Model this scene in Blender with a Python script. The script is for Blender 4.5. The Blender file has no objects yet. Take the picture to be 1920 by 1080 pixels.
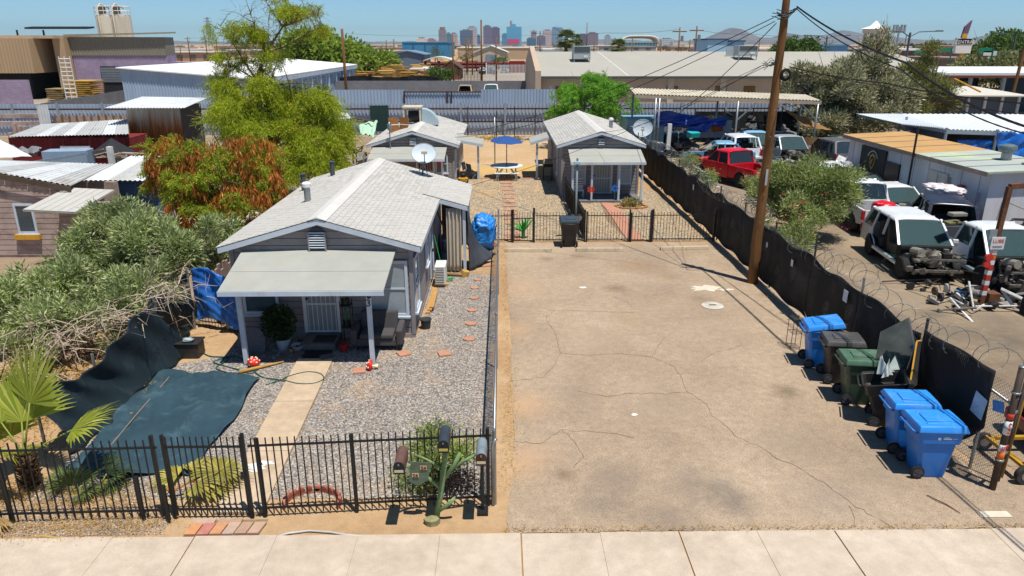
import bpy,bmesh,math,random
import numpy as np
from mathutils import Vector,Matrix,Euler
R=math.radians
rnd=random.Random(7)
nr=np.random.default_rng(11)
sc=bpy.context.scene
col=sc.collection

# ------------------------------------------------------------------ camera
F,H=1350.0,7.5                       # focal length in pixels of a 1920 wide frame, drone height in metres
PITCH=math.atan(458/F)
YAW=math.atan(20/(F*math.cos(PITCH)))
cd=bpy.data.cameras.new('camera');cam=bpy.data.objects.new('camera',cd);col.objects.link(cam)
cd.sensor_fit='HORIZONTAL';cd.sensor_width=36.0;cd.lens=F/1920*36
cd.clip_start=0.1;cd.clip_end=30000
cam.location=(0,0,H);cam.rotation_euler=(R(90)-PITCH,0,-YAW)
sc.camera=cam
# ------------------------------------------------------------------ sky, sun, exposure
SUNV=Vector((0.19,-0.24,1.0)).normalized()
SUN_EL=math.asin(SUNV.z);SUN_AZ=math.atan2(SUNV.x,SUNV.y)
w=bpy.data.worlds.new('World');sc.world=w;w.use_nodes=True
nt=w.node_tree;nt.nodes.clear()
sky=nt.nodes.new('ShaderNodeTexSky');sky.sky_type='NISHITA';sky.sun_disc=False
sky.sun_elevation=SUN_EL;sky.sun_rotation=SUN_AZ
sky.air_density=1.0;sky.dust_density=0.0;sky.ozone_density=1.0;sky.altitude=3000
bg=nt.nodes.new('ShaderNodeBackground');bg.inputs[1].default_value=0.095
wo=nt.nodes.new('ShaderNodeOutputWorld')
tint=nt.nodes.new('ShaderNodeMix');tint.data_type='RGBA';tint.blend_type='MULTIPLY';tint.inputs[0].default_value=1;tint.inputs[7].default_value=(.60,.83,.98,1)
nt.links.new(sky.outputs[0],tint.inputs[6]);nt.links.new(tint.outputs[2],bg.inputs[0]);nt.links.new(bg.outputs[0],wo.inputs[0])
sd=bpy.data.lights.new('sun','SUN');so=bpy.data.objects.new('sun',sd);col.objects.link(so)
sd.energy=4.8;sd.angle=R(0.53);sd.color=(1.0,0.955,0.88)
so.rotation_euler=SUNV.to_track_quat('Z','Y').to_euler();so.location=(5,-5,40)
sc.view_settings.view_transform='Standard';sc.view_settings.look='None'
sc.view_settings.exposure=0.25;sc.view_settings.gamma=1.0;sc.view_settings.use_curve_mapping=False

# ------------------------------------------------------------------ pixel (1920x1080) -> world point at a known plane
_fw=Vector((math.sin(YAW)*math.cos(PITCH),math.cos(YAW)*math.cos(PITCH),-math.sin(PITCH)))
_rt=Vector((math.cos(YAW),-math.sin(YAW),0));_up=_rt.cross(_fw)
def ray(x,y):return _fw+_rt*((x-960)/F)+_up*((540-y)/F)
def G(x,y,z=0.0):
    d=ray(x,y);t=(z-H)/d.z;return Vector((d.x*t,d.y*t,z))
def AY(x,y,Y):
    d=ray(x,y);t=Y/d.y;return Vector((d.x*t,Y,H+d.z*t))
def AX(x,y,X):
    d=ray(x,y);t=X/d.x;return Vector((X,d.y*t,H+d.z*t))

# ------------------------------------------------------------------ materials
def lin(h):
    if not isinstance(h,str):return tuple(h)
    h=h.lstrip('#');o=[]
    for i in(0,2,4):
        c=int(h[i:i+2],16)/255
        o.append(c/12.92 if c<=0.04045 else((c+0.055)/1.055)**2.4)
    return tuple(o)
_M={}
class NB:
    def __init__(s,name):
        s.m=bpy.data.materials.new(name);s.m.use_nodes=True;s.t=s.m.node_tree;s.t.nodes.clear()
        s.out=s.n('ShaderNodeOutputMaterial');s.b=s.n('ShaderNodeBsdfPrincipled')
        s.l(s.b.outputs[0],s.out.inputs[0]);s.pos=s.n('ShaderNodeNewGeometry')
    def n(s,t,**k):
        nd=s.t.nodes.new(t)
        for a,b in k.items():setattr(nd,a,b)
        return nd
    def l(s,a,b):s.t.links.new(a,b)
    def noise(s,scale,detail=4,rough=.6,vec=None,dist=0):
        nd=s.n('ShaderNodeTexNoise');nd.inputs['Scale'].default_value=scale
        nd.inputs['Detail'].default_value=detail;nd.inputs['Roughness'].default_value=rough
        nd.inputs['Distortion'].default_value=dist
        s.l(vec if vec is not None else s.pos.outputs['Position'],nd.inputs['Vector']);return nd.outputs[0]
    def stretch(s,sx,sy,sz):
        nd=s.n('ShaderNodeVectorMath',operation='MULTIPLY');nd.inputs[1].default_value=(sx,sy,sz)
        s.l(s.pos.outputs['Position'],nd.inputs[0]);return nd.outputs[0]
    def ramp(s,fac,stops):
        nd=s.n('ShaderNodeValToRGB');e=nd.color_ramp.elements
        while len(e)<len(stops):e.new(0.5)
        for q,(p,c)in zip(e,stops):q.position=p;q.color=(*c,1)if len(c)==3 else c
        s.l(fac,nd.inputs[0]);return nd.outputs[0]
    def mix(s,fac,a,b,mode='MIX'):
        nd=s.n('ShaderNodeMix',data_type='RGBA',blend_type=mode)
        for i,v in((0,fac),(6,a),(7,b)):
            if hasattr(v,'links'):s.l(v,nd.inputs[i])
            else:nd.inputs[i].default_value=v if i==0 else(*v,1)
        return nd.outputs[2]
    def bump(s,h,strength=.3,dist=.02):
        nd=s.n('ShaderNodeBump');nd.inputs['Strength'].default_value=strength;nd.inputs['Distance'].default_value=dist
        s.l(h,nd.inputs['Height']);s.l(nd.outputs[0],s.b.inputs['Normal'])
    def set(s,rough=.8,metal=0,spec=.3):
        s.b.inputs['Roughness'].default_value=rough;s.b.inputs['Metallic'].default_value=metal
        s.b.inputs['Specular IOR Level'].default_value=spec
def sh(c,k):return tuple(min(1,max(0,v*k))for v in c)
def mat(name,c,rough=.8,var=.14,sc_=2.5,bump=.15,metal=0,spec=.3,island=0.,dirt=None,damt=.5,dscale=.9,fine=45,streak=False,tr=0):
    """general painted / mineral / plastic surface: colour, mottling, dirt with its own shapes, fine relief"""
    if name in _M:return _M[name]
    b=NB(name);c=lin(c);b.set(rough,metal,spec)
    v=b.stretch(1,1,.12)if streak else None
    base=b.ramp(b.noise(sc_,5,.62,v),[(.28,sh(c,1-var)),(.5,c),(.72,sh(c,1+var))])
    f=b.ramp(b.noise(fine,3,.6),[(.3,(1-var*.6,)*3),(.7,(1+var*.0,)*3)])
    base=b.mix(1.0,base,f,'MULTIPLY')
    if island:
        ri=b.ramp(b.pos.outputs['Random Per Island'],[(0,(1-island,)*3),(1,(1,)*3)])
        base=b.mix(1.0,base,ri,'MULTIPLY')
    if dirt:
        dm=b.ramp(b.noise(dscale,6,.7,v,.4),[(.5,(0,0,0)),(.68,(damt,)*3)])
        base=b.mix(dm,base,lin(dirt))
    b.l(base,b.b.inputs['Base Color'])
    if bump:b.bump(b.noise(fine,4,.65),bump,.01)
    if tr:
        t=b.n('ShaderNodeBsdfTranslucent');b.l(base,t.inputs[0]);mx=b.n('ShaderNodeMixShader');mx.inputs[0].default_value=tr
        b.l(b.b.outputs[0],mx.inputs[1]);b.l(t.outputs[0],mx.inputs[2]);b.l(mx.outputs[0],b.out.inputs[0])
    _M[name]=b.m;return b.m
def leafmat(name,cols,tr=.35,rough=.55):
    if name in _M:return _M[name]
    b=NB(name);b.set(rough,0,.25)
    base=b.ramp(b.pos.outputs['Random Per Island'],[(i/max(1,len(cols)-1),lin(c))for i,c in enumerate(cols)])
    big=b.ramp(b.noise(.9,3),[(.3,(.72,.72,.72)),(.7,(1.12,1.1,1.0))])
    base=b.mix(1.0,base,big,'MULTIPLY');b.l(base,b.b.inputs['Base Color'])
    t=b.n('ShaderNodeBsdfTranslucent');b.l(base,t.inputs[0]);mx=b.n('ShaderNodeMixShader');mx.inputs[0].default_value=tr
    b.l(b.b.outputs[0],mx.inputs[1]);b.l(t.outputs[0],mx.inputs[2]);b.l(mx.outputs[0],b.out.inputs[0])
    _M[name]=b.m;return b.m
def glass(name,c,rough=.06,spec=.6,var=.3):
    return mat(name,c,rough,var,1.2,0,0,spec,fine=6)
def facade(name,wall,win,bw=4.,bh=3.5,mortar=.35,rough=.4):
    if name in _M:return _M[name]
    b=NB(name);b.set(rough,0,.5)
    sp=b.n('ShaderNodeSeparateXYZ');b.l(b.pos.outputs['Position'],sp.inputs[0])
    ad=b.n('ShaderNodeMath',operation='ADD');b.l(sp.outputs[0],ad.inputs[0]);b.l(sp.outputs[1],ad.inputs[1])
    cx=b.n('ShaderNodeCombineXYZ');b.l(ad.outputs[0],cx.inputs[0]);b.l(sp.outputs[2],cx.inputs[1])
    br=b.n('ShaderNodeTexBrick');br.offset=0;b.l(cx.outputs[0],br.inputs['Vector'])
    br.inputs['Color1'].default_value=(*lin(win),1);br.inputs['Color2'].default_value=(*sh(lin(win),.6),1);br.inputs['Mortar'].default_value=(*lin(wall),1)
    br.inputs['Scale'].default_value=1;br.inputs['Brick Width'].default_value=bw;br.inputs['Row Height'].default_value=bh
    br.inputs['Mortar Size'].default_value=mortar;br.inputs['Mortar Smooth'].default_value=.1
    b.l(br.outputs[0],b.b.inputs['Base Color']);_M[name]=b.m;return b.m
def blockwall(name,c,bw=.4,bh=.2):
    if name in _M:return _M[name]
    b=NB(name);b.set(.9,0,.2);c=lin(c)
    sp=b.n('ShaderNodeSeparateXYZ');b.l(b.pos.outputs['Position'],sp.inputs[0])
    ad=b.n('ShaderNodeMath',operation='ADD');b.l(sp.outputs[0],ad.inputs[0]);b.l(sp.outputs[1],ad.inputs[1])
    cx=b.n('ShaderNodeCombineXYZ');b.l(ad.outputs[0],cx.inputs[0]);b.l(sp.outputs[2],cx.inputs[1])
    br=b.n('ShaderNodeTexBrick');b.l(cx.outputs[0],br.inputs['Vector'])
    br.inputs['Color1'].default_value=(*c,1);br.inputs['Color2'].default_value=(*sh(c,.84),1);br.inputs['Mortar'].default_value=(*sh(c,.68),1)
    br.inputs['Scale'].default_value=1;br.inputs['Brick Width'].default_value=bw;br.inputs['Row Height'].default_value=bh;br.inputs['Mortar Size'].default_value=.012
    n=b.ramp(b.noise(.5,5),[(.3,(.8,)*3),(.7,(1.05,)*3)])
    b.l(b.mix(1,br.outputs[0],n,'MULTIPLY'),b.b.inputs['Base Color']);b.bump(br.outputs[1],.3,-.01);_M[name]=b.m;return b.m

# ------------------------------------------------------------------ mesh collector
def V(*a):return Vector(a)
def root_off(p):
    o=Vector((0,0,0))
    while p is not None:o+=p.location;p=p.parent
    return o
class MB:
    def __init__(s):s.v=[];s.f=[]
    def add(s,vs,fs):
        k=len(s.v);s.v+=[tuple(p)for p in vs];s.f+=[tuple(i+k for i in f)for f in fs];return s
    def box(s,x0,x1,y0,y1,z0,z1):
        return s.add([(x0,y0,z0),(x1,y0,z0),(x1,y1,z0),(x0,y1,z0),(x0,y0,z1),(x1,y0,z1),(x1,y1,z1),(x0,y1,z1)],
                     [(3,2,1,0),(4,5,6,7),(0,1,5,4),(1,2,6,5),(2,3,7,6),(3,0,4,7)])
    def obox(s,c,size,rz=0,rx=0,ry=0):
        m=Matrix.Translation(c)@Euler((rx,ry,rz)).to_matrix().to_4x4();a,b,d=(q/2 for q in size)
        k=MB().box(-a,a,-b,b,-d,d);return s.add([m@Vector(p)for p in k.v],k.f)
    def bar(s,p,q,wx,wz=None,up=(0,0,1)):
        p,q=Vector(p),Vector(q);wz=wz or wx;d=(q-p).normalized();u=Vector(up)
        if abs(d.dot(u))>.98:u=Vector((0,1,0))
        a=d.cross(u).normalized()*wx/2;b=a.cross(d).normalized()*wz/2
        return s.add([p-a-b,p+a-b,p+a+b,p-a+b,q-a-b,q+a-b,q+a+b,q-a+b],
                     [(0,1,2,3),(7,6,5,4),(0,4,5,1),(1,5,6,2),(2,6,7,3),(3,7,4,0)])
    def tube(s,pts,r,n=6,cap=True,closed=False):
        pts=[Vector(p)for p in pts];m=len(pts);rs=r if hasattr(r,'__len__')else[r]*m;vs=[];ref=None
        for i,p in enumerate(pts):
            d=(pts[min(i+1,m-1)]-pts[max(i-1,0)])
            if closed:d=pts[(i+1)%m]-pts[i-1]
            d=d.normalized()if d.length>1e-9 else Vector((0,0,1))
            if ref is None or abs(ref.dot(d))>.97:ref=Vector((0,0,1))if abs(d.z)<.9 else Vector((1,0,0))
            a=d.cross(ref).normalized();b=d.cross(a);ref=(ref-d*ref.dot(d)).normalized()if i else ref
            for k in range(n):
                t=2*math.pi*k/n;vs.append(p+(a*math.cos(t)+b*math.sin(t))*rs[i])
        fs=[]
        for i in range(m if closed else m-1):
            j=(i+1)%m
            for k in range(n):fs.append((i*n+k,i*n+(k+1)%n,j*n+(k+1)%n,j*n+k))
        if cap and not closed:fs+=[tuple(range(n))[::-1],tuple(range((m-1)*n,m*n))]
        return s.add(vs,fs)
    def cyl(s,p,q,r0,r1=None,n=12):return s.tube([p,q],[r0,r0 if r1 is None else r1],n)
    def lathe(s,prof,n=16,c=(0,0,0),axis='z'):
        vs=[];fs=[];m=len(prof);c=Vector(c)
        for r,z in prof:
            for k in range(n):
                t=2*math.pi*k/n;x,y=r*math.cos(t),r*math.sin(t)
                vs.append(c+Vector({'z':(x,y,z),'y':(x,z,y),'x':(z,x,y)}[axis]))
        for i in range(m-1):
            for k in range(n):fs.append((i*n+k,i*n+(k+1)%n,(i+1)*n+(k+1)%n,(i+1)*n+k))
        fs+=[tuple(range(n))[::-1],tuple(range((m-1)*n,m*n))]
        return s.add(vs,fs)
    def ext(s,poly,vec):
        n=len(poly);vec=Vector(vec);a=[Vector(p)for p in poly]
        return s.add(a+[p+vec for p in a],[tuple(range(n))[::-1],tuple(range(n,2*n))]+[(i,(i+1)%n,n+(i+1)%n,n+i)for i in range(n)])
    def grid(s,fn,nu,nv):
        vs=[fn(i/nu,j/nv)for j in range(nv+1)for i in range(nu+1)];w_=nu+1
        return s.add(vs,[(j*w_+i,j*w_+i+1,(j+1)*w_+i+1,(j+1)*w_+i)for j in range(nv)for i in range(nu)])
    def quad(s,a,b,c,d):return s.add([a,b,c,d],[(0,1,2,3)])
    def blob(s,c,r,n=8,m=6,jit=.15,seed=0):
        q=random.Random(seed);c=Vector(c);r=Vector(r)if hasattr(r,'__len__')else Vector((r,r,r));vs=[]
        for j in range(m+1):
            ph=math.pi*j/m
            for i in range(n):
                t=2*math.pi*i/n;k=1+q.uniform(-jit,jit)
                vs.append(c+Vector((r.x*math.sin(ph)*math.cos(t),r.y*math.sin(ph)*math.sin(t),-r.z*math.cos(ph)))*k)
        vs_f=[(j*n+i,j*n+(i+1)%n,(j+1)*n+(i+1)%n,(j+1)*n+i)for j in range(m)for i in range(n)]
        return s.add(vs,vs_f)
    def corr(s,o,u,v,pitch=.15,amp=.03,thick=None):
        """corrugated sheet from o spanning vectors u (across the ribs) and v (along them)"""
        o,u,v=Vector(o),Vector(u),Vector(v);n=u.cross(v).normalized()*amp;L=u.length;k=max(1,round(L/pitch));vs=[];t=[]
        for i in range(k):
            for a,h in((0,0),(.3,0),(.45,1),(.85,1)):t.append(((i+a)/k,h))
        t.append((1,0))
        for a,h in t:p=o+u*a+n*h;vs+=[p,p+v]
        return s.add(vs,[(2*i,2*i+2,2*i+3,2*i+1)for i in range(len(t)-1)])
    def corrq(s,a,b,c,d,pitch=.15,amp=.03):
        """corrugated sheet on the quad a-b (one end) to d-c (other end)"""
        a,b,c,d=map(Vector,(a,b,c,d));n=(b-a).cross(d-a).normalized()*amp;k=max(1,round((b-a).length/pitch));t=[];vs=[]
        for i in range(k):
            for q,h in((0,0),(.3,0),(.45,1),(.85,1)):t.append(((i+q)/k,h))
        t.append((1,0))
        for q,h in t:vs+=[a.lerp(b,q)+n*h,d.lerp(c,q)+n*h]
        return s.add(vs,[(2*i,2*i+2,2*i+3,2*i+1)for i in range(len(t)-1)])
    def build(s,name,m=None,parent=None,smooth=False,bevel=0,solid=0,sub=0,fix=True):
        off=root_off(parent);me=bpy.data.meshes.new(name)
        me.from_pydata([tuple(Vector(p)-off)for p in s.v],[],s.f)
        if fix:
            bm=bmesh.new();bm.from_mesh(me);bmesh.ops.recalc_face_normals(bm,faces=bm.faces);bm.to_mesh(me);bm.free()
        if m is not None:me.materials.append(m)
        if smooth:me.shade_smooth()if smooth is True else me.shade_smooth()
        if smooth=='auto':me.set_sharp_from_angle(angle=R(40))
        o=bpy.data.objects.new(name,me);col.objects.link(o);o.parent=parent
        if bevel:q=o.modifiers.new('b','BEVEL');q.width=bevel;q.segments=2;q.limit_method='ANGLE';q.angle_limit=R(35)
        if solid:q=o.modifiers.new('s','SOLIDIFY');q.thickness=solid;q.offset=0
        if sub:q=o.modifiers.new('u','SUBSURF');q.levels=q.render_levels=sub
        return o
def tag(o,label=None,cat=None,group=None,kind=None):
    if label:o['label']=label
    if cat:o['category']=cat
    if group:o['group']=group
    if kind:o['kind']=kind
    return o
def thing(name,label,cat,loc=(0,0,0),rz=0,group=None):
    o=bpy.data.objects.new(name,None);col.objects.link(o);o.location=loc;o.rotation_euler=(0,0,rz);o.empty_display_size=.2
    return tag(o,label,cat,group)
def struct(o):o['kind']='structure';return o
def copy_tree(o,parent=None):
    c=o.copy();col.objects.link(c);c.parent=parent
    for ch in list(o.children):copy_tree(ch,c)
    return c
def place(o,loc,rz=0,label=None,group=None):
    o.location=loc;o.rotation_euler=(0,0,rz)
    if label:o['label']=label
    if group:o['group']=group
    return o
def npmesh(name,verts,faces,m,parent=None,k=4):
    """big mesh from numpy arrays; faces (n,k)"""
    me=bpy.data.meshes.new(name);nv,nf=len(verts),len(faces);off=root_off(parent)
    me.vertices.add(nv);me.vertices.foreach_set('co',(np.asarray(verts,np.float64)-np.array(off)).astype(np.float32).ravel())
    me.loops.add(nf*k);me.loops.foreach_set('vertex_index',np.asarray(faces,np.int32).ravel())
    me.polygons.add(nf);me.polygons.foreach_set('loop_start',np.arange(0,nf*k,k,dtype=np.int32))
    me.update(calc_edges=True);me.materials.append(m)
    o=bpy.data.objects.new(name,me);col.objects.link(o);o.parent=parent;return o
def leaves(c,d,L,W,up=None):
    """lance-shaped leaves: centres c, directions d, lengths L, widths W -> verts, faces (two quads folded along the rib share one diamond quad)"""
    n=len(c);d=d/(np.linalg.norm(d,axis=1,keepdims=True)+1e-9)
    r=nr.normal(size=(n,3))if up is None else np.tile(up,(n,1))+nr.normal(size=(n,3))*.35
    s=np.cross(d,r);s/=(np.linalg.norm(s,axis=1,keepdims=True)+1e-9)
    L=np.broadcast_to(L,n)[:,None];W=np.broadcast_to(W,n)[:,None]
    v=np.stack([c,c+d*L*.45+s*W*.5,c+d*L,c+d*L*.45-s*W*.5],1).reshape(-1,3)
    return v,np.arange(4*n).reshape(n,4)
# ================================================================== SETTING: ground, lot, yards, pavement
def ground_mat(name,c1,c2,c3,s1=.35,s2=6,bump=.4,spots=(),fine=60,grit=.12):
    b=NB(name);b.set(.95,0,.15);c1,c2,c3=lin(c1),lin(c2),lin(c3)
    base=b.ramp(b.noise(s1,6,.65,None,.5),[(.3,c1),(.5,c2),(.7,c3)])
    f=b.ramp(b.noise(s2,5,.7),[(.3,(.82,)*3),(.7,(1.08,)*3)]);base=b.mix(1,base,f,'MULTIPLY')
    g=b.ramp(b.noise(fine,2,.5),[(.32,(1-grit*2,)*3),(.5,(1,)*3),(.68,(1+grit,)*3)]);base=b.mix(1,base,g,'MULTIPLY')
    nz=b.noise(2.6,4,.7)
    for(x,y,r,c,a)in spots:
        d=b.n('ShaderNodeVectorMath',operation='DISTANCE');d.inputs[1].default_value=(x,y,0);b.l(b.pos.outputs['Position'],d.inputs[0])
        ad=b.n('ShaderNodeMath',operation='MULTIPLY_ADD');b.l(nz,ad.inputs[0]);ad.inputs[1].default_value=r*1.5;b.l(d.outputs['Value'],ad.inputs[2])
        dv=b.n('ShaderNodeMath',operation='DIVIDE');b.l(ad.outputs[0],dv.inputs[0]);dv.inputs[1].default_value=r*2
        base=b.mix(b.ramp(dv.outputs[0],[(.35,(a,)*3),(1.0,(0,0,0))]),base,lin(c))
    b.l(base,b.b.inputs['Base Color']);b.bump(b.noise(fine*.6,5,.75),bump,.03);_M[name]=b.m;return b.m
def gravel_mat(name,scale,cols,patch):
    b=NB(name);b.set(.9,0,.25)
    v=b.n('ShaderNodeTexVoronoi');v.inputs['Scale'].default_value=scale;b.l(b.pos.outputs['Position'],v.inputs['Vector'])
    sx=b.n('ShaderNodeSeparateColor');b.l(v.outputs['Color'],sx.inputs[0])
    base=b.ramp(sx.outputs[0],[(i/(len(cols)-1),lin(c))for i,c in enumerate(cols)])
    gap=b.ramp(v.outputs['Distance'],[(.25,(1,)*3),(.75,(.42,)*3)]);base=b.mix(1,base,gap,'MULTIPLY')
    pm=b.ramp(b.noise(.55,5,.7,None,.6),[(.52,(0,)*3),(.72,(.75,)*3)]);base=b.mix(pm,base,lin(patch))
    b.l(base,b.b.inputs['Base Color']);b.bump(v.outputs['Distance'],.7,-.02);_M[name]=b.m;return b.m
M_DIRT=ground_mat('dirt','#a58562','#b3936e','#c1a684',.25,4,.5)
M_SAND=ground_mat('sand_yard','#b39268','#bc9e78','#c6ab88',.2,3,.4,[(0.5,45.5,1.6,'#c9a24a',.8),(-1.5,45,1.2,'#c9a24a',.7),(1.6,46,1.3,'#c4a04c',.7),(2.5,44.5,.9,'#c4a04c',.6)])
GR=['#7a7670','#a0968c','#bab0a4','#84878c','#aa988a','#c8c0b6','#7a756e','#9e9086','#b2a79c']
M_GRAVEL=gravel_mat('gravel',21,GR,'#b3936c')
M_GRAVEL2=gravel_mat('gravel_far',16,['#8a7d6d','#b6a287','#cdb896','#9a8b78','#c2a684','#d9c7a6'],'#c49d68')
M_PEB=leafmat('pebbles',['#75706a','#a89e94','#c4bab0','#84888f','#b09e90','#d2cbc2','#978a80','#6a6763','#bcb2a8'],0.0,.8)
p_=lambda x,y,r,c,a:(*G(x,y)[:2],r,c,a)
M_ASPH=ground_mat('weathered_asphalt','#998672','#a7937c','#b4a088',.3,5,.5,[
    p_(1475,735,.38,'#6a5c48',.75),p_(1058,890,.2,'#6f5d48',.7),p_(1155,541,.45,'#73614c',.7),p_(1025,486,.35,'#7a6650',.7),p_(1200,500,.9,'#94795c',.6),
    p_(1150,895,.55,'#7a6e64',.6),p_(1310,910,.7,'#776c62',.6),p_(1375,940,.5,'#655d58',.6),p_(1130,945,.5,'#756b62',.5),p_(1480,830,.8,'#857868',.5),
    p_(975,760,.7,'#bb9874',.75),p_(965,620,.6,'#bb9874',.6),p_(975,540,.8,'#b8997a',.55),p_(1300,470,.8,'#8a7660',.6),p_(1440,555,.35,'#7a6240',.6),p_(1260,520,.4,'#8c7254',.5),p_(1400,490,.6,'#a27a4c',.5),p_(960,870,.6,'#c09a74',.7),p_(1010,850,.5,'#b5967a',.5),p_(1100,640,1.0,'#a8957e',.4),p_(1240,760,.9,'#8f7f6c',.5),p_(1350,620,.8,'#94846f',.45),p_(1180,600,.7,'#9a866c',.5),p_(1080,740,.6,'#8c7d6e',.45),p_(1550,930,.8,'#8a7c70',.5),p_(1250,970,.6,'#786c62',.5),p_(1640,900,.6,'#8f806e',.5),p_(1090,480,.5,'#80705c',.55),p_(1310,560,.35,'#6f604e',.5)],55,.16)
M_JUNK=ground_mat('yard_concrete','#7c6c5a','#8f7f6a','#a29079',.22,4,.4,[p_(1790,625,.7,'#6e6458',.8),p_(1870,600,.8,'#6e6458',.7),p_(1570,470,.5,'#847868',.6),p_(1700,560,.8,'#867a6a',.6),p_(1640,530,.6,'#7c7062',.5),p_(1900,640,1.0,'#5e564c',.7),p_(1750,590,.5,'#5e564c',.6),p_(1760,690,.9,'#8a7c68',.5)])
M_CONC=ground_mat('sidewalk_concrete','#b5a592','#bfaf9c','#c8b9a7',.5,3,.25,(),70,.05)
M_WALK=ground_mat('walk_concrete','#b09a80','#bda78c','#c7b399',.6,4,.3,(),70,.06)
M_ROAD=ground_mat('road_asphalt','#55504a','#605a54','#6b655e',.4,6,.5)
M_SALMON=mat('salmon_paver','#c08a70',.9,.12,6,.3,island=.18,dirt='#a88d74',damt=.5,dscale=3)
M_WHITE=mat('white_paint','#d9d9d6',.6,.06,2,.08,dirt='#a79c8c',damt=.35,dscale=1.3)
M_BLACK=mat('black_iron','#1d1d1f',.5,.2,6,.1,spec=.4)
M_GALV=mat('galvanised_pipe','#9a9ea0',.42,.15,5,.05,metal=.75,spec=.5)
M_WIRE=mat('fence_wire','#8b8d8c',.45,.12,5,0,metal=.7)

def sheet(name,poly,z,m,n=1,jit=0,seed=3):
    """flat sheet; polygon edges may be roughened so that they do not read as ruler lines"""
    q=random.Random(seed);pts=[]
    for i,p in enumerate(poly):
        a,b=Vector((*p[:2],0)),Vector((*poly[(i+1)%len(poly)][:2],0));k=max(1,int((b-a).length/.3))if jit else 1
        nrm=Vector((b.y-a.y,a.x-b.x,0)).normalized();acc=0
        for j in range(k):
            acc=.7*acc+q.uniform(-jit,jit);pts.append(a.lerp(b,j/k)+nrm*(acc if j else 0)+Vector((0,0,z)))
    mb=MB().add(pts,[tuple(range(len(pts)))]);o=mb.build(name,m,fix=False)
    if o.data.polygons[0].normal.z<0:o.data.flip_normals()
    return struct(o)
g=MB().quad((-9000,-3000,0),(9000,-3000,0),(9000,15000,0),(-9000,15000,0)).build('ground',M_DIRT,fix=False);struct(g)
sheet('gravel_yard',[(-8.3,10.75),(-.22,10.8),(-.2,23.2),(-2.3,24.2),(-2.3,18),(-7,18),(-7,16.9),(-8.2,16.3)],.006,M_GRAVEL,jit=.05)
sheet('gravel_courtyard',[(-2.4,28),(8.3,28),(8.2,38.5),(3,41.5),(2.2,42.6),(-1.8,42.4),(-2.4,40)],.006,M_GRAVEL2,jit=.12)
sheet('sand_yard',[(-9,43),(9,43),(9,61),(-9,61)],.003,M_SAND,jit=.2)
M_NBR=ground_mat('neighbour_soil','#85725e','#96826c','#a6937d',.3,3,.5);M_IND=ground_mat('industrial_yard','#8d8070','#9c8f7e','#aa9e8e',.08,1.5,.3)
sheet('neighbour_yard',[(-70,19.2),(-7.4,19.2),(-7.4,43),(-9.1,43.2),(-9.1,63.2),(-70,63.2)],.004,M_NBR,jit=.1)
sheet('industrial_yard',[(-140,63.9),(60,63.9),(90,110),(90,290),(-140,290)],.004,M_IND)
lot=sheet('parking_lot',[(.12,9.74),(8.75,9.74),(15,9.72),(15,10.6),(8.8,11.6),(8.72,27.5),(.12,27.55),(.2,22),(.28,15)],.012,M_ASPH,jit=.03)
sheet('junkyard_slab',[(8.9,11.6),(15,10.9),(60,10.9),(60,66),(8.9,66)],.008,M_JUNK,jit=.04)
struct(MB().quad((-60,1.2,-.02+.03),(60,1.2,.01),(60,8.05,.01),(-60,8.05,.01)).build('road',M_ROAD,fix=False))
struct(MB().box(-60,60,8.05,8.2,0,.05).build('kerb',M_CONC,bevel=.01))
# ---- sidewalk of cast slabs
swk=MB().box(-16,17,8.205,9.715,0,.012).build('sidewalk',mat('joint_soil','#a5814e',.95,.2,4,.5));struct(swk)
jx=[G(x,1008).x for x in(61,214,367,520,672,825,977,1126,1275,1423,1570,1718)]
jx=[jx[0]-1.31*k for k in(6,5,4,3,2,1)]+jx+[jx[-1]+1.3*k for k in(1,2,3,4,5)]
strong={jx[i+6]for i in(2,6,8,10)}
for a,b in zip(jx[:-1],jx[1:]):
    ga=.011 if a in strong else .0016;gb=.011 if b in strong else .0016;k=rnd.uniform(-.004,.004)
    MB().box(a+ga,b-gb,8.21,9.71+rnd.uniform(-.01,.01),.013,.04+k).build('slab',M_CONC,swk,bevel=.0025)
# weeds and dirt along the strong joints and the lot edge: fine straw litter
def straw(name,pts,n,spread,L,m,parent=None,label=None):
    P=np.array([[*p,.02][:3]for p in pts]);i=nr.integers(0,len(P)-1,n);t=nr.random(n)[:,None]
    c=P[i]*(1-t)+P[i+1]*t+np.c_[nr.normal(0,spread,n),nr.normal(0,spread,n),nr.uniform(.015,.04,n)]
    d=np.c_[nr.normal(size=n),nr.normal(size=n),nr.uniform(0,.7,n)]
    v,f=leaves(c,d,nr.uniform(.3,1,n)*L,L*.14);o=npmesh(name,v,f,m,parent);o['kind']='stuff'
    if label:tag(o,label,'litter')
    return o
M_STRAW=leafmat('dry_straw',['#8a6a34','#b58f4c','#d2b06c','#a07a40','#c9a860'],.2)
straw('dry_grass',[(.0,9.78),(9,9.76)],700,.03,.09,M_STRAW,None,'dry straw caught along the seam between sidewalk and parking lot')
straw('dry_grass',[(.12,11),(.2,15),(.16,22),(.1,27)],1500,.11,.08,M_STRAW,None,'dry leaf litter along the foot of the low chain link fence')
straw('dry_grass',[(8.5,11.5),(8.45,16),(8.5,27.5),(8.45,40)],1600,.12,.09,M_STRAW,None,'dry leaf litter along the foot of the black screened fence')
straw('dry_grass',[(-8.6,9.95),(-6.9,9.98),(-5.6,10.05)],2600,.16,.07,M_STRAW,None,'dry yellow grass between the sidewalk and the iron fence')
straw('dry_grass',[(-9.2,10.9),(-8.4,11.0),(-7.2,10.8),(-6.2,10.8)],2600,.25,.1,M_STRAW,None,'brown leaf litter under the young fan palm')
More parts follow.
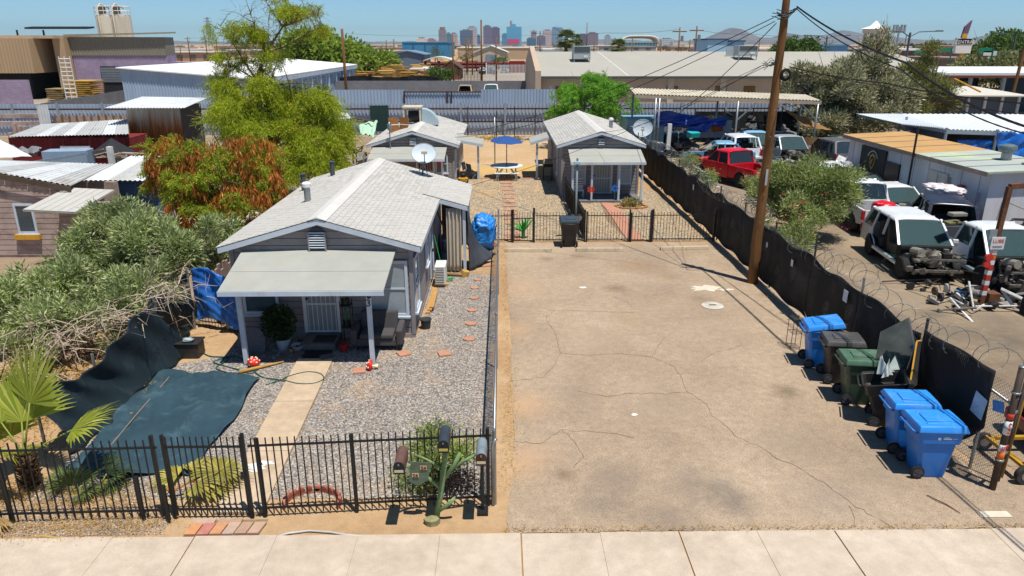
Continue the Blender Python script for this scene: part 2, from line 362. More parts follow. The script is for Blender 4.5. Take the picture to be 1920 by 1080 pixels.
# ---- cracks in the asphalt
M_CRACK=mat('crack_soil','#8a735a',.95,.3,8,.4)
CR=[[(963,573),(1011,576),(1040,582),(1104,583),(1150,585),(1203,585)],[(1040,582),(1024,593),(1027,606),(1040,620),(1046,646),(1050,662),(1040,684),(1020,707),(985,711),(955,714)],
      [(1050,662),(1104,666),(1162,663),(1224,669),(1244,678),(1264,687),(1279,710),(1288,735),(1306,743),(1325,759),(1335,778),(1363,800),(1382,819),(1426,838),(1451,856),(1495,875),(1558,915),(1599,945),(1639,968),(1679,990)],
      [(1224,669),(1232,652),(1247,631)],[(1084,733),(1139,743),(1180,738),(1235,738),(1288,735)],[(960,828),(1013,831),(1054,806),(1111,809),(1149,812),(1187,820)],[(1393,643),(1378,653),(1343,660),(1314,678)],
      [(1592,948),(1600,968),(1606,988)],[(1148,556),(1175,566),(1185,575)],[(1054,806),(1080,830),(1094,856),(1075,876)]]
for pl in CR:
    P=[G(*p,.018)for p in pl];Q=[]
    for a,b in zip(P[:-1],P[1:]):
        k=max(2,int((b-a).length/.09))
        for i in range(k):t=a.lerp(b,i/k);Q.append(t+V(rnd.gauss(0,.016),rnd.gauss(0,.016),0))
    Q.append(P[-1]);vs=[]
    for i,q in enumerate(Q):
        d=(Q[min(i+1,len(Q)-1)]-Q[max(0,i-1)]).normalized();s=Vector((-d.y,d.x,0))*(.002+rnd.random()*.007);vs+=[q-s,q+s]
    MB().add(vs,[(2*i,2*i+1,2*i+3,2*i+2)for i in range(len(Q)-1)]).build('crack',M_CRACK,lot)
def splat(name,c,rx,ry,m,z=.017,n=28,jit=.25,seed=1,parent=None):
    q=random.Random(seed);rs=[1+q.uniform(-jit,jit)for _ in range(n)];c=Vector((c[0],c[1],z))
    return MB().add([c]+[c+Vector((math.cos(2*math.pi*i/n)*rx*rs[i],math.sin(2*math.pi*i/n)*ry*rs[i],0))for i in range(n)],[(0,i+1,(i+1)%n+1)for i in range(n)]).build(name,m,parent,fix=False)
M_SPILL=mat('dried_cement','#cfc4b0',.9,.12,6,.3)
splat('cement_spill',G(1325,541),.5,.28,M_SPILL,jit=.35,parent=lot);splat('cement_spill',G(1360,544),.25,.1,M_SPILL,jit=.4,seed=5,parent=lot)
splat('paint_patch',G(980,879),.0,.0,M_SPILL,parent=lot)if 0 else None
c=G(1336,574);mh=thing('manhole_cover','white painted round utility cover set in the parking lot','manhole cover',(c.x,c.y,.012))
MB().lathe([(.01,.012),(.3,.012),(.32,.014),(.33,.026),(.3,.034),(.02,.034)],28,c).build('lid',mat('cover_white','#cbc5b8',.7,.1,5,.2,dirt='#8f8473',damt=.6),mh,'auto')
MB().box(c.x-.11,c.x+.11,c.y-.018,c.y+.018,.04,.05).build('handle_slot',M_BLACK,mh)
c=G(1868,966);o=MB().box(c.x-.3,c.x+.22,c.y-.08,c.y+.08,.012,.03).build('utility_cover',M_SPILL,bevel=.01);tag(o,'cracked pale concrete utility cover near the right end of the sidewalk','utility cover')
# small debris on the lot
for(x,y,l,s)in((1093,540,'white paper plate lying on the far half of the asphalt',.09),(1190,779,'small white scrap of paper in the middle of the asphalt',.05)):
    o=splat('litter_scrap',G(x,y),s*1.3,s,mat('paper','#e6e2d8',.8),.02,12,.2,int(x));tag(o,l,'litter')
o=MB().tube([G(1738,928,.03),G(1758,938,.04),G(1775,946,.03),G(1801,962,.03)],[.008,.011,.01,.006],5).build('stick',mat('dead_twig','#5d4030',.9));tag(o,'thin dead stick lying on the asphalt beside the sidewalk','stick')
# ---- concrete walk to the front porch
wk=MB().ext([V(-5.12,16.6,.004),V(-4.2,16.6,.004),V(-4.03,10.3,.004),V(-4.85,10.3,.004)],(0,0,.01)).build('front_walk',M_CRACK);struct(wk)
ys=[16.58,14.3,12.25,10.32]
for a,b in zip(ys[:-1],ys[1:]):
    xl=lambda y:-5.1+(16.6-y)*.042;xr=lambda y:-4.22+(16.6-y)*.029
    MB().ext([V(xl(a-.008),a-.008,.015),V(xr(a-.008),a-.008,.015),V(xr(b+.008),b+.008,.015),V(xl(b+.008),b+.008,.015)],(0,0,.03)).build('slab',M_WALK,wk,bevel=.006)
splat('paint_patch',G(468,880),.3,.16,M_WHITE,.05,20,.35,3,wk);splat('paint_patch',G(500,872),.16,.09,M_WHITE,.05,16,.4,4,wk)
# ---- paver apron at the gate
ap=MB().ext([G(343,1007),G(485,1004),G(503,974),G(360,978)],(0,0,.008)).build('paver_apron',M_CRACK);struct(ap)
BC=['#c48a5e','#b37468','#be8a64','#b39a88','#a98a74','#b59684']
for i in range(6):
    q=lambda u,v:G(343+u*142+v*17,1006-u*3-v*22,.012) 
    u0,u1=i/6+.008,(i+1)/6-.008
    MB().ext([q(u0,.02),q(u1,.02),q(u1,.98),q(u0,.98)],(0,0,.035+rnd.random()*.008)).build('brick',mat('paver_%d'%i,BC[i],.9,.14,9,.4,dirt='#b59670',damt=.5,dscale=4),ap,bevel=.005)
for i in range(2):
    a=G(360+i*50,982,.012);MB().obox(a+V(.18,.02,.015),(.38,.16,.035),-.02+i*.05).build('brick',mat('paver_%d'%(3+i),BC[3+i]),ap,bevel=.005)
# ---- loose pebbles over the front yard
def pebbles(name,n,x0,x1,y0,y1,s,test,label):
    x=nr.uniform(x0,x1,n);y=y0+(y1-y0)*nr.random(n)**1.35;k=np.array([test(a,b)for a,b in zip(x,y)]);x,y=x[k],y[k];n=len(x)
    oc=np.array([[1,0,0],[0,1,0],[-1,0,0],[0,-1,0],[0,0,.75],[0,0,-.3]]);sz=nr.uniform(.5,1.2,(n,1,1))*s
    jit=nr.uniform(.65,1.25,(n,6,3));a=nr.random(n)*6.28;ca,sa=np.cos(a)[:,None],np.sin(a)[:,None]
    v=oc[None]*jit*sz;vx=v[...,0]*ca-v[...,1]*sa;vy=v[...,0]*sa+v[...,1]*ca
    v=np.stack([vx+x[:,None],vy+y[:,None],v[...,2]+.012],-1).reshape(-1,3)
    f=np.array([[0,1,4],[1,2,4],[2,3,4],[3,0,4]])[None]+np.arange(n)[:,None,None]*6
    o=npmesh(name,v,f.reshape(-1,3),M_PEB,None,3);o['kind']='stuff';tag(o,label,'gravel');return o
onwalk=lambda x,y:-5.1+(16.6-y)*.042<x<-4.22+(16.6-y)*.029
pebbles('gravel',52000,-8.2,-.25,10.75,24,.018,lambda x,y:not onwalk(x,y)and not(x<-2.3 and y>17.9)and not(x<-5.6 and y>15.7),'grey and tan pebbles covering the front yard')
pebbles('gravel',9000,-8.6,-5.5,9.8,10.7,.013,lambda x,y:nr.random()<.5,'grit scattered in front of the iron fence')
# ================================================================== FENCES AND THINGS ROUND THE LOT
def text(name,s,size,m,parent,mtx,depth=.002):
    cu=bpy.data.curves.new('t','FONT');cu.body=s;cu.size=size;cu.align_x='CENTER';cu.align_y='CENTER';cu.extrude=depth;cu.resolution_u=2
    t=bpy.data.objects.new('t',cu);col.objects.link(t);bpy.context.view_layer.update()
    me=bpy.data.meshes.new_from_object(t.evaluated_get(bpy.context.evaluated_depsgraph_get()));bpy.data.objects.remove(t);me.transform(mtx)
    me.transform(Matrix.Translation(-root_off(parent)));me.materials.clear();me.materials.append(m);me.name=name
    o=bpy.data.objects.new(name,me);col.objects.link(o);o.parent=parent;return o
def facing(c,rz=0,tilt=90):return Matrix.Translation(c)@Euler((R(tilt),0,rz)).to_matrix().to_4x4()
# ---------------------------------------------------------------- front iron fence
def iron_fence(name,label,A,B,h,n,posts=(),zr=(.18,1.36),r=.009,jit=.0,group='black iron picket fences',zb=.06,skip=()):
    A,B=Vector(A),Vector(B);t=thing(name,label,'fence',(A.x,A.y,0),0,group);d=(B-A);u=d.normalized();me=None
    for k in range(n):
        if k in skip:continue
        p=A+d*((k+.5)/n)
        o=MB().box(p.x-r,p.x+r,p.y-r,p.y+r,zb,h).build('picket',M_BLACK,t)if me is None else None
        if o:me=o;p0=p
        else:
            o=me.copy();col.objects.link(o);o.location=(p.x-p0.x,p.y-p0.y,0);o.rotation_euler=(0,0,0)
            if jit:o.location.z+=rnd.uniform(-jit,jit)
    for z in zr:MB().bar(A+V(0,0,z),B+V(0,0,z),.03,.03).build('rail',M_BLACK,t)
    for(f,hh,w_)in posts:
        p=A+d*f;MB().box(p.x-w_,p.x+w_,p.y-w_,p.y+w_,0,hh).build('post',M_BLACK,t,bevel=.004)
    return t
fl=lambda x,y:G(x,y)
iron_fence('iron_fence','black iron fence panel standing among the palm fronds beside the gate',(-9.9,10.1,0),fl(318,973),1.5,33,((.42,1.5,.022),(.985,1.58,.028)),group=None)
tg=iron_fence('iron_gate','closed black iron gate across the concrete walk to the porch',fl(330,972),fl(474,971),1.54,13,((0,1.58,.026),(1,1.6,.028)),group=None)
MB().obox(fl(474,971)+V(-.05,-.03,.85),(.07,.03,.12)).build('latch',M_BLACK,tg)
iron_fence('iron_fence','black iron fence panel running from the gate to the mailboxes',fl(482,970),fl(922,947),1.5,34,((.035,1.5,.026),(.42,1.5,.028),(.985,1.5,.03)),group=None)
for(x,y,h_,l)in((271,977,.86,'stubby black steel post left of the iron gate'),(318,980,.72,'shorter stubby black steel post at the foot of the iron gate')):
    p=G(x,y);o=MB().box(p.x-.025,p.x+.025,p.y-.025,p.y+.025,0,h_).build('stub_post',M_BLACK,bevel=.004);tag(o,l,'post')
# ---------------------------------------------------------------- chain link
def chain(mb,A,B,z0,z1,pitch=.075,w_=.0035,ztop=None):
    """two families of straight diagonals woven a few millimetres apart"""
    A,B=Vector(A),Vector(B);d=B-A;L=d.length;u=d.normalized();nrm=Vector((-u.y,u.x,0));hh=z1-z0
    for sgn in(1,-1):
        k=-hh
        while k<L:
            s0,s1=k,k+hh;a,b=max(0,s0),min(L,s1)
            if b-a>.01:
                za=z0+(a-s0)if sgn>0 else z1-(a-s0);zb_=z0+(b-s0)if sgn>0 else z1-(b-s0)
                p=A+u*a+nrm*.004*sgn;q=A+u*b+nrm*.004*sgn
                mb.tube([(p.x,p.y,za),(q.x,q.y,zb_)],w_,3,False)
            k+=pitch
    return mb
t=thing('chain_link_fence','low galvanised chain link fence between the gravel yard and the parking lot','fence',(-.13,10.54,0))
cf=[(-.13,10.54),(-.12,16),(-.1,21.5),(-.1,27.3)]
for i,(x,y)in enumerate(cf):MB().cyl((x,y,0),(x,y,1.42),.032 if i in(0,3)else .024,n=10).lathe([(.03,1.42),(.034,1.44),(.015,1.47)],10,(x,y,0)).build('post',M_GALV,t,'auto')
MB().tube([(-.13,10.54,1.36),(-.12,16,1.37),(-.1,21.5,1.35),(-.1,27.3,1.36)],.024,8).build('top_rail',M_GALV,t,True)
o=chain(chain(MB(),(-.13,10.6,0),(-.12,16,0),.05,1.35,.09),(-.12,16,0),(-.1,27.3,0),.05,1.35,.12).build('wire_mesh',M_WIRE,t,fix=False)
MB().tube([(-.16,10.5,.02),(-.16,10.5,1.2),(-.1,10.5,1.3)],.03,8).build('corner_brace',M_GALV,t,True)
# ---------------------------------------------------------------- mailboxes on the pipe cactus
def mailbox(label,c,m,dm,rz=0,L=.5,wd=.17,hh=.21,plate='#c9bd96'):
    t=thing('mailbox',label,'mailbox',c,0,'mailboxes at the front fence');t.rotation_euler=(0,0,0);c=Vector(c)
    prof=[V(-wd/2,0,0),V(wd/2,0,0)]+[V(math.cos(a)*wd/2,0,hh-wd/2+math.sin(a)*wd/2)for a in np.linspace(0,math.pi,9)]
    MB().ext([p+c+V(0,-L/2+.02,0)for p in prof],(0,L-.02,0)).build('body',m,t,'auto')
    MB().ext([V(p.x*1.04,0,p.z*1.02-.003)+c+V(0,-L/2+.016,0)for p in prof],(0,-.018,0)).build('door',dm,t,'auto')
    MB().obox(c+V(0,-L/2-.008,hh*.8),(.022,.02,.03)).build('latch',M_GALV,t)
    MB().box(c.x-wd*.42,c.x+wd*.42,c.y-L/2-.007,c.y-L/2-.0035,c.z+.03,c.z+.075).build('number_plate',mat('plate_'+plate,plate,.6,.1),t)
    MB().box(c.x+wd/2+.006,c.x+wd/2+.011,c.y-.02,c.y+.12,c.z+.1,c.z+.13).build('flag',mat('flag_rust','#7a3a2c',.7),t)
    MB().box(c.x-wd*.35,c.x+wd*.35,c.y-L*.3,c.y+L*.3,c.z-.025,c.z-.002).build('base_board',mat('base_board','#6e7a58',.9),t)
    return t
M_MBR=mat('rust_brown_paint','#6e4f45',.55,.2,7,.15,dirt='#4a4c50',damt=.9,dscale=5);M_MDK=mat('mailbox_dark','#39424a',.5,.15,5,.1);M_MGR=mat('mailbox_grey','#7c8a91',.45,.12,5,.1,dirt='#5c5048',damt=.6,dscale=4)
M_MDR=mat('mailbox_door_black','#26262a',.5,.2,5);M_MDB=mat('mailbox_door_brown','#4d2f27',.6,.25,6)
mailbox('rusty brown mailbox, leftmost of the three at the front fence',(-1.61,9.98,1.14),M_MBR,M_MDR)
mailbox('tall charcoal mailbox on top of the green cactus post',(-.92,10.12,1.43),M_MDK,M_MDR,plate='#c4b15a')
t=mailbox('grey mailbox with a brown door on its own black post',(-.33,10.08,1.22),M_MGR,M_MDB)
MB().box(-.355,-.305,10.3,10.35,0,1.175).build('post',M_BLACK,t);MB().box(-.42,-.24,10.2,10.42,.02,.06).build('post_foot',M_BLACK,t)
M_CACT=mat('green_pipe_paint','#6d8a5c',.7,.25,6,.3,dirt='#a9a06c',damt=.6,dscale=5)
t=thing('cactus_mailbox_post','green pipe post shaped like a cactus holding two mailboxes','mailbox post',(-1.08,10.14,0))
MB().tube([(-1.1,10.12,0),(-1.02,10.16,.45),(-.97,10.2,.8),(-.93,10.24,1.1),(-.92,10.25,1.4)],[.05,.046,.048,.05,.054],10).build('trunk',M_CACT,t,True)
for pl,r_ in(([(-1.06,10.14,.16),(-.93,10.1,.28),(-.78,10.08,.45)],.045),([(-1.0,10.18,.55),(-1.22,10.18,.78),(-1.3,10.2,.85)],.04),([(-.96,10.22,.92),(-1.25,10.25,1.08),(-1.38,10.26,1.14)],.028),([(-.97,10.2,.72),(-.78,10.2,1.0),(-.68,10.2,1.22)],.045),([(-.85,10.2,.9),(-.62,10.2,1.08),(-.44,10.22,1.17)],.032),([(-1.38,10.26,.85),(-1.5,10.15,1.0),(-1.6,10.02,1.11)],.035)):
    MB().tube(pl,[r_*.8,r_*.75,r_*.7],8).build('arm',M_CACT,t,True)
MB().blob((-1.17,10.02,.05),(.13,.1,.09),8,6,.2,4).build('base_stone',mat('mossy_stone','#8f8a62',.95,.2,6,.5),t,'auto')
sg=AY(785,888,10.12);t=thing('address_plate','green metal plate with numbers 24 and 26 hanging on the cactus post','sign',sg)
pl=[AY(x,y,10.1)for x,y in((771,866),(809,868),(803,900),(784,911),(766,903))]
MB().ext(pl,(0,.012,0)).build('plate',mat('plate_green','#5a6a58',.5,.2,6,.15,dirt='#7d8a78',damt=.5,dscale=6),t)
for s,x,y in(('24',794,877),('26',779,891)):
    c=AY(x,y,10.1);tl=MB().box(c.x-.055,c.x+.055,c.y-.012,c.y-.004,c.z-.035,c.z+.04).build('number_tile',mat('tile_tan','#c9a57e',.6),t)
    text('numeral',s,.09,M_BLACK,tl,facing(c+V(0,-.016,0)))
MB().tube([AY(771,866,10.11),AY(762,858,10.2)],.006,5).tube([AY(809,868,10.11),AY(816,862,10.2)],.006,5).build('hanger_wire',M_WIRE,t)
# ---------------------------------------------------------------- screened chain link fence on the right
M_SCREEN=mat('black_screen','#1b1c1e',.75,.3,1.6,.3,dirt='#4a4844',damt=.55,dscale=.7,tr=.06)
FX=8.66
def ftop(y):return 1.9+.025*math.sin(y*1.7)+.012*math.sin(y*4.1)
t=thing('screened_fence','tall chain link fence covered with black screen along the junkyard','fence',(FX,11.5,0))
py=[11.47,13.55,16.26,19.05,22.0,25.0,28.0,31.5,35,38.5,42,46,50]
for i,y in enumerate(py):
    hh={0:1.72,1:2.16,2:2.16,3:2.5}.get(i,2.15);MB().tube([(FX+.03,y,0),(FX+.03,y,hh)],.03,8).lathe([(.03,hh),(.036,hh+.02),(.02,hh+.05)],8,(FX+.03,y,0)).build('post',M_GALV if i in(0,2)else mat('old_pipe','#4a4640',.6,.3,5,.2,metal=.4,dirt='#6e4c34',damt=.6),t,'auto')
MB().tube([(FX+.03,10.83,1.68),(FX+.03,12.5,1.7),(FX+.03,13.55,1.72)],.026,8).build('top_rail',M_GALV,t,True)
for a,b in zip(py[1:-1],py[2:]):
    def fn(u,v,a=a,b=b):
        y=a+(b-a)*u;zt=ftop(y)-.05*math.sin(math.pi*u);z=.1+.05*math.sin(y*3)+(zt-.1)*v
        return(FX-.03+.03*math.sin(y*5.3+v*2)*(1-abs(2*v-1))+.015*math.sin(v*9+y*2),y,z)
    MB().grid(fn,22,12).build('screen_panel',M_SCREEN,t,True,solid=.004)
def fn(u,v):
    y=13.5-2.2*u;zt=1.98+.12*u;zb=.12+.0*u+(.9*max(0,u-.55)/.45)**1.5*1.0
    return(FX-.02+.04*math.sin(u*9+v*3)-.05*math.sin(v*3.1),y-.1*math.sin(v*3)*u,zb+(zt-zb)*v)
MB().grid(fn,20,14).build('screen_panel',M_SCREEN,t,True,solid=.004)
mb=MB();chain(mb,(FX,10.85,0),(FX,13.55,0),.06,2.0,.075,.003);chain(mb,(FX,13.55,0),(FX,28,0),.1,1.98,.085,.003);mb.build('wire_mesh',M_WIRE,t,fix=False)
def coil(y0,y1,R0,pitch,seed,x=FX+.12,z=2.0):
    q=random.Random(seed);pts=[];n=int((y1-y0)/pitch*14)
    for i in range(n+1):
        a=2*math.pi*i/14;s=i/n;rr=R0*(1+.14*math.sin(a*.37+seed));pts.append((x+.1*math.sin(s*23)+rr*math.cos(a),y0+(y1-y0)*s+.08*math.sin(a*.5),z+.16*math.sin(s*11+seed)+rr*math.sin(a)*.9))
    return pts
MB().tube(coil(11.3,20.3,.3,.48,1),.0065,4).build('razor_wire',M_WIRE,t,fix=False)
MB().tube(coil(23.0,50,.27,.36,2),.007,4).build('razor_wire',M_WIRE,t,fix=False)
n=900;a=nr.integers(0,2,n);P=np.array(coil(11.3,20.3,.3,.48,1)+coil(23.0,50,.27,.36,2));c=P[nr.integers(0,len(P),n)]
v,f=leaves(c,nr.normal(size=(n,3)),.05,.02);o=npmesh('razor_barbs',v,f,M_WIRE,t);o['kind']='stuff'
for i,(x,y,s,l)in enumerate(((1585,555,.3,'white notice sheet wired to the black screen above the black bin'),(1485,493,.2,'small white notice on the black screen near the pole'),(1438,459,.16,'smallest white notice on the black screen just right of the pole'),(1300,351,.24,'white notice on the black screen beside the rear house'))):
    p=AX(x,y,FX-.09);o=MB().obox(p,(.006,s*.75,s)).build('notice_sheet',mat('notice_paper','#d6d8d8',.7,.1,9));tag(o,l,'notice')
p=AX(1835,760,FX-.12);o=MB().obox(p,(.01,.33,.42),0,.12).build('notice_board',mat('faded_board','#a9bcc8',.6,.2,3,dirt='#9a7a72',damt=.7,dscale=3),bevel=.004);tag(o,'faded blue grey board wired to the chain link beside the gate post','notice')
p=AX(1872,762,FX-.05);o=MB().obox(p,(.01,.28,.2),0,-.3).build('notice_board',mat('faded_blue_rag','#4f86c2',.7,.3,8));tag(o,'crumpled blue sign stuck in the chain link near the gate pole','notice')
# gate pole with hazard tape
M_RUSTP=mat('dark_pipe','#4b4038',.6,.25,5,.2,metal=.3);M_TRED=mat('tape_red','#c43a30',.5,.1);M_TORG=mat('tape_orange','#d8702c',.5,.1)
gp=G(1860,918);t=thing('gate_pole','dark steel gate pole wrapped with red and white hazard tape','pole',gp)
MB().tube([gp,gp+V(0,0,2.38)],.055,12).build('shaft',M_RUSTP,t,True);MB().lathe([(.055,2.38),(.06,2.4),(.035,2.41)],12,gp).build('cap',M_GALV,t,True)
for z,h_,m in((.62,.16,M_TORG),(.78,.14,M_WHITE),(1.12,.26,M_WHITE),(1.42,.1,M_TRED)):MB().lathe([(.05,z),(.0585,z),(.0585,z+h_),(.05,z+h_)],12,gp).build('tape_band',m,t,True)
for k in range(4):
    MB().tube([gp+V(-.05+.03*k,-.06+.008*abs(k-1.5),.79+.02*k),gp+V(-.03+.03*k,-.06+.008*abs(k-1.5),.9+.01*k)],.012,4).build('tape_stripe',M_TRED,t)
    MB().obox(gp+V(0,-.055,1.16+.06*k),(.05,.012,.03),.3,0,.5).build('tape_stripe',M_TRED,t)
for z in(.6,1.25,1.9):MB().lathe([(.056,z),(.072,z),(.072,z+.03),(.056,z+.03)],12,gp).build('clamp',M_GALV,t,True)
g2=gp+V(.16,.12,0);MB().tube([g2+V(0,0,.1),g2+V(.06,0,2.2)],.03,8).build('gate_frame',M_RUSTP,t,True);MB().tube([g2+V(.14,.1,.1),g2+V(.2,.1,2.1)],.018,8).build('gate_frame',mat('ochre_pipe','#8a6a30',.6),t,True)
for z in(.7,1.5):MB().bar(gp+V(0,0,z),g2+V(.03,0,z),.05,.04).build('hinge',M_GALV,t)
# ---------------------------------------------------------------- rear picket fence with two gates
mk=lambda n,l,x0,x1,y,k,posts=(),zr=(.12,1.08):iron_fence(n,l,(x0,y,0),(x1,y,0),1.22,k,posts,zr,.008,group=None)
mk('iron_fence','short black picket fence between the blue tarp bundle and the rear gate',-.6,.42,27.76,9,((1,1.32,.03),))
mk('iron_gate','black iron gate with the painted plant in front of the stepping stones',.48,1.3,27.74,8,((0,1.34,.03),(1,1.4,.04)),(.08,.98))
mk('iron_fence','black picket fence behind the black wheelie bin',1.36,3.26,27.76,15)
mk('iron_fence','black picket fence in front of the rear porch walk',3.4,5.1,27.76,15,((0,1.25,.03),(1,1.32,.03)))
mk('iron_gate','black iron gate on the salmon walk to the rear porch',5.16,5.95,27.74,7,((0,1.2,.03),(1,1.3,.035)),(.08,1.05))
mk('iron_fence','black picket fence between the rear gate and the screened fence',6.02,8.5,27.78,20,((0,1.32,.035),(1,1.36,.04)))
iron_fence('iron_fence','black picket fence leading back beside the rear house with a screen on it',(3.33,27.85,0),(3.2,35.4,0),1.25,46,((0,1.3,.03),(.5,1.3,.03),(1,1.3,.03)),(.12,1.1),group=None)
o=MB().grid(lambda u,v:(3.36-.1*u+.02*math.sin(u*30),28.2+6.8*u,.1+1.0*v),20,3).build('shade_screen',M_SCREEN,None,True,solid=.004);tag(o,'dark screen tied along the side picket fence','screen')
# wheel stops
M_STOP=mat('concrete_stop','#b7a68c',.9,.12,3,.4,dirt='#6f6252',damt=.7,dscale=1.6)
for a,b,l in(((947,472),(1035,472),'concrete wheel stop in front of the painted plant gate, leftmost of three'),((1080,471),(1168,471),'stained concrete wheel stop beside the black bin, middle of three'),((1238,469),(1328,467),'concrete wheel stop near the screened fence, rightmost of three')):
    p,q=G(*a),G(*b);pr=[V(0,-.11,0),V(0,.11,0),V(0,.075,.12),V(0,-.075,.12)]
    o=MB().ext([p+v_+V(0,0,.013)for v_ in pr],q-p).build('wheel_stop',M_STOP,bevel=.012);tag(o,l,'wheel stop','concrete wheel stops')
# ---------------------------------------------------------------- wheelie bins (front +x, wheels and handle at -x)
def wheel_small(mb,c,r,w_,n=16):return mb.lathe([(r*.3,-w_/2),(r*.8,-w_/2),(r,-w_*.3),(r,w_*.3),(r*.8,w_/2),(r*.3,w_/2)],n,c,'y')
def make_bin(label,m,lm,lid_open=0,logo=None):
    t=thing('wheelie_bin',label,'bin');secs=[]
    for z,x0,x1,w_ in((.0,-.2,.27,.24),(.06,-.22,.29,.255),(.55,-.29,.34,.285),(.74,-.31,.36,.3),(.76,-.35,.41,.335),(.98,-.37,.43,.35),(.985,-.4,.455,.372),(1.02,-.4,.455,.372)):
        secs.append([V(x0+.05,-w_,z),V(x1-.05,-w_,z),V(x1,-w_+.06,z),V(x1,w_-.06,z),V(x1-.05,w_,z),V(x0+.05,w_,z),V(x0,w_-.06,z),V(x0,-w_+.06,z)])
    mb=MB();vs=[p for s in secs for p in s];n=8
    mb.add(vs,[(i*n+k,i*n+(k+1)%n,(i+1)*n+(k+1)%n,(i+1)*n+k)for i in range(len(secs)-1)for k in range(n)]+[tuple(range(n))[::-1]])
    b=mb.build('body',m,t,'auto',bevel=.012,solid=.012)
    lid=MB();L=[V(-.41,-.385,0),V(.47,-.385,0),V(.485,-.2,0),V(.485,.2,0),V(.47,.385,0),V(-.41,.385,0)]
    up=[V(p.x*.93,p.y*.86,.075+(.02 if p.x>0 else 0))for p in L];lo=[p+V(0,0,-.03)for p in L];k=6
    lid.add(lo+L+up,[tuple(range(k))[::-1]]+[(j*k+i,j*k+(i+1)%k,(j+1)*k+(i+1)%k,(j+1)*k+i)for j in range(2)for i in range(k)]+[tuple(range(2*k,3*k))])
    lid.obox(V(.05,0,.09),(.5,.3,.03));lid.obox(V(.05,.22,.075),(.55,.04,.04));lid.obox(V(.05,-.22,.075),(.55,.04,.04))
    M4=Matrix.Translation((-.4,0,1.035))@Matrix.Rotation(-lid_open,4,'Y')@Matrix.Translation((.4,0,0));lid.v=[tuple(M4@Vector(p))for p in lid.v]
    lid.build('lid',lm,t,'auto',bevel=.008)
    MB().tube([(-.38,-.26,.93),(-.47,-.25,.99),(-.47,.25,.99),(-.38,.26,.93)],.018,8).build('handle',m,t,True)
    for s in(-1,1):
        MB().tube([(-.27,s*.2,.13),(-.27,s*.3,.13)],.015,6).build('axle',M_BLACK,t)
        wl=wheel_small(MB(),(-.27,s*.3,.13),.13,.06).build('wheel',mat('bin_tyre','#222224',.8),t,'auto')
        hub=MB().lathe([(.02,-.035),(.09,-.033),(.09,.033),(.02,.035)],14,(-.27,s*.3,.13),'y')
        for k in range(5):a=k*1.257;hub.bar((-.27,s*.335,.13),(-.27+.09*math.cos(a),s*.335,.13+.09*math.sin(a)),.02,.012,(0,1,0))
        hub.build('hub',mat('bin_hub','#4a4a4c',.6),wl,'auto')
    if logo:
        MB().lathe([(.005,0),(.03,0),(.03,.004),(.005,.004)],12,(-.02,-.3505,.88),'y').build('emblem',logo,t)
        MB().box(.05,.2,-.352,-.347,.865,.89).build('lettering',logo,t);MB().box(.06,.16,-.3525,-.347,.9,.912).build('lettering',logo,t);MB().box(.22,.3,-.352,-.347,.875,.885).build('lettering',logo,t)
    return t
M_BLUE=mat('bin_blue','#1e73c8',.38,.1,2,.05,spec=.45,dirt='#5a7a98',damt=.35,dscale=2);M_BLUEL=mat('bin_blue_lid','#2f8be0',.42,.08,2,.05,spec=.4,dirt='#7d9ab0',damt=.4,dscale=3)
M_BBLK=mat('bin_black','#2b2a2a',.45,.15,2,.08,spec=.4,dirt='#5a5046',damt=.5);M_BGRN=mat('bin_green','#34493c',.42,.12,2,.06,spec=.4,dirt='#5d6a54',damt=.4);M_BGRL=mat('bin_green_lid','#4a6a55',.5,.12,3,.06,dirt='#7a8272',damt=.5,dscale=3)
M_LOGO=mat('logo_white','#dce6ee',.6,.05)
def bin_at(b,px,py,rz):p=G(px,py);b.location=(p.x,p.y,.012);b.rotation_euler=(0,0,rz);b.scale=(.97,.97,.97);return b
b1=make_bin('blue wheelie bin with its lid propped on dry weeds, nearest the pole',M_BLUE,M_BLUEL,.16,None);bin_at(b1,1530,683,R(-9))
n=260;c=np.c_[nr.uniform(-.35,.42,n),nr.uniform(-.34,.34,n),nr.uniform(1.0,1.06,n)];d=np.c_[c[:,0]*2,c[:,1]*2,nr.uniform(-.1,.4,n)]+nr.normal(size=(n,3))*.4
v,f=leaves(c,d,nr.uniform(.1,.3,n),.012);o=npmesh('dry_weeds',v,f,M_STRAW);o.location=b1.location;o.rotation_euler=b1.rotation_euler;o.scale=b1.scale;tag(o,'dry weeds spilling out of the far blue bin','weeds')
b2=make_bin('black wheelie bin with a dented lid between the blue and green bins',M_BBLK,mat('bin_lid_grey','#4c4c4c',.45,.15,3,.08,dirt='#8a8278',damt=.4));bin_at(b2,1566,712,R(-10))
b3=make_bin('dark green wheelie bin with a pale worn lid',M_BGRN,M_BGRL);bin_at(b3,1600,750,R(-8))
MB().box(.0,.17,-.353,-.347,.86,.91).build('label',mat('bin_label_blue','#7fa0c0',.6),b3)
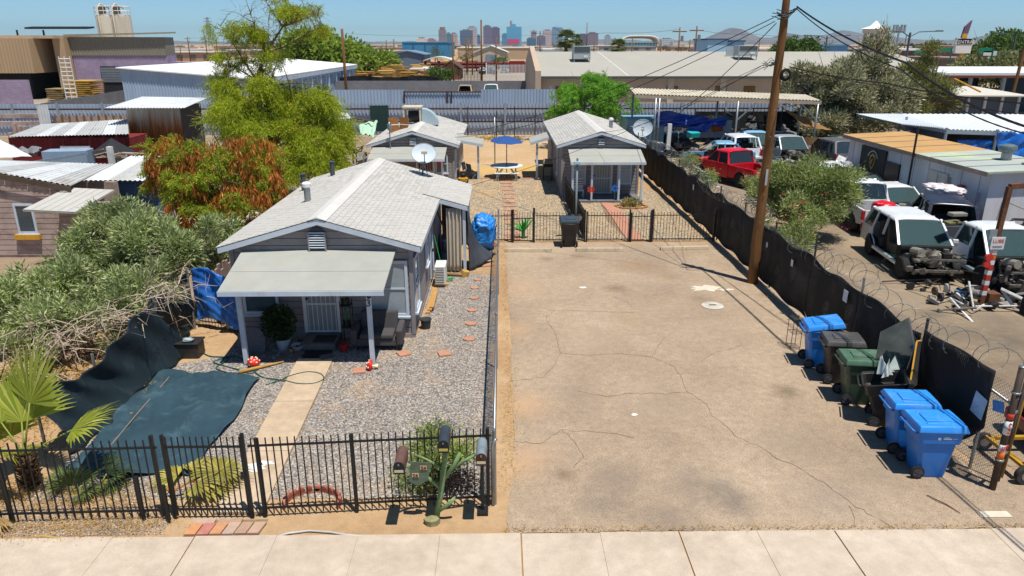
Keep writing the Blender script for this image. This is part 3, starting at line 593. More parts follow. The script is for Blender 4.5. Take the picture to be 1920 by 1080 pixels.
# tipped black bin, lid hanging open
b4=make_bin('black wheelie bin tipped back with its lid flung open beside the fence',M_BBLK,M_BBLK,0)
for ch in list(b4.children):
    if ch.name.startswith('lid'):ch.data.transform(Matrix.Translation((.48,0,1.02))@Matrix.Rotation(R(100),4,'Y')@Matrix.Translation((.4,0,-1.035)))
bin_at(b4,1662,792,R(-20));b4.rotation_euler=(0,R(-13),R(-22));b4.location.z=.03
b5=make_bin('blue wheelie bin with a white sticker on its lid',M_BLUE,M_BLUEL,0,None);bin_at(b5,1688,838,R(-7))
st=MB().box(-.05,.3,-.02,.24,1.148,1.151).build('sticker',mat('sticker_white','#e4e6e4',.5,.1,8),b5);MB().box(.0,.14,-.0,.07,1.1515,1.1535).build('sticker_print',mat('sticker_blue','#2450a8',.5),st)
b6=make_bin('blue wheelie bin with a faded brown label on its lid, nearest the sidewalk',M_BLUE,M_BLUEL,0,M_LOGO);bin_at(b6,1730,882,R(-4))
MB().box(-.32,-.06,-.1,.06,1.149,1.152).build('sticker',mat('sticker_brown','#7c6c5c',.7,.25,8),b6)
b7=make_bin('black wheelie bin standing against the rear picket fence',M_BBLK,mat('bin_lid_bluegrey','#3a4750',.45,.15,3,.06));bin_at(b7,1066,461,R(90))
# things in and behind the tipped bin
M_MIRROR=mat('mirror_glass','#6a7f8c',.08,.3,2.5,0,metal=.8)
pt=[V(7.98,13.95,.95),V(8.45,13.55,.95),V(8.5,13.5,1.6),V(8.33,13.62,2.2),V(7.98,13.95,1.75)]
t=thing('broken_mirror','tall broken mirror sheet standing up out of the tipped bin','mirror',(8.2,13.75,.7));MB().ext(pt,(.02,.02,0)).build('pane',M_MIRROR,t);MB().bar(pt[1],pt[2],.03).bar(pt[2],pt[3],.03).build('edge_strip',M_GALV,t)
t=thing('picture_frame','dark picture board with a yellow frame leaning behind the broken mirror','frame',(8.45,13.2,.8))
A_,B_,C_,D_=V(8.2,12.95,.95),V(8.52,13.15,.95),V(8.56,13.45,1.75),V(8.42,13.35,1.78)
MB().ext([A_,B_,C_,D_],(.015,-.02,0)).build('board',mat('board_dark','#3a3632',.6),t);M_YEL=mat('yellow_wood','#cf9a32',.6,.15,5)
mb=MB()
for a,b in((A_,B_),(B_,C_),(C_,D_),(D_,A_)):mb.bar(a,b,.03)
mb.build('frame_moulding',M_YEL,t)
for i in range(5):
    q=random.Random(i);c=V(8.05+q.uniform(-.15,.15),13.55+q.uniform(-.12,.12),1.0);o=MB().ext([c+V(q.uniform(-.2,0),q.uniform(-.1,.1),-.05),c+V(q.uniform(0,.2),q.uniform(-.15,0),0),c+V(q.uniform(-.05,.1),q.uniform(0,.15),.3)],(.01,.01,.004)).build('glass_shard',mat('pale_shard','#b9c4be',.15,.2,5));tag(o,'broken glass shards heaped in the tipped black bin','glass shard','glass shards in the tipped bin')
# wire rack
p=G(1486,652);t=thing('wire_rack','black wire rack standing left of the far blue bin','rack',p)
for s in(-1,1):
    for u in(-1,1):MB().cyl(p+V(s*.12,u*.16,0),p+V(s*.12,u*.16,.85),.008,n=6).build('upright',M_BLACK,t)
for z in(.06,.45,.84):
    mb=MB()
    for s in(-1,1):mb.cyl(p+V(s*.12,-.16,z),p+V(s*.12,.16,z),.006,n=5);mb.cyl(p+V(-.12,s*.16,z),p+V(.12,s*.16,z),.006,n=5)
    for k in range(-2,3):mb.cyl(p+V(-.12,k*.06,z),p+V(.12,k*.06,z),.004,n=4)
    mb.build('shelf',M_BLACK,t)
# ---------------------------------------------------------------- utility pole and its lines
M_POLE=mat('pole_wood','#7c5832',.85,.3,3.5,.5,streak=True,dirt='#3a2818',damt=.7,dscale=2.5)
def cable(pts,r=.012,sag=.0,n=16,k=5):
    o=[]
    for a,b in zip(pts[:-1],pts[1:]):
        a,b=Vector(a),Vector(b)
        for i in range(n):t_=i/n;o.append(a.lerp(b,t_)-V(0,0,sag*4*t_*(1-t_)))
    o.append(Vector(pts[-1]));return MB().tube(o,r,k)
PB=V(8.3,22.5,0);PT=V(8.33,22.38,9.4)
t=thing('utility_pole','tall brown wooden utility pole beside the screened fence','utility pole',PB)
pa=[PB.lerp(PT,k/12)+V(rnd.gauss(0,.008),rnd.gauss(0,.008),0)for k in range(13)]
MB().tube(pa,[.175-.006*k for k in range(13)],14).build('shaft',M_POLE,t,True)
at=lambda z:PB.lerp(PT,z/9.4)
MB().lathe([(.14,6.92),(.16,6.92),(.16,6.98),(.14,6.98)],12,at(0)).build('band',M_GALV,t);MB().lathe([(.13,8.25),(.15,8.25),(.15,8.32),(.13,8.32)],12,at(0)+V(.02,-.09,0)).build('band',M_GALV,t)
M_CABLE=mat('cable_black','#1c1c20',.6,.1)
mb=MB()
for k in range(5):mb.tube([at(6.72)+V(.2+.16*(1-.1*k)*math.cos(a),-.12-.01*k,.16*(1-.1*k)*math.sin(a)*1.1-.1)for a in np.linspace(0,6.28,18)],.012,5)
mb.build('cable_coil',M_CABLE,t,fix=False)
mb=MB()
for k in range(9):q=random.Random(k);a=at(8.3)+V(-.35,-.15,-.05+q.uniform(-.05,.12));mb.tube([a+V(q.uniform(-.1,.1),0,q.uniform(-.1,.2)),at(8.25)+V(-.05+q.uniform(-.05,.1),-.2,q.uniform(-.1,.15)),at(8.35)+V(.2,-.15,q.uniform(0,.12)),at(8.4)+V(.32,-.1,.08)],.012,5)
for k in range(8):q=random.Random(k+40);mb.tube([at(6.95)+V(-.5+q.uniform(-.05,.1),-.1,q.uniform(-.2,.1)),at(6.95)+V(-.3,-.16,q.uniform(-.1,.2)),at(6.95)+V(-.1,-.17,q.uniform(-.05,.1))],.008,4)
mb.build('splices',M_CABLE,t,fix=False)['kind']='stuff'
for z in(3.0,3.9,4.8,5.6,2.1):MB().obox(at(z)+V(-.02+.03*math.sin(z*5),-.165,0),(.03,.02,.03)).build('bolt',M_GALV,t)
MB().obox(at(3.55)+V(-.01,-.17,0),(.07,.02,.5)).build('tag_strip',mat('tag_pale','#a9aeb0',.6),t)
def line(label,pts,r=.013,sag=0):o=cable(pts,r,sag).build('overhead_cable',M_CABLE,fix=False);return tag(o,label,'cable','cables on the utility pole')
top=at(8.42);LU=top+V(-.35,-.1,-.2);RU=top+V(.3,-.1,.1);LM=at(6.95)+V(-.5,-.1,-.05);RM=at(6.85)+V(.3,-.1,0)
line('upper black service cable from the pole to the rear left house',[LU,(-2.4,40.6,2.75)],.013,.5)
line('second black service cable just under the upper one towards the rear left house',[LU+V(.05,0,-.1),(-2.5,40.4,2.6)],.012,.7)
line('black service cable from the pole top down to the rear right house',[LU+V(.1,0,-.15),(7.0,36.6,2.9)],.013,.3)
line('thin telephone line from the mid pole clamp to the ridge of the rear right house',[LM,(5.1,36.2,3.35)],.008,.4)
line('thin telephone line from the mid pole clamp to the front house',[LM+V(.05,0,-.05),(-1.2,27.4,2.35)],.008,.3)
line('thin line from the mid pole clamp to the shade canopy behind',[LM,(11.5,50,4.4)],.008,.3)
line('thick black cable sweeping from the pole top over the junkyard to the right',[RU,AX(1700,118,8.75),AX(1920,236,8.9),(9.6,2,5.9)],.024,.12)
line('second thick cable hanging just under the sweeping one',[RU+V(0,0,-.06),AX(1690,130,8.75),AX(1920,250,8.95),(9.65,2,5.75)],.014,.16)
line('black cable from the cable coil towards the right over the tamarisk',[RM,AX(1660,156,9.2),AX(1920,194,9.9),(12,0,6.2)],.014,.05)
line('grey cable below the coil running right',[RM+V(0,0,.1),AX(1650,160,9.2),AX(1920,214,10.),(12.4,0,6)],.009,.08)
# ================================================================== THE THREE GREY HOUSES
M_SIDE=mat('mauve_siding','#908c8c',.75,.12,2,.15,island=.16,dirt='#a8a2a6',damt=.4,dscale=1.2)
M_TRIM=mat('trim_paint','#c2ccd6',.6,.08,2,.1,dirt='#8f8f90',damt=.35)
M_SHIN=mat('pale_shingle','#bdbab3',.9,.08,2.2,.35,island=.2,dirt='#a9a49a',damt=.4,dscale=.8)
M_ROLL=mat('rolled_roofing','#9fa098',.9,.08,1.5,.3,dirt='#a8a090',damt=.45,dscale=.9)
M_PANE=glass('window_pane','#3c4a55');M_CURT=mat('window_blind','#a9b3ba',.8,.08,3)
M_IRONW=mat('white_iron','#d3d8dc',.5,.06,3)
def window(parent,o,U,N,w_,h_,mid=True,pane=None,name='window',sill=True):
    """o = lower left corner on the wall face, U along the wall, N out of it"""
    o,U,N=Vector(o),Vector(U),Vector(N);Z=V(0,0,1)
    def blk(mb,u0,u1,z0,z1,d0,d1):mb.add([o+U*u+Z*z+N*d for d in(d0,d1)for u,z in((u0,z0),(u1,z0),(u1,z1),(u0,z1))],[(3,2,1,0),(4,5,6,7),(0,1,5,4),(1,2,6,5),(2,3,7,6),(3,0,4,7)]);return mb
    f=.075;mb=MB();blk(mb,-f,0,-f,h_+f,0,.05);blk(mb,w_,w_+f,-f,h_+f,0,.05);blk(mb,0,w_,h_,h_+f,0,.048);blk(mb,0,w_,-f,0,0,.048)
    fr=mb.build(name,M_TRIM,parent)
    blk(MB(),0.002,w_-.002,0.002,h_-.002,.006,.022).build('pane',pane or M_PANE,fr)
    if mid:blk(MB(),0.003,w_-.003,h_*.5-.022,h_*.5+.022,.024,.042).build('sash',M_TRIM,fr)
    if sill:blk(MB(),-f-.03,w_+f+.03,-f-.05,-f-.002,0,.09).build('sill',M_TRIM,fr)
    return fr
def clap(parent,o,U,N,zs,width,ex=.17,name='siding_board',m=None):
    """each board a wedge; width(z) -> (u0, u1)"""
    o,U,N=Vector(o),Vector(U),Vector(N);z=zs[0]
    while z<zs[1]-.02:
        zt=min(z+ex,zs[1]);a0,a1=width(z);zn=zt;zt-=.018;b0,b1=width(zt)
        if min(a1-a0,b1-b0)>.08:
            k=lambda u,zz,d:o+U*u+V(0,0,zz)+N*d
            MB().add([k(a0,z,0),k(a1,z,0),k(a1,z,.019),k(a0,z,.019),k(b0,zt,0),k(b1,zt,0),k(b1,zt,.012),k(b0,zt,.012)],[(0,1,2,3),(7,6,5,4),(3,2,6,7),(0,4,5,1),(0,3,7,4),(1,5,6,2)]).build(name,m or M_SIDE,parent,fix=False)
        z=zn
def shingles(parent,e0,e1,r0,r1,parts=0,tab=.305,ex=.145,m=None,near='e0'):
    """tabs over the slope: eave e0->e1, ridge r0->r1; the ones nearest to the street are single parts"""
    e0,e1,r0,r1=map(Vector,(e0,e1,r0,r1));U=(e1-e0).normalized();L=(e1-e0).length;S=((r0-e0)-U*(r0-e0).dot(U));Wd=S.length;S.normalize()
    N=U.cross(S);N=N if N.z>0 else-N;m=m or M_SHIN;rows=int(Wd/ex)+1;cols=int(L/tab)+1;cells=[]
    for i in range(rows):
        for j in range(-1,cols):
            u0=max(0,(j+.5*(i%2))*tab);u1=min(L,(j+1+.5*(i%2))*tab);s0=i*ex;s1=min(Wd,s0+ex*1.25)
            if u1-u0>.05 and s1-s0>.03:cells.append((u0,s0,u1-u0,s1-s0))
    full=[c for c in cells if abs(c[2]-tab)<.01 and abs(c[3]-ex*1.25)<.01]
    key=(lambda c:(e0+U*c[0]+S*c[1]).y);single=set(sorted(full,key=key)[:parts]);me=None;off=root_off(parent)
    g_=.007
    def tabv(u,s,w_,h_,j=0):
        k=lambda a,b,d:e0+U*(u+a)+S*(s+b)+N*d
        return[k(g_,0,.02+j),k(w_-g_,0,.02+j),k(w_-g_,h_,.003),k(g_,h_,.003),k(g_,0,0),k(w_-g_,0,0)],[(0,1,2,3),(4,5,1,0),(4,0,3),(5,2,1)]
    big=MB()
    for c_ in cells:
        if c_ in single:
            if me is None:
                v_,f_=tabv(0,0,tab,ex*1.25);base=e0;mb=MB().add([p-base for p in v_],f_);me=bpy.data.meshes.new('shingle');me.from_pydata(mb.v,[],mb.f);me.materials.append(m)
            ob=bpy.data.objects.new('shingle',me);col.objects.link(ob);ob.parent=parent;ob.location=U*c_[0]+S*c_[1]+base-off+N*rnd.uniform(0,.004)
        else:v_,f_=tabv(*c_,rnd.uniform(0,.004));big.add(v_,f_)
    if big.v:o_=big.build('shingle_field',m,parent,fix=False);o_['kind']='stuff'
def gable_house(name,label,x0,x1,y0,y1,ze,zr,ov,ovf,parts=0,zb=.12,tab=.305,sides='R',ex=.17):
    t=thing(name,label,'house',(x0,y0,0));xm=(x0+x1)/2;k=(zr-ze)/((x1-x0)/2+ov)   # ze = eave edge height, zr = ridge height
    zw=ze+k*ov-.05                                                # wall top at the side walls
    MB().ext([V(x0,y0,zb),V(x1,y0,zb),V(x1,y0,zw),V(xm,y0,zr-.09),V(x0,y0,zw)],(0,y1-y0,0)).build('wall',mat('sheathing_gap_shade','#3c393e',.9,.1),t)  # wall colour darkened to paint shadow lines into the gaps between siding boards
    MB().box(x0-.03,x1+.03,y0-.04,y1,0,zb).build('foundation',mat('foundation','#9a9088',.95,.2,3,.4),t)
    wd=lambda z:(max(0,(z-zw)/k)+.02,(x1-x0)-max(0,(z-zw)/k)-.02)
    clap(t,(x0,y0,0),(1,0,0),(0,-1,0),(zb,zr-.12),wd,ex)
    if 'R' in sides:clap(t,(x1,y0,0),(0,1,0),(1,0,0),(zb,zw),lambda z:(.02,y1-y0-.02),ex)
    if 'L' in sides:clap(t,(x0,y1,0),(0,-1,0),(-1,0,0),(zb,zw),lambda z:(.02,y1-y0-.02),ex)
    for x,s in((x0,-1),(x1,1)):MB().box(x-.05,x+.05,y0-.05,y0+.05,zb,zw+.05).build('corner_board',M_TRIM if 0 else M_SIDE,t)
    ya,yb=y0-ovf,y1+.25
    rf=MB();th=.07
    for s,xe in((-1,x0-ov),(1,x1+ov)):rf.ext([V(xe,ya,ze),V(xm,ya,zr),V(xm,ya,zr-th),V(xe,ya,ze-th)],(0,yb-ya,0))
    rf=rf.build('roof',mat('roof_felt','#77746e',.95,.1),t)
    for s,xe in((-1,x0-ov),(1,x1+ov)):
        a,b=V(xe,ya-.012,ze-.015),V(xm,ya-.012,zr-.015);MB().ext([a,b,b-V(0,0,.14),a-V(0,0,.14)],(0,-.03,0)).build('barge_board',M_TRIM,rf)
        MB().ext([V(xe,ya,ze-.012),V(xe,ya,ze-.13),V(xe+s*.025,ya,ze-.13),V(xe+s*.025,ya,ze-.012)],(0,yb-ya,0)).build('fascia',M_TRIM,rf)
        nz=V(s*k,0,1).normalized()*.004
        shingles(rf,V(xe+s*.03,ya-.05,ze-.008)+nz,V(xe+s*.03,yb,ze-.008)+nz,V(xm,ya-.05,zr)+nz,V(xm,yb,zr)+nz,parts,tab)
    MB().ext([V(xm-.24,ya-.06,zr-.24*k+.03),V(xm,ya-.06,zr+.045),V(xm+.24,ya-.06,zr-.24*k+.03),V(xm,ya-.06,zr+.005)],(0,yb-ya+.06,0)).build('ridge_cap',mat('ridge_roll','#c6c4be',.9,.08,2,.2),rf)
    return t,rf
def porch(t,x0,x1,yf,yb_,zf,zb_,posts,m=M_ROLL,pw=.055,skew=0):
    r_=MB().add([V(x0,yf,zf),V(x1,yf,zf),V(x1+skew,yb_,zb_),V(x0-skew,yb_,zb_),V(x0,yf,zf+.045),V(x1,yf,zf+.045),V(x1+skew,yb_,zb_+.045),V(x0-skew,yb_,zb_+.045)],[(3,2,1,0),(4,5,6,7),(0,1,5,4),(1,2,6,5),(2,3,7,6),(3,0,4,7)]).build('porch_roof',m,t)
    MB().box(x0-.01,x1+.01,yf-.03,yf-.005,zf-.08,zf+.035).build('fascia',M_TRIM,r_)
    MB().box(x0+.05,x1-.05,yf+.22,yf+.32,zf-.09,zf+.0).build('beam',M_TRIM,r_)
    k=(zb_-zf)/(yb_-yf);mb=MB()                                   # lap seam across the rolled roofing
    for f in(.45,):y=yf+(yb_-yf)*f;mb.add([V(x0,y,zf+.05+k*(y-yf)),V(x1,y,zf+.05+k*(y-yf)),V(x1,y+.5,zf+.0475+k*(y+.5-yf)),V(x0,y+.5,zf+.0475+k*(y+.5-yf))],[(0,1,2,3)]).build('roofing_lap',m,r_,solid=.004)
    for i,(px,py)in enumerate(posts):
        p_o=MB().box(px-pw,px+pw,py-pw,py+pw,.02,zf+.0).build('porch_post',M_TRIM,t,bevel=.006)
    return r_
def security_door(t,x0,x1,y,z0,z1,screen='#8f959a'):
    d=MB().box(x0-.09,x0,y-.06,y,z0,z1+.08).box(x1,x1+.09,y-.06,y,z0,z1+.08).box(x0,x1,y-.058,y,z1,z1+.08).build('door',M_IRONW,t)
    MB().box(x0,x1,y-.03,y-.005,z0+.01,z1).build('door_leaf',mat('door_screen'+screen,screen,.7,.12,4),d)
    mb=MB()
    for k in range(7):x=x0+.04+(x1-x0-.08)*k/6;mb.box(x-.008,x+.008,y-.055,y-.033,z0+.06,z1-.04)
    mb.build('grille',M_IRONW,d);mb=MB()
    for z in(z0+.035,z0+(z1-z0)*.42,z1-.1,z1-.03):mb.box(x0+.01,x1-.01,y-.06,y-.036,z-.02,z+.02)
    mb.build('cross_bar',M_IRONW,d)
    MB().lathe([(.012,0),(.03,0),(.03,-.05),(.015,-.06)],10,(x0+.04,y-.06,z0+(z1-z0)*.5),'y').build('knob',M_BLACK,d)
    return d
# ---------------------------------------------------------------- front house (number 3)
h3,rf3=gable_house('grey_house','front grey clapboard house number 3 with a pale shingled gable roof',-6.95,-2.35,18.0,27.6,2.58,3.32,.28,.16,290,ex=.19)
porch(h3,-6.62,-2.76,15.98,17.95,1.99,2.42,((-6.3,16.36),(-3.18,16.3)),skew=.04)
text('house_number','3',.26,M_BLACK,h3,facing(V(-3.18,16.235,1.62)))
for dx,dz in((0,0),(-.03,.02),(.03,.02)):MB().obox(V(-3.16+dx,16.238,1.76+dz),(.035,.012,.05)).build('number_finial',M_BLACK,h3)
security_door(h3,-5.15,-4.35,17.965,.2,2.12)
window(h3,(-6.72,17.965,.8),(1,0,0),(0,-1,0),.78,1.15,True,M_PANE)
window(h3,(-3.42,17.965,.72),(1,0,0),(0,-1,0),.9,1.38,True,mat('blind_pane','#97a2a8',.25,.1,4,0,spec=.5))
window(h3,(-2.318,18.25,.72),(0,1,0),(1,0,0),.75,1.38,True,glass('pane_blue','#5d7d94'))
window(h3,(-2.318,21.2,1.1),(0,1,0),(1,0,0),.5,.9,True,M_CURT)
d=MB().box(-2.33,-2.28,22.6,23.5,.15,2.2).build('side_door',M_TRIM,h3);MB().box(-2.275,-2.262,22.7,23.4,.25,2.1).build('panel',mat('door_grey','#7f868c',.6),d);MB().box(-2.26,-2.21,22.75,22.8,1.05,1.15).build('handle',M_BLACK,d)
# gable louvre
vb=[V(-4.9,17.95,2.5),V(-4.52,17.95,2.5),V(-4.52,17.95,2.92)]+[V(-4.71+.19*math.cos(a),17.95,2.92+.15*math.sin(a))for a in np.linspace(.3,math.pi-.3,6)]+[V(-4.9,17.95,2.92)]
lv=MB().ext(vb,(0,-.03,0)).build('gable_vent',mat('vent_dark','#4a4f58',.8),h3)
for k in range(7):MB().obox(V(-4.71,17.9,2.54+k*.065),(.4,.07,.022),0,R(-25)).build('slat',M_TRIM,lv)
for s in(-1,1):MB().box(-4.71+s*.21-.02,-4.71+s*.21+.02,17.87,17.96,2.46,2.95).build('vent_jamb',M_SIDE,lv)
MB().box(-5.75,-4.72,17.9,17.955,1.9,2.08).build('header_vent',mat('vent_dark','#4a4f58',.8),h3)
# flue, pipes, dish, ridge litter
f=thing('roof_flue','galvanised flue pipe with a cap on the left roof slope of the front house','flue',(-5.82,21.5,2.9));MB().cyl((-5.82,21.5,2.9),(-5.82,21.5,3.42),.1,n=12).build('pipe',M_GALV,f,'auto');MB().lathe([(.1,3.42),(.14,3.44),(.14,3.54),(.1,3.58),(.02,3.6)],12,(-5.82,21.5,0)).build('cap',M_WHITE,f,'auto')
for(x,y,hh,l)in((-6.75,24.6,.55,'dark vent stack at the left eave of the front house'),(-6.2,26.6,.5,'square grey vent box behind the dark stack on the front roof')):
    z=2.58+(x+7.23)*.29;o=MB().tube([(x,y,z-.05),(x,y,z+hh)],.09,8).lathe([(.1,z+hh),(.12,z+hh+.03),(.03,z+hh+.06)],8,(x,y,0)).build('vent_stack',mat('vent_black','#4c4f54',.6),None,'auto');tag(o,l,'vent')
def dish(label,base,cen,rad,tilt,az,arm=True):
    t=thing('satellite_dish',label,'satellite dish',base);base,cen=Vector(base),Vector(cen);Rm=Matrix.Translation(cen)@Euler((R(90)-tilt,0,az)).to_matrix().to_4x4();m=MB()
    prof=[(rad*r_,.16*rad*r_*r_)for r_ in(.02,.25,.5,.75,.95,1.0)];m.lathe(prof+[(rad*.97,.16*rad+.015)],28);m.v=[tuple(Rm@Vector((p[0],p[1]*.92,p[2])))for p in m.v];m.f=[f_ for f_ in m.f if len(f_)==4]
    m.build('reflector',mat('dish_grey','#b9c4cb',.5,.06,3),t,True,solid=.01)
    fp=Rm@Vector((0,-rad*.35,rad*.85));lo=Rm@Vector((0,-rad*.95,.12*rad));bk=Rm@Vector((0,0,-.03))
    MB().tube([lo,fp],.018,6).build('feed_arm',mat('dish_arm','#55585c',.5),t);MB().obox(fp,(.22,.1,.1),az).build('feed_horn',mat('horn_beige','#b9ad92',.6),t,bevel=.01)
    MB().tube([base,base.lerp(bk,.6)+V(0,0,.05),bk],.03,8).build('mast',mat('dish_arm','#55585c',.5),t,True)
    for s in(-1,1):MB().tube([base+V(s*.22,-.12,-.02),base.lerp(bk,.55)],.014,6).build('strut',M_GALV,t)
    MB().obox(base,(.25,.2,.02),az).build('foot_plate',M_GALV,t)
    return t
dish('large grey satellite dish standing on the rear slope of the front house',(-2.92,26.9,2.86),(-2.85,26.95,3.62),.46,R(38),R(8))
# lean-to carport with curtains
t=thing('lean_to','shingled lean-to roof on the right side of the front house','lean-to',(-1.6,25,0))
ya,yb=23.75,27.6;A,B=V(-2.55,ya,2.74),V(-1.12,ya,2.34)
MB().ext([A,B,B-V(0,0,.06),A-V(0,0,.06)],(0,yb-ya,0)).build('deck',M_ROLL,t);MB().ext([A-V(0,.01,.015),B-V(0,.01,.015),B-V(0,.01,.15),A-V(0,.01,.15)],(0,-.025,0)).build('fascia',M_TRIM,t)
shingles(t,V(-1.09,yb,2.345),V(-1.09,ya-.03,2.345),V(-2.6,yb,2.77),V(-2.6,ya-.03,2.77),120)
for y in(23.85,27.4):MB().box(-1.3,-1.2,y-.05,y+.05,0,2.28).build('post',M_TRIM,t)
MB().box(-2.3,-1.2,27.42,27.46,0,2.35).build('back_wall',mat('dark_board','#4b4440',.9),t)
MB().bar((-2.3,24.4,2.3),(-1.85,24.5,1.0),.1,.05).build('brace_plank',mat('brown_plank','#7b4a28',.85),t)
def curtain(name,label,cat,x0,x1,y,z0,z1,m,folds=6,amp=.05,flare=0):
    o=MB().grid(lambda u,v:(x0+(x1-x0)*u+.02*math.sin(u*17)*(1-v),y+amp*math.sin(u*folds*6.28)*(1.15-.5*v)-flare*(1-v),z0+(z1-z0)*v+.03*math.sin(u*21)*(1-v)),48,10).build(name,m,None,True,solid=.006);return tag(o,label,cat)
curtain('curtain','beige curtain hanging at the front of the lean-to','curtain',-1.85,-1.34,23.8,.06,2.26,mat('beige_curtain','#cdc3b0',.9,.06,2,.1,tr=.15),4)
M_TARPD=mat('charcoal_tarp','#3f434b',.55,.15,1.2,.15,dirt='#5d626a',damt=.4)
def fn(u,v):                                                                 # grey sheet swept from the post top out to the chain link fence
    top=V(-1.15,23.95+.9*u,2.25-.25*u);bot=V(-1.1+.95*u**1.2,23.8+1.3*u,.05+.35*u*u)
    p=top.lerp(bot,v);bell=math.sin(v*math.pi)*.18*u;return p+V(-bell+.05*math.sin(u*22+v*3)*v,-.04*math.sin(u*22)*v,-.35*math.sin(v*math.pi*.9)*u)
o=MB().grid(fn,36,16).build('draped_sheet',M_TARPD,None,True,solid=.006);tag(o,'charcoal sheet draped from the lean-to post towards the fence','tarp')
# stuff inside the lean-to
for(x,y,r_,h_,c_,l)in((-2.0,25.0,.17,.38,'#5f86a8','blue bucket standing inside the lean-to'),(-1.95,25.3,.16,.75,'#8fa6b8','pale bucket stacked inside the lean-to')):
    o=MB().lathe([(.02,0.0),(r_*.85,0.0),(r_,h_),(r_*1.06,h_),(r_*.9,h_-.02),(.02,h_-.03)],16,(x,y,0)).build('bucket',mat('bucket'+c_,c_,.5),None,'auto');tag(o,l,'bucket')
o=MB().box(-2.2,-1.7,25.8,26.6,0,.8).build('storage_box',mat('storage_box','#6a6660',.8),bevel=.02);tag(o,'grey storage box deep inside the lean-to','box')
# crumpled blue tarp bundle
M_TBLUE=mat('blue_tarp','#2380d4',.4,.15,2.5,.25,spec=.45,dirt='#4f9ad8',damt=.4,dscale=3)
def crumple(mb,c,r,seed,n=40,m=26,amp=.09,flat=0.):
    q=random.Random(seed);ws=[(Vector((q.gauss(0,1),q.gauss(0,1),q.gauss(0,1))).normalized()*q.uniform(3,11),q.uniform(0,6.28),q.uniform(.3,1))for _ in range(14)];c=Vector(c);vs=[]
    for j in range(m+1):
        for i in range(n):
            ph,th=math.pi*j/m,2*math.pi*i/n;d=Vector((math.sin(ph)*math.cos(th),math.sin(ph)*math.sin(th),-math.cos(ph)))
            k=1+amp*sum((1-abs(math.sin(w_.dot(d)+p))*2)*a for w_,p,a in ws)/4
            e=Vector((abs(d.x)**.7*math.copysign(1,d.x),abs(d.y)**.7*math.copysign(1,d.y),abs(d.z)**.75*math.copysign(1,d.z)));p_=c+Vector((e.x*r[0],e.y*r[1],e.z*r[2]))*k;p_.z=max(p_.z,flat);vs.append(p_)
    return mb.add(vs,[(j*n+i,j*n+(i+1)%n,(j+1)*n+(i+1)%n,(j+1)*n+i)for j in range(m)for i in range(n)])
t=thing('tarp_bundle','big bright blue tarp bundle behind the lean-to','tarp',(-.66,26.9,0));crumple(MB(),(-.66,26.9,.68),(.5,.6,.7),5,60,36,.17,.01).build('tarp',M_TBLUE,t,True)
MB().tube([(-.66+.5*math.cos(a),26.9+.64*math.sin(a),.95+.12*math.sin(a*2))for a in np.linspace(3.1,6.3,14)],.012,5).build('tie_cord',M_CABLE,t)
# salmon slabs behind the lean-to
for i,(x,y)in enumerate(((870,500),(905,478),(925,462),(912,500),(890,470))):
    p=G(x,y);o=MB().obox(p+V(0,.2,.02),(.42,.42,.04),.1*i).build('paving_slab',M_SALMON,bevel=.006);tag(o,'salmon paving slab on the path between lean-to and chain link fence','paving slab','salmon slabs beside the lean-to')
# ---------------------------------------------------------------- rear right house (1)
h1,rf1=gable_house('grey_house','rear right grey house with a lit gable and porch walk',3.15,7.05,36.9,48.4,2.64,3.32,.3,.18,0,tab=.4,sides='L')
porch(h1,3.42,7.1,35.15,36.85,1.98,2.42,((3.55,35.35),(4.5,35.35),(5.85,35.35),(6.98,35.35)),skew=.0,pw=.05)
MB().box(3.35,7.05,35.25,36.86,0,.1).build('porch_slab',mat('porch_slab','#6f7076',.9,.15,3),h1)
security_door(h1,4.75,5.65,36.865,.15,2.05,'#9aa09a');window(h1,(3.7,36.865,.75),(1,0,0),(0,-1,0),.6,1.25,True,M_CURT);window(h1,(6.05,36.865,.75),(1,0,0),(0,-1,0),.6,1.25,True,M_CURT)
window(h1,(3.12,40.0,.8),(0,-1,0),(-1,0,0),.7,1.2);window(h1,(3.12,44.6,.8),(0,-1,0),(-1,0,0),.7,1.2)
lv=MB().box(4.95,5.25,36.8,36.86,2.62,3.0).build('gable_vent',mat('vent_dark','#4a4f58',.8),h1)
for k in range(4):MB().obox(V(5.1,36.78,2.66+k*.09),(.3,.06,.02),0,R(-25)).build('slat',M_TRIM,lv)
wreath=MB().tube([(5.2+.09*math.cos(a),36.79,1.95+.09*math.sin(a))for a in np.linspace(0,6.0,14)],.03,6).build('door_wreath',M_YEL,None,True);tag(wreath,'small yellow wreath on the rear right house door','wreath')
f=thing('roof_flue','short flue with a round cap on the right slope of the rear house','flue',(6.25,41.5,2.95));MB().cyl((6.25,41.5,2.9),(6.25,41.5,3.4),.11,n=12).build('pipe',M_GALV,f,'auto');MB().lathe([(.11,3.4),(.15,3.42),(.13,3.52),(.02,3.56)],12,(6.25,41.5,0)).build('cap',M_WHITE,f,'auto')
def awning(label,x0,x1,y0,y1,z0,z1,px,py):
    t=thing('side_awning',label,'awning',(px,py,0));a,b=V(x0,y0,z0),V(x1,y0,z1);MB().ext([a,b,b+V(0,0,.05),a+V(0,0,.05)],(0,y1-y0,0)).build('roof_panel',M_ROLL,t)
    MB().ext([a-V(0,.02,.1),b-V(0,.02,.1),b-V(0,.02,-.04),a-V(0,.02,-.04)],(0,-.02,0)).build('fascia',M_TRIM,t);MB().box(px-.06,px+.06,py-.06,py+.06,0,min(z0,z1)+.03+abs(z1-z0)*.15).build('post',M_TRIM,t)
awning('white awning on the left side of the rear right house over the grill',3.1,1.7,41.7,44.2,2.5,2.08,2.1,41.9)
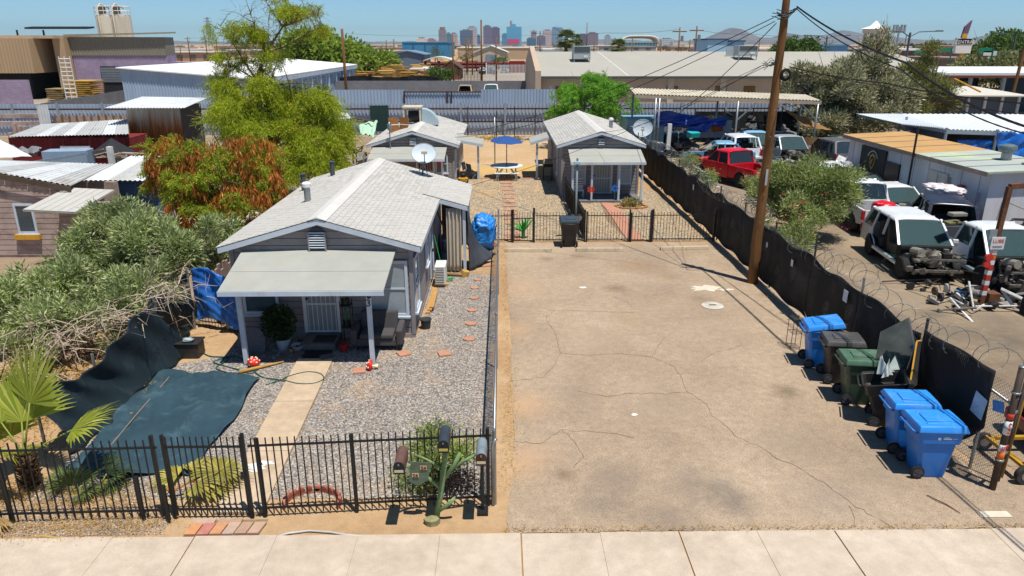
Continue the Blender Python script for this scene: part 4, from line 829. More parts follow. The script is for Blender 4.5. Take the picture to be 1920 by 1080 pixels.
# ---------------------------------------------------------------- rear left house (2)
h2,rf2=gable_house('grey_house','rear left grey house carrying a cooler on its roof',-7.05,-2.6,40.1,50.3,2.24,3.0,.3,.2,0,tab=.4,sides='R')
porch(h2,-7.0,-2.95,38.0,40.0,1.72,2.1,((-6.8,38.25),(-3.1,38.25)),skew=0)
security_door(h2,-4.6,-3.75,40.06,.15,1.68,'#6c4d46');window(h2,(-3.55,40.06,.75),(1,0,0),(0,-1,0),.55,.9);window(h2,(-6.5,40.06,.75),(1,0,0),(0,-1,0),.8,.9)
window(h2,(-2.57,42.0,.7),(0,1,0),(1,0,0),.6,1.0);MB().box(-2.58,-2.53,40.6,41.4,.15,1.9).build('side_door',M_TRIM,h2)
lv=MB().box(-4.98,-4.62,40.0,40.06,2.2,2.68).build('gable_vent',mat('vent_dark','#4a4f58',.8),h2)
for k in range(5):MB().obox(V(-4.8,39.98,2.25+k*.09),(.36,.07,.025),0,R(-25)).build('slat',M_TRIM,lv)
MB().obox(V(-3.35,40.0,1.25),(.35,.02,.25)).build('pink_poster',mat('pink_poster','#c2386e',.7),h2)
awning('white awning on the right side of the rear left house',-2.5,-1.0,41.6,44.2,2.28,2.0,-1.3,41.85)
# evaporative cooler with its duct elbow
c=V(-5.35,45.2,2.8);t=thing('swamp_cooler','open evaporative cooler with loose filter pads on the rear left roof','cooler',c)
for sx in(-1,1):
    for sy in(-1,1):MB().box(c.x+sx*.5-.05,c.x+sx*.5+.05,c.y+sy*.5-.05,c.y+sy*.5+.05,c.z-.2,c.z+1.0).build('corner_post',mat('cooler_cream','#cfc4ae',.6,.1,3,.1,dirt='#8d7a60',damt=.5),t)
MB().box(c.x-.58,c.x+.58,c.y-.58,c.y+.58,c.z+1.0,c.z+1.12).build('top',_M['cooler_cream'],t,bevel=.02);MB().box(c.x-.56,c.x+.56,c.y-.56,c.y+.56,c.z-.12,c.z+.05).build('pan',_M['cooler_cream'],t)
MB().lathe([(.05,-.3),(.36,-.3),(.36,.3),(.05,.3)],16,c+V(.05,0,.5),'x').build('blower',M_BLACK,t,'auto');MB().obox(c+V(-.15,-.2,.3),(.25,.25,.3)).build('motor',mat('motor_blue','#3a4658',.5),t)
MB().obox(c+V(.3,.1,.25),(.1,.6,.35)).build('belt_housing',mat('pad_brown','#8a5c30',.9,.2,8,.4),t)
elb=[]
for i in range(9):
    a=math.pi/2*i/8;ce=c+V(.58,0,0);elb.append([ce+V(.95*math.sin(a)*(1 if k in(1,2)else .12),(-.42 if k in(0,1)else .42),.95*math.cos(a)*(1 if k in(1,2)else .12)+.02)for k in range(4)])
mb=MB();vs=[p for e in elb for p in e];mb.add(vs,[(i*4+k,i*4+(k+1)%4,(i+1)*4+(k+1)%4,(i+1)*4+k)for i in range(8)for k in range(4)]);mb.build('duct_elbow',mat('duct_pale','#a9bcc4',.5,.1,2),t,'auto')
for(x,y,rz,l)in((-6.3,43.4,.5,'left'),(-5.7,43.5,-.6,'right')):
    q=thing('filter_pad','brown cooler filter pad propped on the rear left roof, %s of two'%l,'filter pad',(x,y,2.6));MB().obox(V(x,y,2.98),(.62,.08,.82),rz,R(-12)).build('pad',mat('pad_brown','#8a5c30',.9,.2,8,.4),q);MB().obox(V(x,y-.05,2.98),(.66,.02,.05),rz,R(-12)).build('slat',M_WHITE,q)
t=thing('vent_mast','thin vent pipe with a metal hood at the gable of the rear left house','vent',(-6.0,40.0,1.9));MB().cyl((-6.0,39.7,1.95),(-6.0,39.7,3.1),.03,n=8).build('pipe',M_GALV,t);MB().lathe([(.03,3.05),(.11,3.1),(.11,3.4),(.03,3.5)],10,(-6.0,39.7,0)).build('hood',M_GALV,t,'auto')
# ================================================================== YARD THINGS
def simple(name,label,cat,mb,m,group=None,**k):return tag(mb.build(name,m,None,**k),label,cat,group)
M_GREY=mat('sofa_fabric','#4c494a',.9,.12,4,.3);M_STONE=mat('flagstone','#7a6a64',.9,.2,3,.4,island=.25)
# sofa on the porch
t=thing('sofa','small dark grey two-seat sofa on the front porch','sofa',(-3.2,17.4,0));x0,x1,y0,y1=-3.78,-2.62,17.05,17.78
MB().box(x0+.02,x1-.02,y0+.03,y1,.14,.34).build('base',M_GREY,t,bevel=.03);MB().box(x0+.15,x1-.15,y0,y1-.2,.34,.47).build('seat_cushion',M_GREY,t,bevel=.04)
MB().add([V(x0+.1,y1-.22,.4),V(x1-.1,y1-.22,.4),V(x1-.1,y1-.02,.4),V(x0+.1,y1-.02,.4),V(x0+.1,y1-.12,.9),V(x1-.1,y1-.12,.9),V(x1-.1,y1+.06,.88),V(x0+.1,y1+.06,.88)],[(3,2,1,0),(4,5,6,7),(0,1,5,4),(1,2,6,5),(2,3,7,6),(3,0,4,7)]).build('backrest',M_GREY,t,bevel=.05)
for x in(x0,x1):MB().obox(V(x,(y0+y1)/2-.02,.4),(.17,.72,.44),0,.05).build('armrest',M_GREY,t,bevel=.05)
for x in(x0+.08,x1-.08):
    for y in(y0+.08,y1-.08):MB().cyl((x,y,0.02),(x,y,.15),.025,n=6).build('leg',M_BLACK,t)
# step, mats, pots, plants
simple('door_step','concrete step slab below the white security door','step',MB().box(-5.2,-4.28,17.15,17.92,.015,.17),mat('step_concrete','#6f6c68',.9,.15,3,.4),bevel=.015)
simple('door_mat','dark mat lying on the concrete step','mat',MB().box(-4.9,-4.35,17.3,17.75,.172,.186),mat('mat_dark','#3c3834',.95,.2,9,.5));simple('door_mat','black mat at the start of the front walk','mat',MB().box(-5.05,-4.35,16.62,17.1,.016,.034),mat('mat_black','#2c2a2a',.95,.2,9,.5))
simple('flower_pot','small red flower pot beside the step','pot',MB().lathe([(.02,.01),(.09,.01),(.115,.19),(.12,.21),(.1,.2),(.02,.17)],16,(-4.05,17.1,.01)),mat('pot_red','#9c2a2e',.5),smooth='auto')
M_LEAFD=leafmat('dark_leaf',['#1f3318','#2c4420','#3a5528','#26391c'],.25)
def clump(c,n,r,L,W,m,name='foliage',parent=None,up=.6,flat=1):
    d=nr.normal(size=(n,3));d/=np.linalg.norm(d,axis=1,keepdims=True);rr=nr.random((n,1))**.45;p=np.array(c)+d*rr*np.array(r);dd=d+np.array([0,0,up])+nr.normal(size=(n,3))*.5
    v,f=leaves(p,dd,nr.uniform(.7,1.2,n)*L,W);return npmesh(name,v,f,m,parent)
t=thing('potted_bush','leafy dark green bush in a white pot left of the porch door','potted plant',(-5.65,17.3,0));MB().lathe([(.02,.01),(.14,.01),(.2,.3),(.22,.3),(.2,.27),(.02,.25)],16,(-5.65,17.3,0)).build('pot',mat('pot_white','#aab4b8',.5),t,'auto');clump((-5.72,17.3,.72),1700,(.42,.34,.48),.1,.05,M_LEAFD,'foliage',t)
mb=MB()
for k in range(7):a=k;mb.tube([(-5.65,17.3,.2),(-5.7+.15*math.cos(a),17.3+.12*math.sin(a),.6),(-5.72+.3*math.cos(a),17.3+.25*math.sin(a),.95)],.008,4)
mb.build('stem',mat('dead_twig','#5d4030',.9),t)
simple('ceramic_bowl','pale ceramic bowl beside the potted porch bush','bowl',MB().lathe([(.02,.01),(.08,.01),(.16,.13),(.17,.16),(.14,.13),(.02,.05)],14,(-5.25,17.15,.01)),mat('bowl_pale','#9fa6ac',.4),smooth='auto')
t=thing('plant_stand','tall black stand holding cactus pots right of the porch door','plant stand',(-4.02,17.55,0))
for sx in(-1,1):
    for sy in(-1,1):MB().box(-4.02+sx*.13-.01,-4.02+sx*.13+.01,17.55+sy*.13-.01,17.55+sy*.13+.01,.01,1.25).build('leg',M_BLACK,t)
for z in(.5,1.1):MB().box(-4.16,-3.88,17.41,17.69,z,z+.02).build('shelf',M_BLACK,t)
for z,k in((.52,3),(1.12,5)):
    q=thing('potted_cactus','upright green cactus in a black pot on the %s shelf of the plant stand'%('lower' if k==3 else 'upper'),'cactus',(-4.02,17.55,z));MB().lathe([(.02,0),(.09,0),(.11,.16),(.02,.15)],12,(-4.02,17.55,z)).build('pot',M_BLACK,q,'auto')
    for i in range(k):a=i*2.2;MB().tube([(-4.02+.05*math.cos(a),17.55+.05*math.sin(a),z+.14),(-4.02+.06*math.cos(a),17.55+.06*math.sin(a),z+.42+.05*i)],[.03,.026],7).build('stem',mat('cactus_green','#4a6a48',.7,.15,8),q,True)
simple('leaning_slab','grey mottled stone slab leaning by the left porch post','stone slab',MB().ext([V(-6.75,17.0,.02),V(-6.05,17.0,.02),V(-6.05,17.15,.42),V(-6.2,17.2,.62),V(-6.6,17.2,.66),V(-6.75,17.12,.45)],(0,.09,0)),mat('slab_grey','#6e6a6c',.9,.2,5,.4,dirt='#4a4648',damt=.6,dscale=5),bevel=.015)
for i,(x,y)in enumerate(((-5.3,17.35),(-5.38,17.3))): 
    lg=thing('firewood_log','short firewood log lying by the step, %s of two'%('right' if i==0 else 'left'),'log',(x,y,.08));MB().cyl((x,y-.3,.07),(x+.05,y+.3,.07),.05,n=9).build('bark',mat('bark','#4d3a2c',.95,.25,8,.5),lg,'auto');MB().cyl((x,y-.306,.07),(x,y-.301,.07),.045,n=9).build('cut_end',mat('cut_wood','#b98d58',.9),lg)
for i in range(9):
    q=random.Random(i+3);c=V(-6.2+(i%4)*.34+q.uniform(-.05,.05),16.62+(i//4)*.3+q.uniform(-.04,.04),.012);k=7;pts=[c+V(math.cos(6.28*j/k)*q.uniform(.13,.18),math.sin(6.28*j/k)*q.uniform(.11,.16),0)for j in range(k)]
    simple('flagstone','dark reddish flagstone under the front porch','flagstone',MB().ext(pts,(0,0,.03)),M_STONE,'flagstones under the front porch')
simple('metal_bucket','black bucket standing at the front right corner of the front house','bucket',MB().lathe([(.02,.01),(.12,.01),(.15,.26),(.17,.27),(.165,.29),(.14,.28),(.02,.24)],18,(-2.1,18.65,0)),mat('bucket_black','#38383a',.5),smooth='auto')
for i in range(3):simple('lumber_plank',('longest','middle','uppermost')[i]+' of the tan lumber planks laid along the house wall','plank',MB().bar(V(-2.16+i*.05,19.75+.1*i,.04+.05*i),V(-2.14+i*.04,22.0-.3*i,.05+.05*i),.13,.045),mat('lumber_tan','#b58a52',.85,.15,3,.2),'planks beside the front house')
# mini split condenser
t=thing('condenser_unit','white air conditioner condenser on blocks beside the side door','air conditioner',(-1.95,22.5,0));MB().box(-2.15,-1.8,22.15,22.9,.1,.72).build('case',mat('ac_white','#d8d8d0',.5,.06,3),t,bevel=.02);cg=MB().box(-2.1,-1.85,22.135,22.147,.14,.66).build('side_grille',mat('ac_dark','#3c4448',.7),t)
for k in range(9):MB().box(-2.12,-1.83,22.115,22.132,.16+k*.056,.18+k*.056).build('louvre',_M['ac_white'],cg)
for y in(22.3,22.75):MB().box(-2.2,-1.75,y-.05,y+.05,.01,.1).build('support_block',mat('lumber_tan','#b58a52'),t)
MB().tube([(-2.15,22.85,.3),(-2.25,22.95,.4),(-2.27,22.95,1.6)],.03,6).build('line_set',M_TRIM,t)
simple('garden_rake','bright green handled rake leaning on the side wall','rake',MB().cyl((-2.22,23.2,1.5),(-1.95,22.95,.3),.014,n=6).obox(V(-1.75,22.8,.1),(.3,.1,.05),.3),mat('rake_green','#1f9a4c',.5))
simple('drift_log','pale driftwood log lying in front of the lean-to curtain','log',MB().tube([(-1.85,23.4,.06),(-1.5,23.35,.07),(-1.3,23.3,.06)],[.05,.06,.04],8),mat('drift','#8f7048',.9,.2,6,.5),smooth=True);simple('tree_stump','short pale log round at the foot of the lean-to post','log',MB().cyl((-1.25,23.35,.01),(-1.2,23.35,.2),.13,n=12),mat('stump','#c0964a',.9,.2,6,.4),smooth='auto')
# stepping stones and pavers on the gravel
for i,(x,y,s)in enumerate(((880,637,.36),(883,608,.36),(885,583,.32),(889,560,.3),(890,541,.3),(896,526,.28))):
    p=G(x,y);pts=[p+V(math.cos(a)*s*.5,math.sin(a)*s*.42,.008)for a in np.linspace(.2,6.48,7)[:-1]]
    simple('stepping_stone','pink stepping stone, number %s from the street along the chain link fence'%('one','two','three','four','five','six')[i],'stepping stone',MB().ext(pts,(0,0,.035)),M_SALMON,'pink stepping stones beside the front house',bevel=.006)
for x,y,l,a in((757,665,'salmon square paver just right of the porch post',.5),(833,665,'salmon square paver lying alone in the open gravel',.3),(674,697,'salmon square paver beside the fallen toadstool ornament',.15),(612,672,'dark square paver in the porch shade',.4)):
    simple('square_paver',l,'paver',MB().obox(G(x,y)+V(0,0,.03),(.3,.3,.05),a),M_SALMON if 'dark' not in l else M_STONE,bevel=.006)
# toadstool ornaments
def toadstool(label,base,top):
    base,top=Vector(base),Vector(top);t=thing('toadstool_ornament',label,'ornament',base);d=(top-base).normalized();q=d.to_track_quat('Z','Y').to_matrix().to_4x4();M4=Matrix.Translation(base)@q
    a=MB().lathe([(.045,0),(.05,.02),(.035,.1),(.03,.16)],10);a.v=[tuple(M4@Vector(p))for p in a.v];a.build('stalk',mat('stalk_cream','#ddd0a8',.6),t,'auto')
    a=MB().lathe([(.02,.14),(.15,.15),(.155,.18),(.12,.24),(.06,.275),(.01,.285)],16);a.v=[tuple(M4@Vector(p))for p in a.v];cp=a.build('cap',mat('cap_red','#cf2e22',.45),t,True)
    for k in range(11):r_,an=(.07,k*1.25)if k<5 else(.125,k*1.05);z=.29-r_*r_*4;MB().blob(M4@Vector((r_*math.cos(an),r_*math.sin(an),z)),.024,6,4,0).build('spot',mat('spot_cream','#eadfc0',.6),cp)
toadstool('red spotted toadstool ornament standing at the left porch post',(-6.08,16.12,.0),(-6.0,16.1,.3));toadstool('red spotted toadstool ornament lying on its side at the right porch post',(-3.0,16.0,.08),(-3.35,15.98,.12))
# hose
M_HOSE=mat('hose_green','#23564f',.45,.1)
hp=[G(x,y,.025)for x,y in((370,655),(395,668),(430,672),(405,690),(440,700),(480,690),(470,700),(430,688),(400,678),(445,668),(470,690),(490,706),(530,714),(560,721),(590,720),(607,712),(600,702),(575,699),(545,706),(520,715),(495,722))]
sm=[]
for i in range(len(hp)-1):
    p0,p1,p2,p3=hp[max(0,i-1)],hp[i],hp[i+1],hp[min(len(hp)-1,i+2)]
    for k in range(6):u=k/6;sm.append(.5*((2*p1)+(p2-p0)*u+(2*p0-5*p1+4*p2-p3)*u*u+(3*p1-p0-3*p2+p3)*u**3))
for i,p in enumerate(sm):p.z=.05 if(-5.15<p.x<-4.1)else .028+.01*math.sin(i)
simple('garden_hose','dark green garden hose looped across the front walk','hose',MB().tube(sm,.014,6),M_HOSE,smooth=True,fix=False)
simple('fallen_branch','peeled tan branch lying in front of the left porch post','branch',MB().tube([G(448,698,.05),G(480,690,.06),G(510,683,.05),G(532,678,.04)],[.045,.04,.03,.02],7),mat('peeled','#b58c4a',.9,.2,6),smooth=True)
# scalloped planter ring
t=thing('planter_ring','half ring of scalloped red bricks behind the front iron fence','planter edging',G(586,945))
c=G(586,947)
for i in range(13):
    a=R(-10+200*i/12);p=c+V(.47*math.cos(a),.36*math.sin(a),0);mb=MB().obox(p+V(0,0,.05),(.115,.05,.1),a+R(90));mb.lathe([(.005,-.025),(.055,-.025),(.055,.025),(.005,.025)],10,(0,0,0),'y')
    k=24;M4=Matrix.Translation(p+V(0,0,.1))@Matrix.Rotation(a+R(90),4,'Z');mb.v=mb.v[:8]+[tuple(M4@Vector(q))for q in mb.v[8:]];mb.build('brick',mat('brick_edging','#a8604c',.9,.2,6,.3,dirt='#c09a84',damt=.5,dscale=6),t)
# white conduit lying on the soil
simple('conduit_pipe','pale curved plastic pipe lying on the soil by the sidewalk','pipe',MB().tube([G(x,y,.03)for x,y in((517,1007),(540,1000),(580,995),(620,998),(650,1003),(690,1006))],.018,7),mat('pipe_pale','#b9b6b0',.5),smooth=True)
simple('palm_boot','tan dried palm frond stem lying near the sidewalk at the left','frond',MB().tube([G(50,1010,.03),G(80,1005,.05),G(112,1010,.03)],[.01,.03,.012],6),mat('drybrown','#b09058',.9),smooth=True)
# ---------------------------------------------------------------- black ground cloth, hanging cloth, tarp and totes at the left
M_GCLOTH=mat('weed_cloth','#2b4450',.75,.2,1.4,.2,dirt='#54707a',damt=.45,dscale=1.6)
P4=[G(108,903),G(298,698),G(492,710),G(364,892)]
def fn(u,v):
    a=P4[0].lerp(P4[3],u);b=P4[1].lerp(P4[2],u);p=a.lerp(b,v);return p+V(.06*math.sin(v*9+u*3),.05*math.sin(u*11),.085+.018*math.sin(u*17+v*5)+.02*math.sin(v*13-u*9)+.01*math.sin(u*43+v*21)+.012*math.sin((u+v)*37)+(.06*max(0,1-abs(u-.5-.3*v)*8))*.4)
simple('ground_cloth','dark teal weed cloth spread on the ground left of the walk','ground cloth',MB().grid(fn,70,70),M_GCLOTH,smooth=True,solid=.006)
simple('cloth_batten','thin pale batten lying along the seam of the weed cloth','batten',MB().tube([G(205,838,.09),G(262,770,.09),G(318,706,.09)],.012,5),mat('batten','#8a7a6a',.9))
M_BCLOTH=mat('black_shade_cloth','#1d2a30',.6,.2,1.5,.2,dirt='#3f4c52',damt=.5,dscale=1.2,tr=.06)
def fn(u,v):
    y=12.2+4.6*u;x=-8.75+.3*u;zt=1.55-.75*math.sin(min(1,u*1.25)*math.pi)*.7+.0*u;z=.02+zt*v
    return(x+.12*math.sin(u*7+v*2)*(1-v)+.45*(1-v)**2+.07*math.sin(u*31+v*6),y+.1*math.sin(v*5),z+.05*math.sin(u*13+v*7)*v)
t=thing('shade_cloth_fence','sagging black shade cloth hung on posts along the left boundary','fence',(-8.7,12.2,0))
MB().grid(fn,60,22).build('cloth',M_BCLOTH,t,True,solid=.006)
for(x,y,h_)in((-8.8,12.3,1.6),(-8.72,14.2,1.25),(-8.5,16.7,1.75),(-8.5,18.7,1.75)):MB().cyl((x,y,0),(x,y,h_),.03,n=8).build('post',M_GALV,t,'auto')
def fn(u,v):return(-8.5+.05*math.sin(v*9+u*4)+.05*math.sin(u*19),16.75+1.95*u,.05+(1.62-.12*math.sin(u*3.1))*v)
MB().grid(fn,24,16).build('cloth',M_BCLOTH,t,True,solid=.006)
t=thing('tarp_screen','deep blue tarp hung as a screen left of the front porch','tarp',(-8.4,18.7,0))
def fn(u,v):return(-8.42+1.4*u,18.75-.45*u+.035*math.sin(u*14+v*3)+.03*math.sin(v*8+u*7)+.012*math.sin(u*41-v*15)+.01*math.sin(u*23+v*37),.22+.12*math.sin(u*5)+(1.5-.1*u)*v)
MB().grid(fn,44,34).build('sheet',mat('deep_blue_tarp','#2f74cc',.42,.2,2,.25,spec=.4,dirt='#3f78c0',damt=.4,dscale=2.5),t,True,solid=.006)
mb=MB()
for k in range(16):mb.cyl((-8.4+k*.095,18.82-k*.028,0),(-8.4+k*.095,18.82-k*.028,1.5),.008,n=4)
mb.bar((-8.4,18.82,.2),(-7.0,18.4,.2),.025).build('backing_fence',M_BLACK,t)
for i,(x,y,rz,l)in enumerate(((-7.95,16.9,.1,'black storage tote with clutter on top below the blue tarp'),)):
    t=thing('storage_tote',l,'tote',(x,y,0));MB().box(x-.35,x+.35,y-.22,y+.22,.01,.38).build('tub',M_BBLK,t,bevel=.03);MB().box(x-.38,x+.38,y-.25,y+.25,.385,.42).build('lid',M_BBLK,t,bevel=.012)
simple('plastic_bag','crumpled silver bag lying on the black tote','bag',crumple(MB(),(-7.85,16.8,.47),(.15,.1,.06),3,16,10,.25),mat('silver_bag','#9fb0b4',.35,.2,5),smooth=True)
# ---------------------------------------------------------------- rear courtyard
t=thing('picnic_table','round pale picnic table with a bench under the blue umbrella','picnic table',(.35,42.2,0));M_PLA=mat('plastic_pale','#cfd4d2',.5,.08,3)
MB().lathe([(.02,.7),(.95,.7),(.97,.72),(.95,.75),(.02,.75)],28,(.35,42.3,0)).build('tabletop',M_PLA,t,'auto')
for s in(-1,1):
    for y in(41.95,42.65):MB().bar((.35+s*.15,y,.7),(.35+s*.6,y,.02),.06,.05).build('leg',M_PLA,t)
for y in(41.3,43.3):
    b=MB().box(-.35,1.05,y-.14,y+.14,.42,.46).build('bench',M_PLA,t,bevel=.012)
    for x in(-.2,.9):MB().bar((x,y,.42),(x-.08,y,.01),.05).bar((x,y,.42),(x+.08,y,.01),.05).build('bench_leg',M_PLA,b)
t=thing('patio_umbrella','open navy blue patio umbrella above the picnic table','umbrella',(.35,42.3,0));MB().cyl((.35,42.3,.02),(.35,42.3,2.45),.025,n=8).build('pole',mat('pole_bronze','#4a4038',.5),t)
mb=MB();ce=V(.35,42.3,2.45);rim=[V(.35+1.02*math.cos(k*math.pi/4+.25),42.3+1.02*math.sin(k*math.pi/4+.25),2.12-.05*math.cos(k))for k in range(8)]
for k in range(8):
    a,b=rim[k],rim[(k+1)%8];m_=(a+b)/2*.97+ce*.03;a2,b2=ce.lerp(a,.5)+V(0,0,.06),ce.lerp(b,.5)+V(0,0,.06);mb.add([ce,a2,b2,a,m_,b],[(0,1,2),(1,3,4),(1,4,2),(2,4,5)])
mb.build('canopy',mat('navy_canvas','#27508c',.8,.1,2),t,solid=.01)
for k in range(8):MB().cyl(ce-V(0,0,.03),rim[k]+V(0,0,.01),.01,n=4).build('rib',M_GALV,t)
def folding_chair(label,p,rz,c):
    t=thing('folding_chair',label,'chair',p,rz,'folding chairs beside the rear left house');o=V(0,0,0);m=mat('canvas'+c,c,.8)
    t.location=(0,0,0);t.rotation_euler=(0,0,0)
    for s in(-1,1):MB().tube([(s*.25,-.25,0),(s*.25,.2,.45)],.012,5).tube([(s*.25,.25,0),(s*.25,-.2,.45)],.012,5).tube([(s*.25,.2,.42),(s*.25,.3,.9)],.012,5).build('frame_side',M_GALV,t)
    MB().grid(lambda u,v:(-.24+.48*u,-.22+.42*v,.43-.04*math.sin(u*3.14)),6,4).build('seat',m,t,solid=.01);MB().grid(lambda u,v:(-.24+.48*u,.2+.1*v,.45+.45*v),4,4).build('backrest',m,t,solid=.01)
    return place(t,p,rz)
folding_chair('pale blue folding chair behind the lawn mower',(-1.95,42.5,0),1.2,'#8fa8c0');folding_chair('tilted dark and white folding chair nearest the awning post',(-1.65,42.1,0),2.2,'#5a6a80')
p=V(-2.15,40.9,0);t=thing('lawn_mower','black and yellow lawn mower beside the rear left house','lawn mower',p)
MB().lathe([(.05,.12),(.3,.12),(.3,.25),(.22,.3),(.05,.3)],14,p).build('deck',mat('mower_yellow','#b98a20',.5),t,'auto');MB().lathe([(.05,.3),(.15,.3),(.15,.48),(.08,.54),(.02,.55)],12,p).build('engine',M_BLACK,t,'auto')
for sx in(-1,1):
    for sy in(-1,1):MB().lathe([(.02,-.03),(.11,-.03),(.11,.03),(.02,.03)],12,p+V(sx*.27,sy*.25,.11),'x').build('wheel',M_BLACK,t,'auto')
MB().tube([p+V(-.2,.25,.25),p+V(-.2,.85,.95),p+V(.2,.85,.95),p+V(.2,.25,.25)],.014,6).build('handle',M_BLACK,t)
p=V(2.72,41.6,0);t=thing('barbecue_grill','black gas grill on a stand beside the rear right house','grill',p)
MB().box(p.x-.28,p.x+.28,p.y-.28,p.y+.28,.78,.95).build('firebox',M_BLACK,t,bevel=.02);MB().ext([p+V(-.28,-.26,.96),p+V(.28,-.26,.96),p+V(.26,-.12,1.2),p+V(-.26,-.12,1.2)],(0,.4,0)).build('hood',mat('grill_tan','#8d8470',.5),t,bevel=.03)
for sx in(-1,1):
    for sy in(-1,1):MB().box(p.x+sx*.25-.02,p.x+sx*.25+.02,p.y+sy*.22-.02,p.y+sy*.22+.02,.02,.78).build('leg',M_BLACK,t)
MB().box(p.x-.3,p.x+.3,p.y-.26,p.y+.26,.2,.23).build('shelf',M_BLACK,t);MB().box(p.x-.62,p.x-.3,p.y-.2,p.y+.2,.86,.89).build('side_table',mat('grill_side','#b0a890',.6),t)
# stepping stone paths
for i,(x,y)in enumerate(((955,380,),(953,372),(956,364),(955,387),(958,395),(952,357),(951,350),(949,344),(948,339),(957,402),(958,411),(961,420),(963,430),(960,440),(962,449))):
    p=G(x,y);simple('paving_slab','salmon slab in the stepping path from the rear gate to the picnic table','paving slab',MB().obox(p+V(0,0,.025),(.62,.27+.03*(i%2),.04),rnd.uniform(-.1,.1)),M_SALMON,'salmon slabs leading to the picnic table',bevel=.005)
for i,x in enumerate((905,920,985,1000)):simple('paving_slab','salmon slab in the row in front of the picnic table','paving slab',MB().obox(G(x,335)+V(0,0,.02),(.45,.25,.035)),M_SALMON,'salmon slabs beside the picnic bench',bevel=.005)
wk=sheet('porch_walk',[(4.95,35.15),(5.62,35.15),(5.3,31.5),(5.75,27.88),(5.15,27.88),(4.75,31.5)][::1],.012,M_CRACK)
for i in range(9):
    a,b=35.1-i*.8,35.1-(i+1)*.8+.012;cx=lambda y:5.28+.09*math.sin((35-y)*.45)+(.12 if y<30 else 0)*(30-y)/2
    MB().ext([V(cx(a)-.32,a,.014),V(cx(a)+.32,a,.014),V(cx(b)+.32,b,.014),V(cx(b)-.32,b,.014)],(0,0,.03)).build('paver',M_SALMON,wk,bevel=.004)
t=thing('succulent_bed','round edged bed with pale succulents beside the rear porch walk','planter',(6.3,34.2,0))
for i in range(16):a=i*6.283/16;MB().obox(V(6.3+.75*math.cos(a),34.2+.45*math.sin(a),.04),(.26,.1,.08),a+1.57).build('edging_brick',mat('edging_tan','#b07e58',.9,.15,5),t)
clump((6.3,34.2,.2),420,(.5,.3,.2),.16,.06,leafmat('succulent',['#9a9258','#c4b878','#7c8040','#d8cc98']),'succulents',t)
def pinwheel(label,x,y,h,c,stem):
    t=thing('garden_pinwheel',label,'garden stake',(x,y,0));MB().cyl((x,y,0),(x,y,h),.012,n=5).build('stake',stem,t)
    for k in range(7):a=k*.9;MB().obox(V(x+.11*math.cos(a),y-.03,h+.11*math.sin(a)),(.14,.02,.08),0,0,-a).build('petal',mat('petal'+c,c,.5),t)
pinwheel('red flower pinwheel at the left post of the rear porch',4.42,35.0,.72,'#d8432c',M_GALV);pinwheel('blue flower pinwheel on a green stake in front of the rear porch',5.6,34.95,.78,'#2f6fc0',mat('stake_green','#2f8a3c',.5))
t=thing('lamp_post','slim grey lamp post with a round head at the corner of the side fence','lamp post',G(1079,452));b=G(1079,452)+V(.0,.15,0);MB().tube([b,b+V(0,0,3.05)],.04,8).build('shaft',mat('post_grey','#7d8a88',.6),t,True);MB().box(b.x-.12,b.x+.12,b.y-.1,b.y+.1,3.05,3.17).build('head',mat('lamp_glass','#a8c4cc',.3),t,bevel=.02);MB().cyl(b+V(0,0,3.17),b+V(0,0,3.28),.04,n=8).build('cap',M_GALV,t)
t=thing('heart_ornament','grey heart shaped ornament hung on the lamp post','ornament',b+V(0,-.08,.9));hp_=[]
for a in np.linspace(0,6.283,25)[:-1]:hp_.append(b+V(.016*16*math.sin(a)**3,-.08,.9+.014*(13*math.cos(a)-5*math.cos(2*a)-2*math.cos(3*a)-math.cos(4*a))))
MB().ext(hp_,(0,-.03,0)).build('plate',mat('heart_grey','#9a8f8c',.7,.2,6,dirt='#a06050',damt=.6,dscale=6),t)
t=thing('painted_plant','bright green painted metal plant standing behind the rear gate','ornament',(.9,28.4,0))
for k in range(15):a=k*.84;ti=R(25+8*(k%6));L=.75;d=V(math.sin(ti)*math.cos(a),math.sin(ti)*math.sin(a)*.6,math.cos(ti));p=V(.9,28.4,.25);MB().add([p,p+d*.4*L+V(-d.y,d.x,0).normalized()*.06,p+d*L,p+d*.4*L-V(-d.y,d.x,0).normalized()*.06],[(0,1,2,3)]).build('leaf',mat('leaf_paint','#2f9e3a',.5,.15,5),t,solid=.01)
MB().cyl((.9,28.4,0),(.9,28.4,.3),.07,n=8).build('base',mat('leaf_base','#247a3a',.5),t)
t=thing('porch_chair','striped lawn chair on the left end of the rear porch','chair',(3.95,36.2,.1));MB().box(3.7,4.2,35.95,36.4,.45,.49).build('seat',M_PLA,t);bk=MB().obox(V(3.95,36.45,.75),(.5,.03,.55),0,R(-12)).build('backrest',M_PLA,t)
for k in range(4):MB().obox(V(3.95,36.43,.56+k*.12),(.5,.03,.04),0,R(-12)).build('stripe',mat('stripe_red','#a8343c',.7),bk)
for x in(3.73,4.17):
    for y in(36.0,36.38):MB().box(x-.015,x+.015,y-.015,y+.015,.1,.45).build('leg',M_PLA,t)
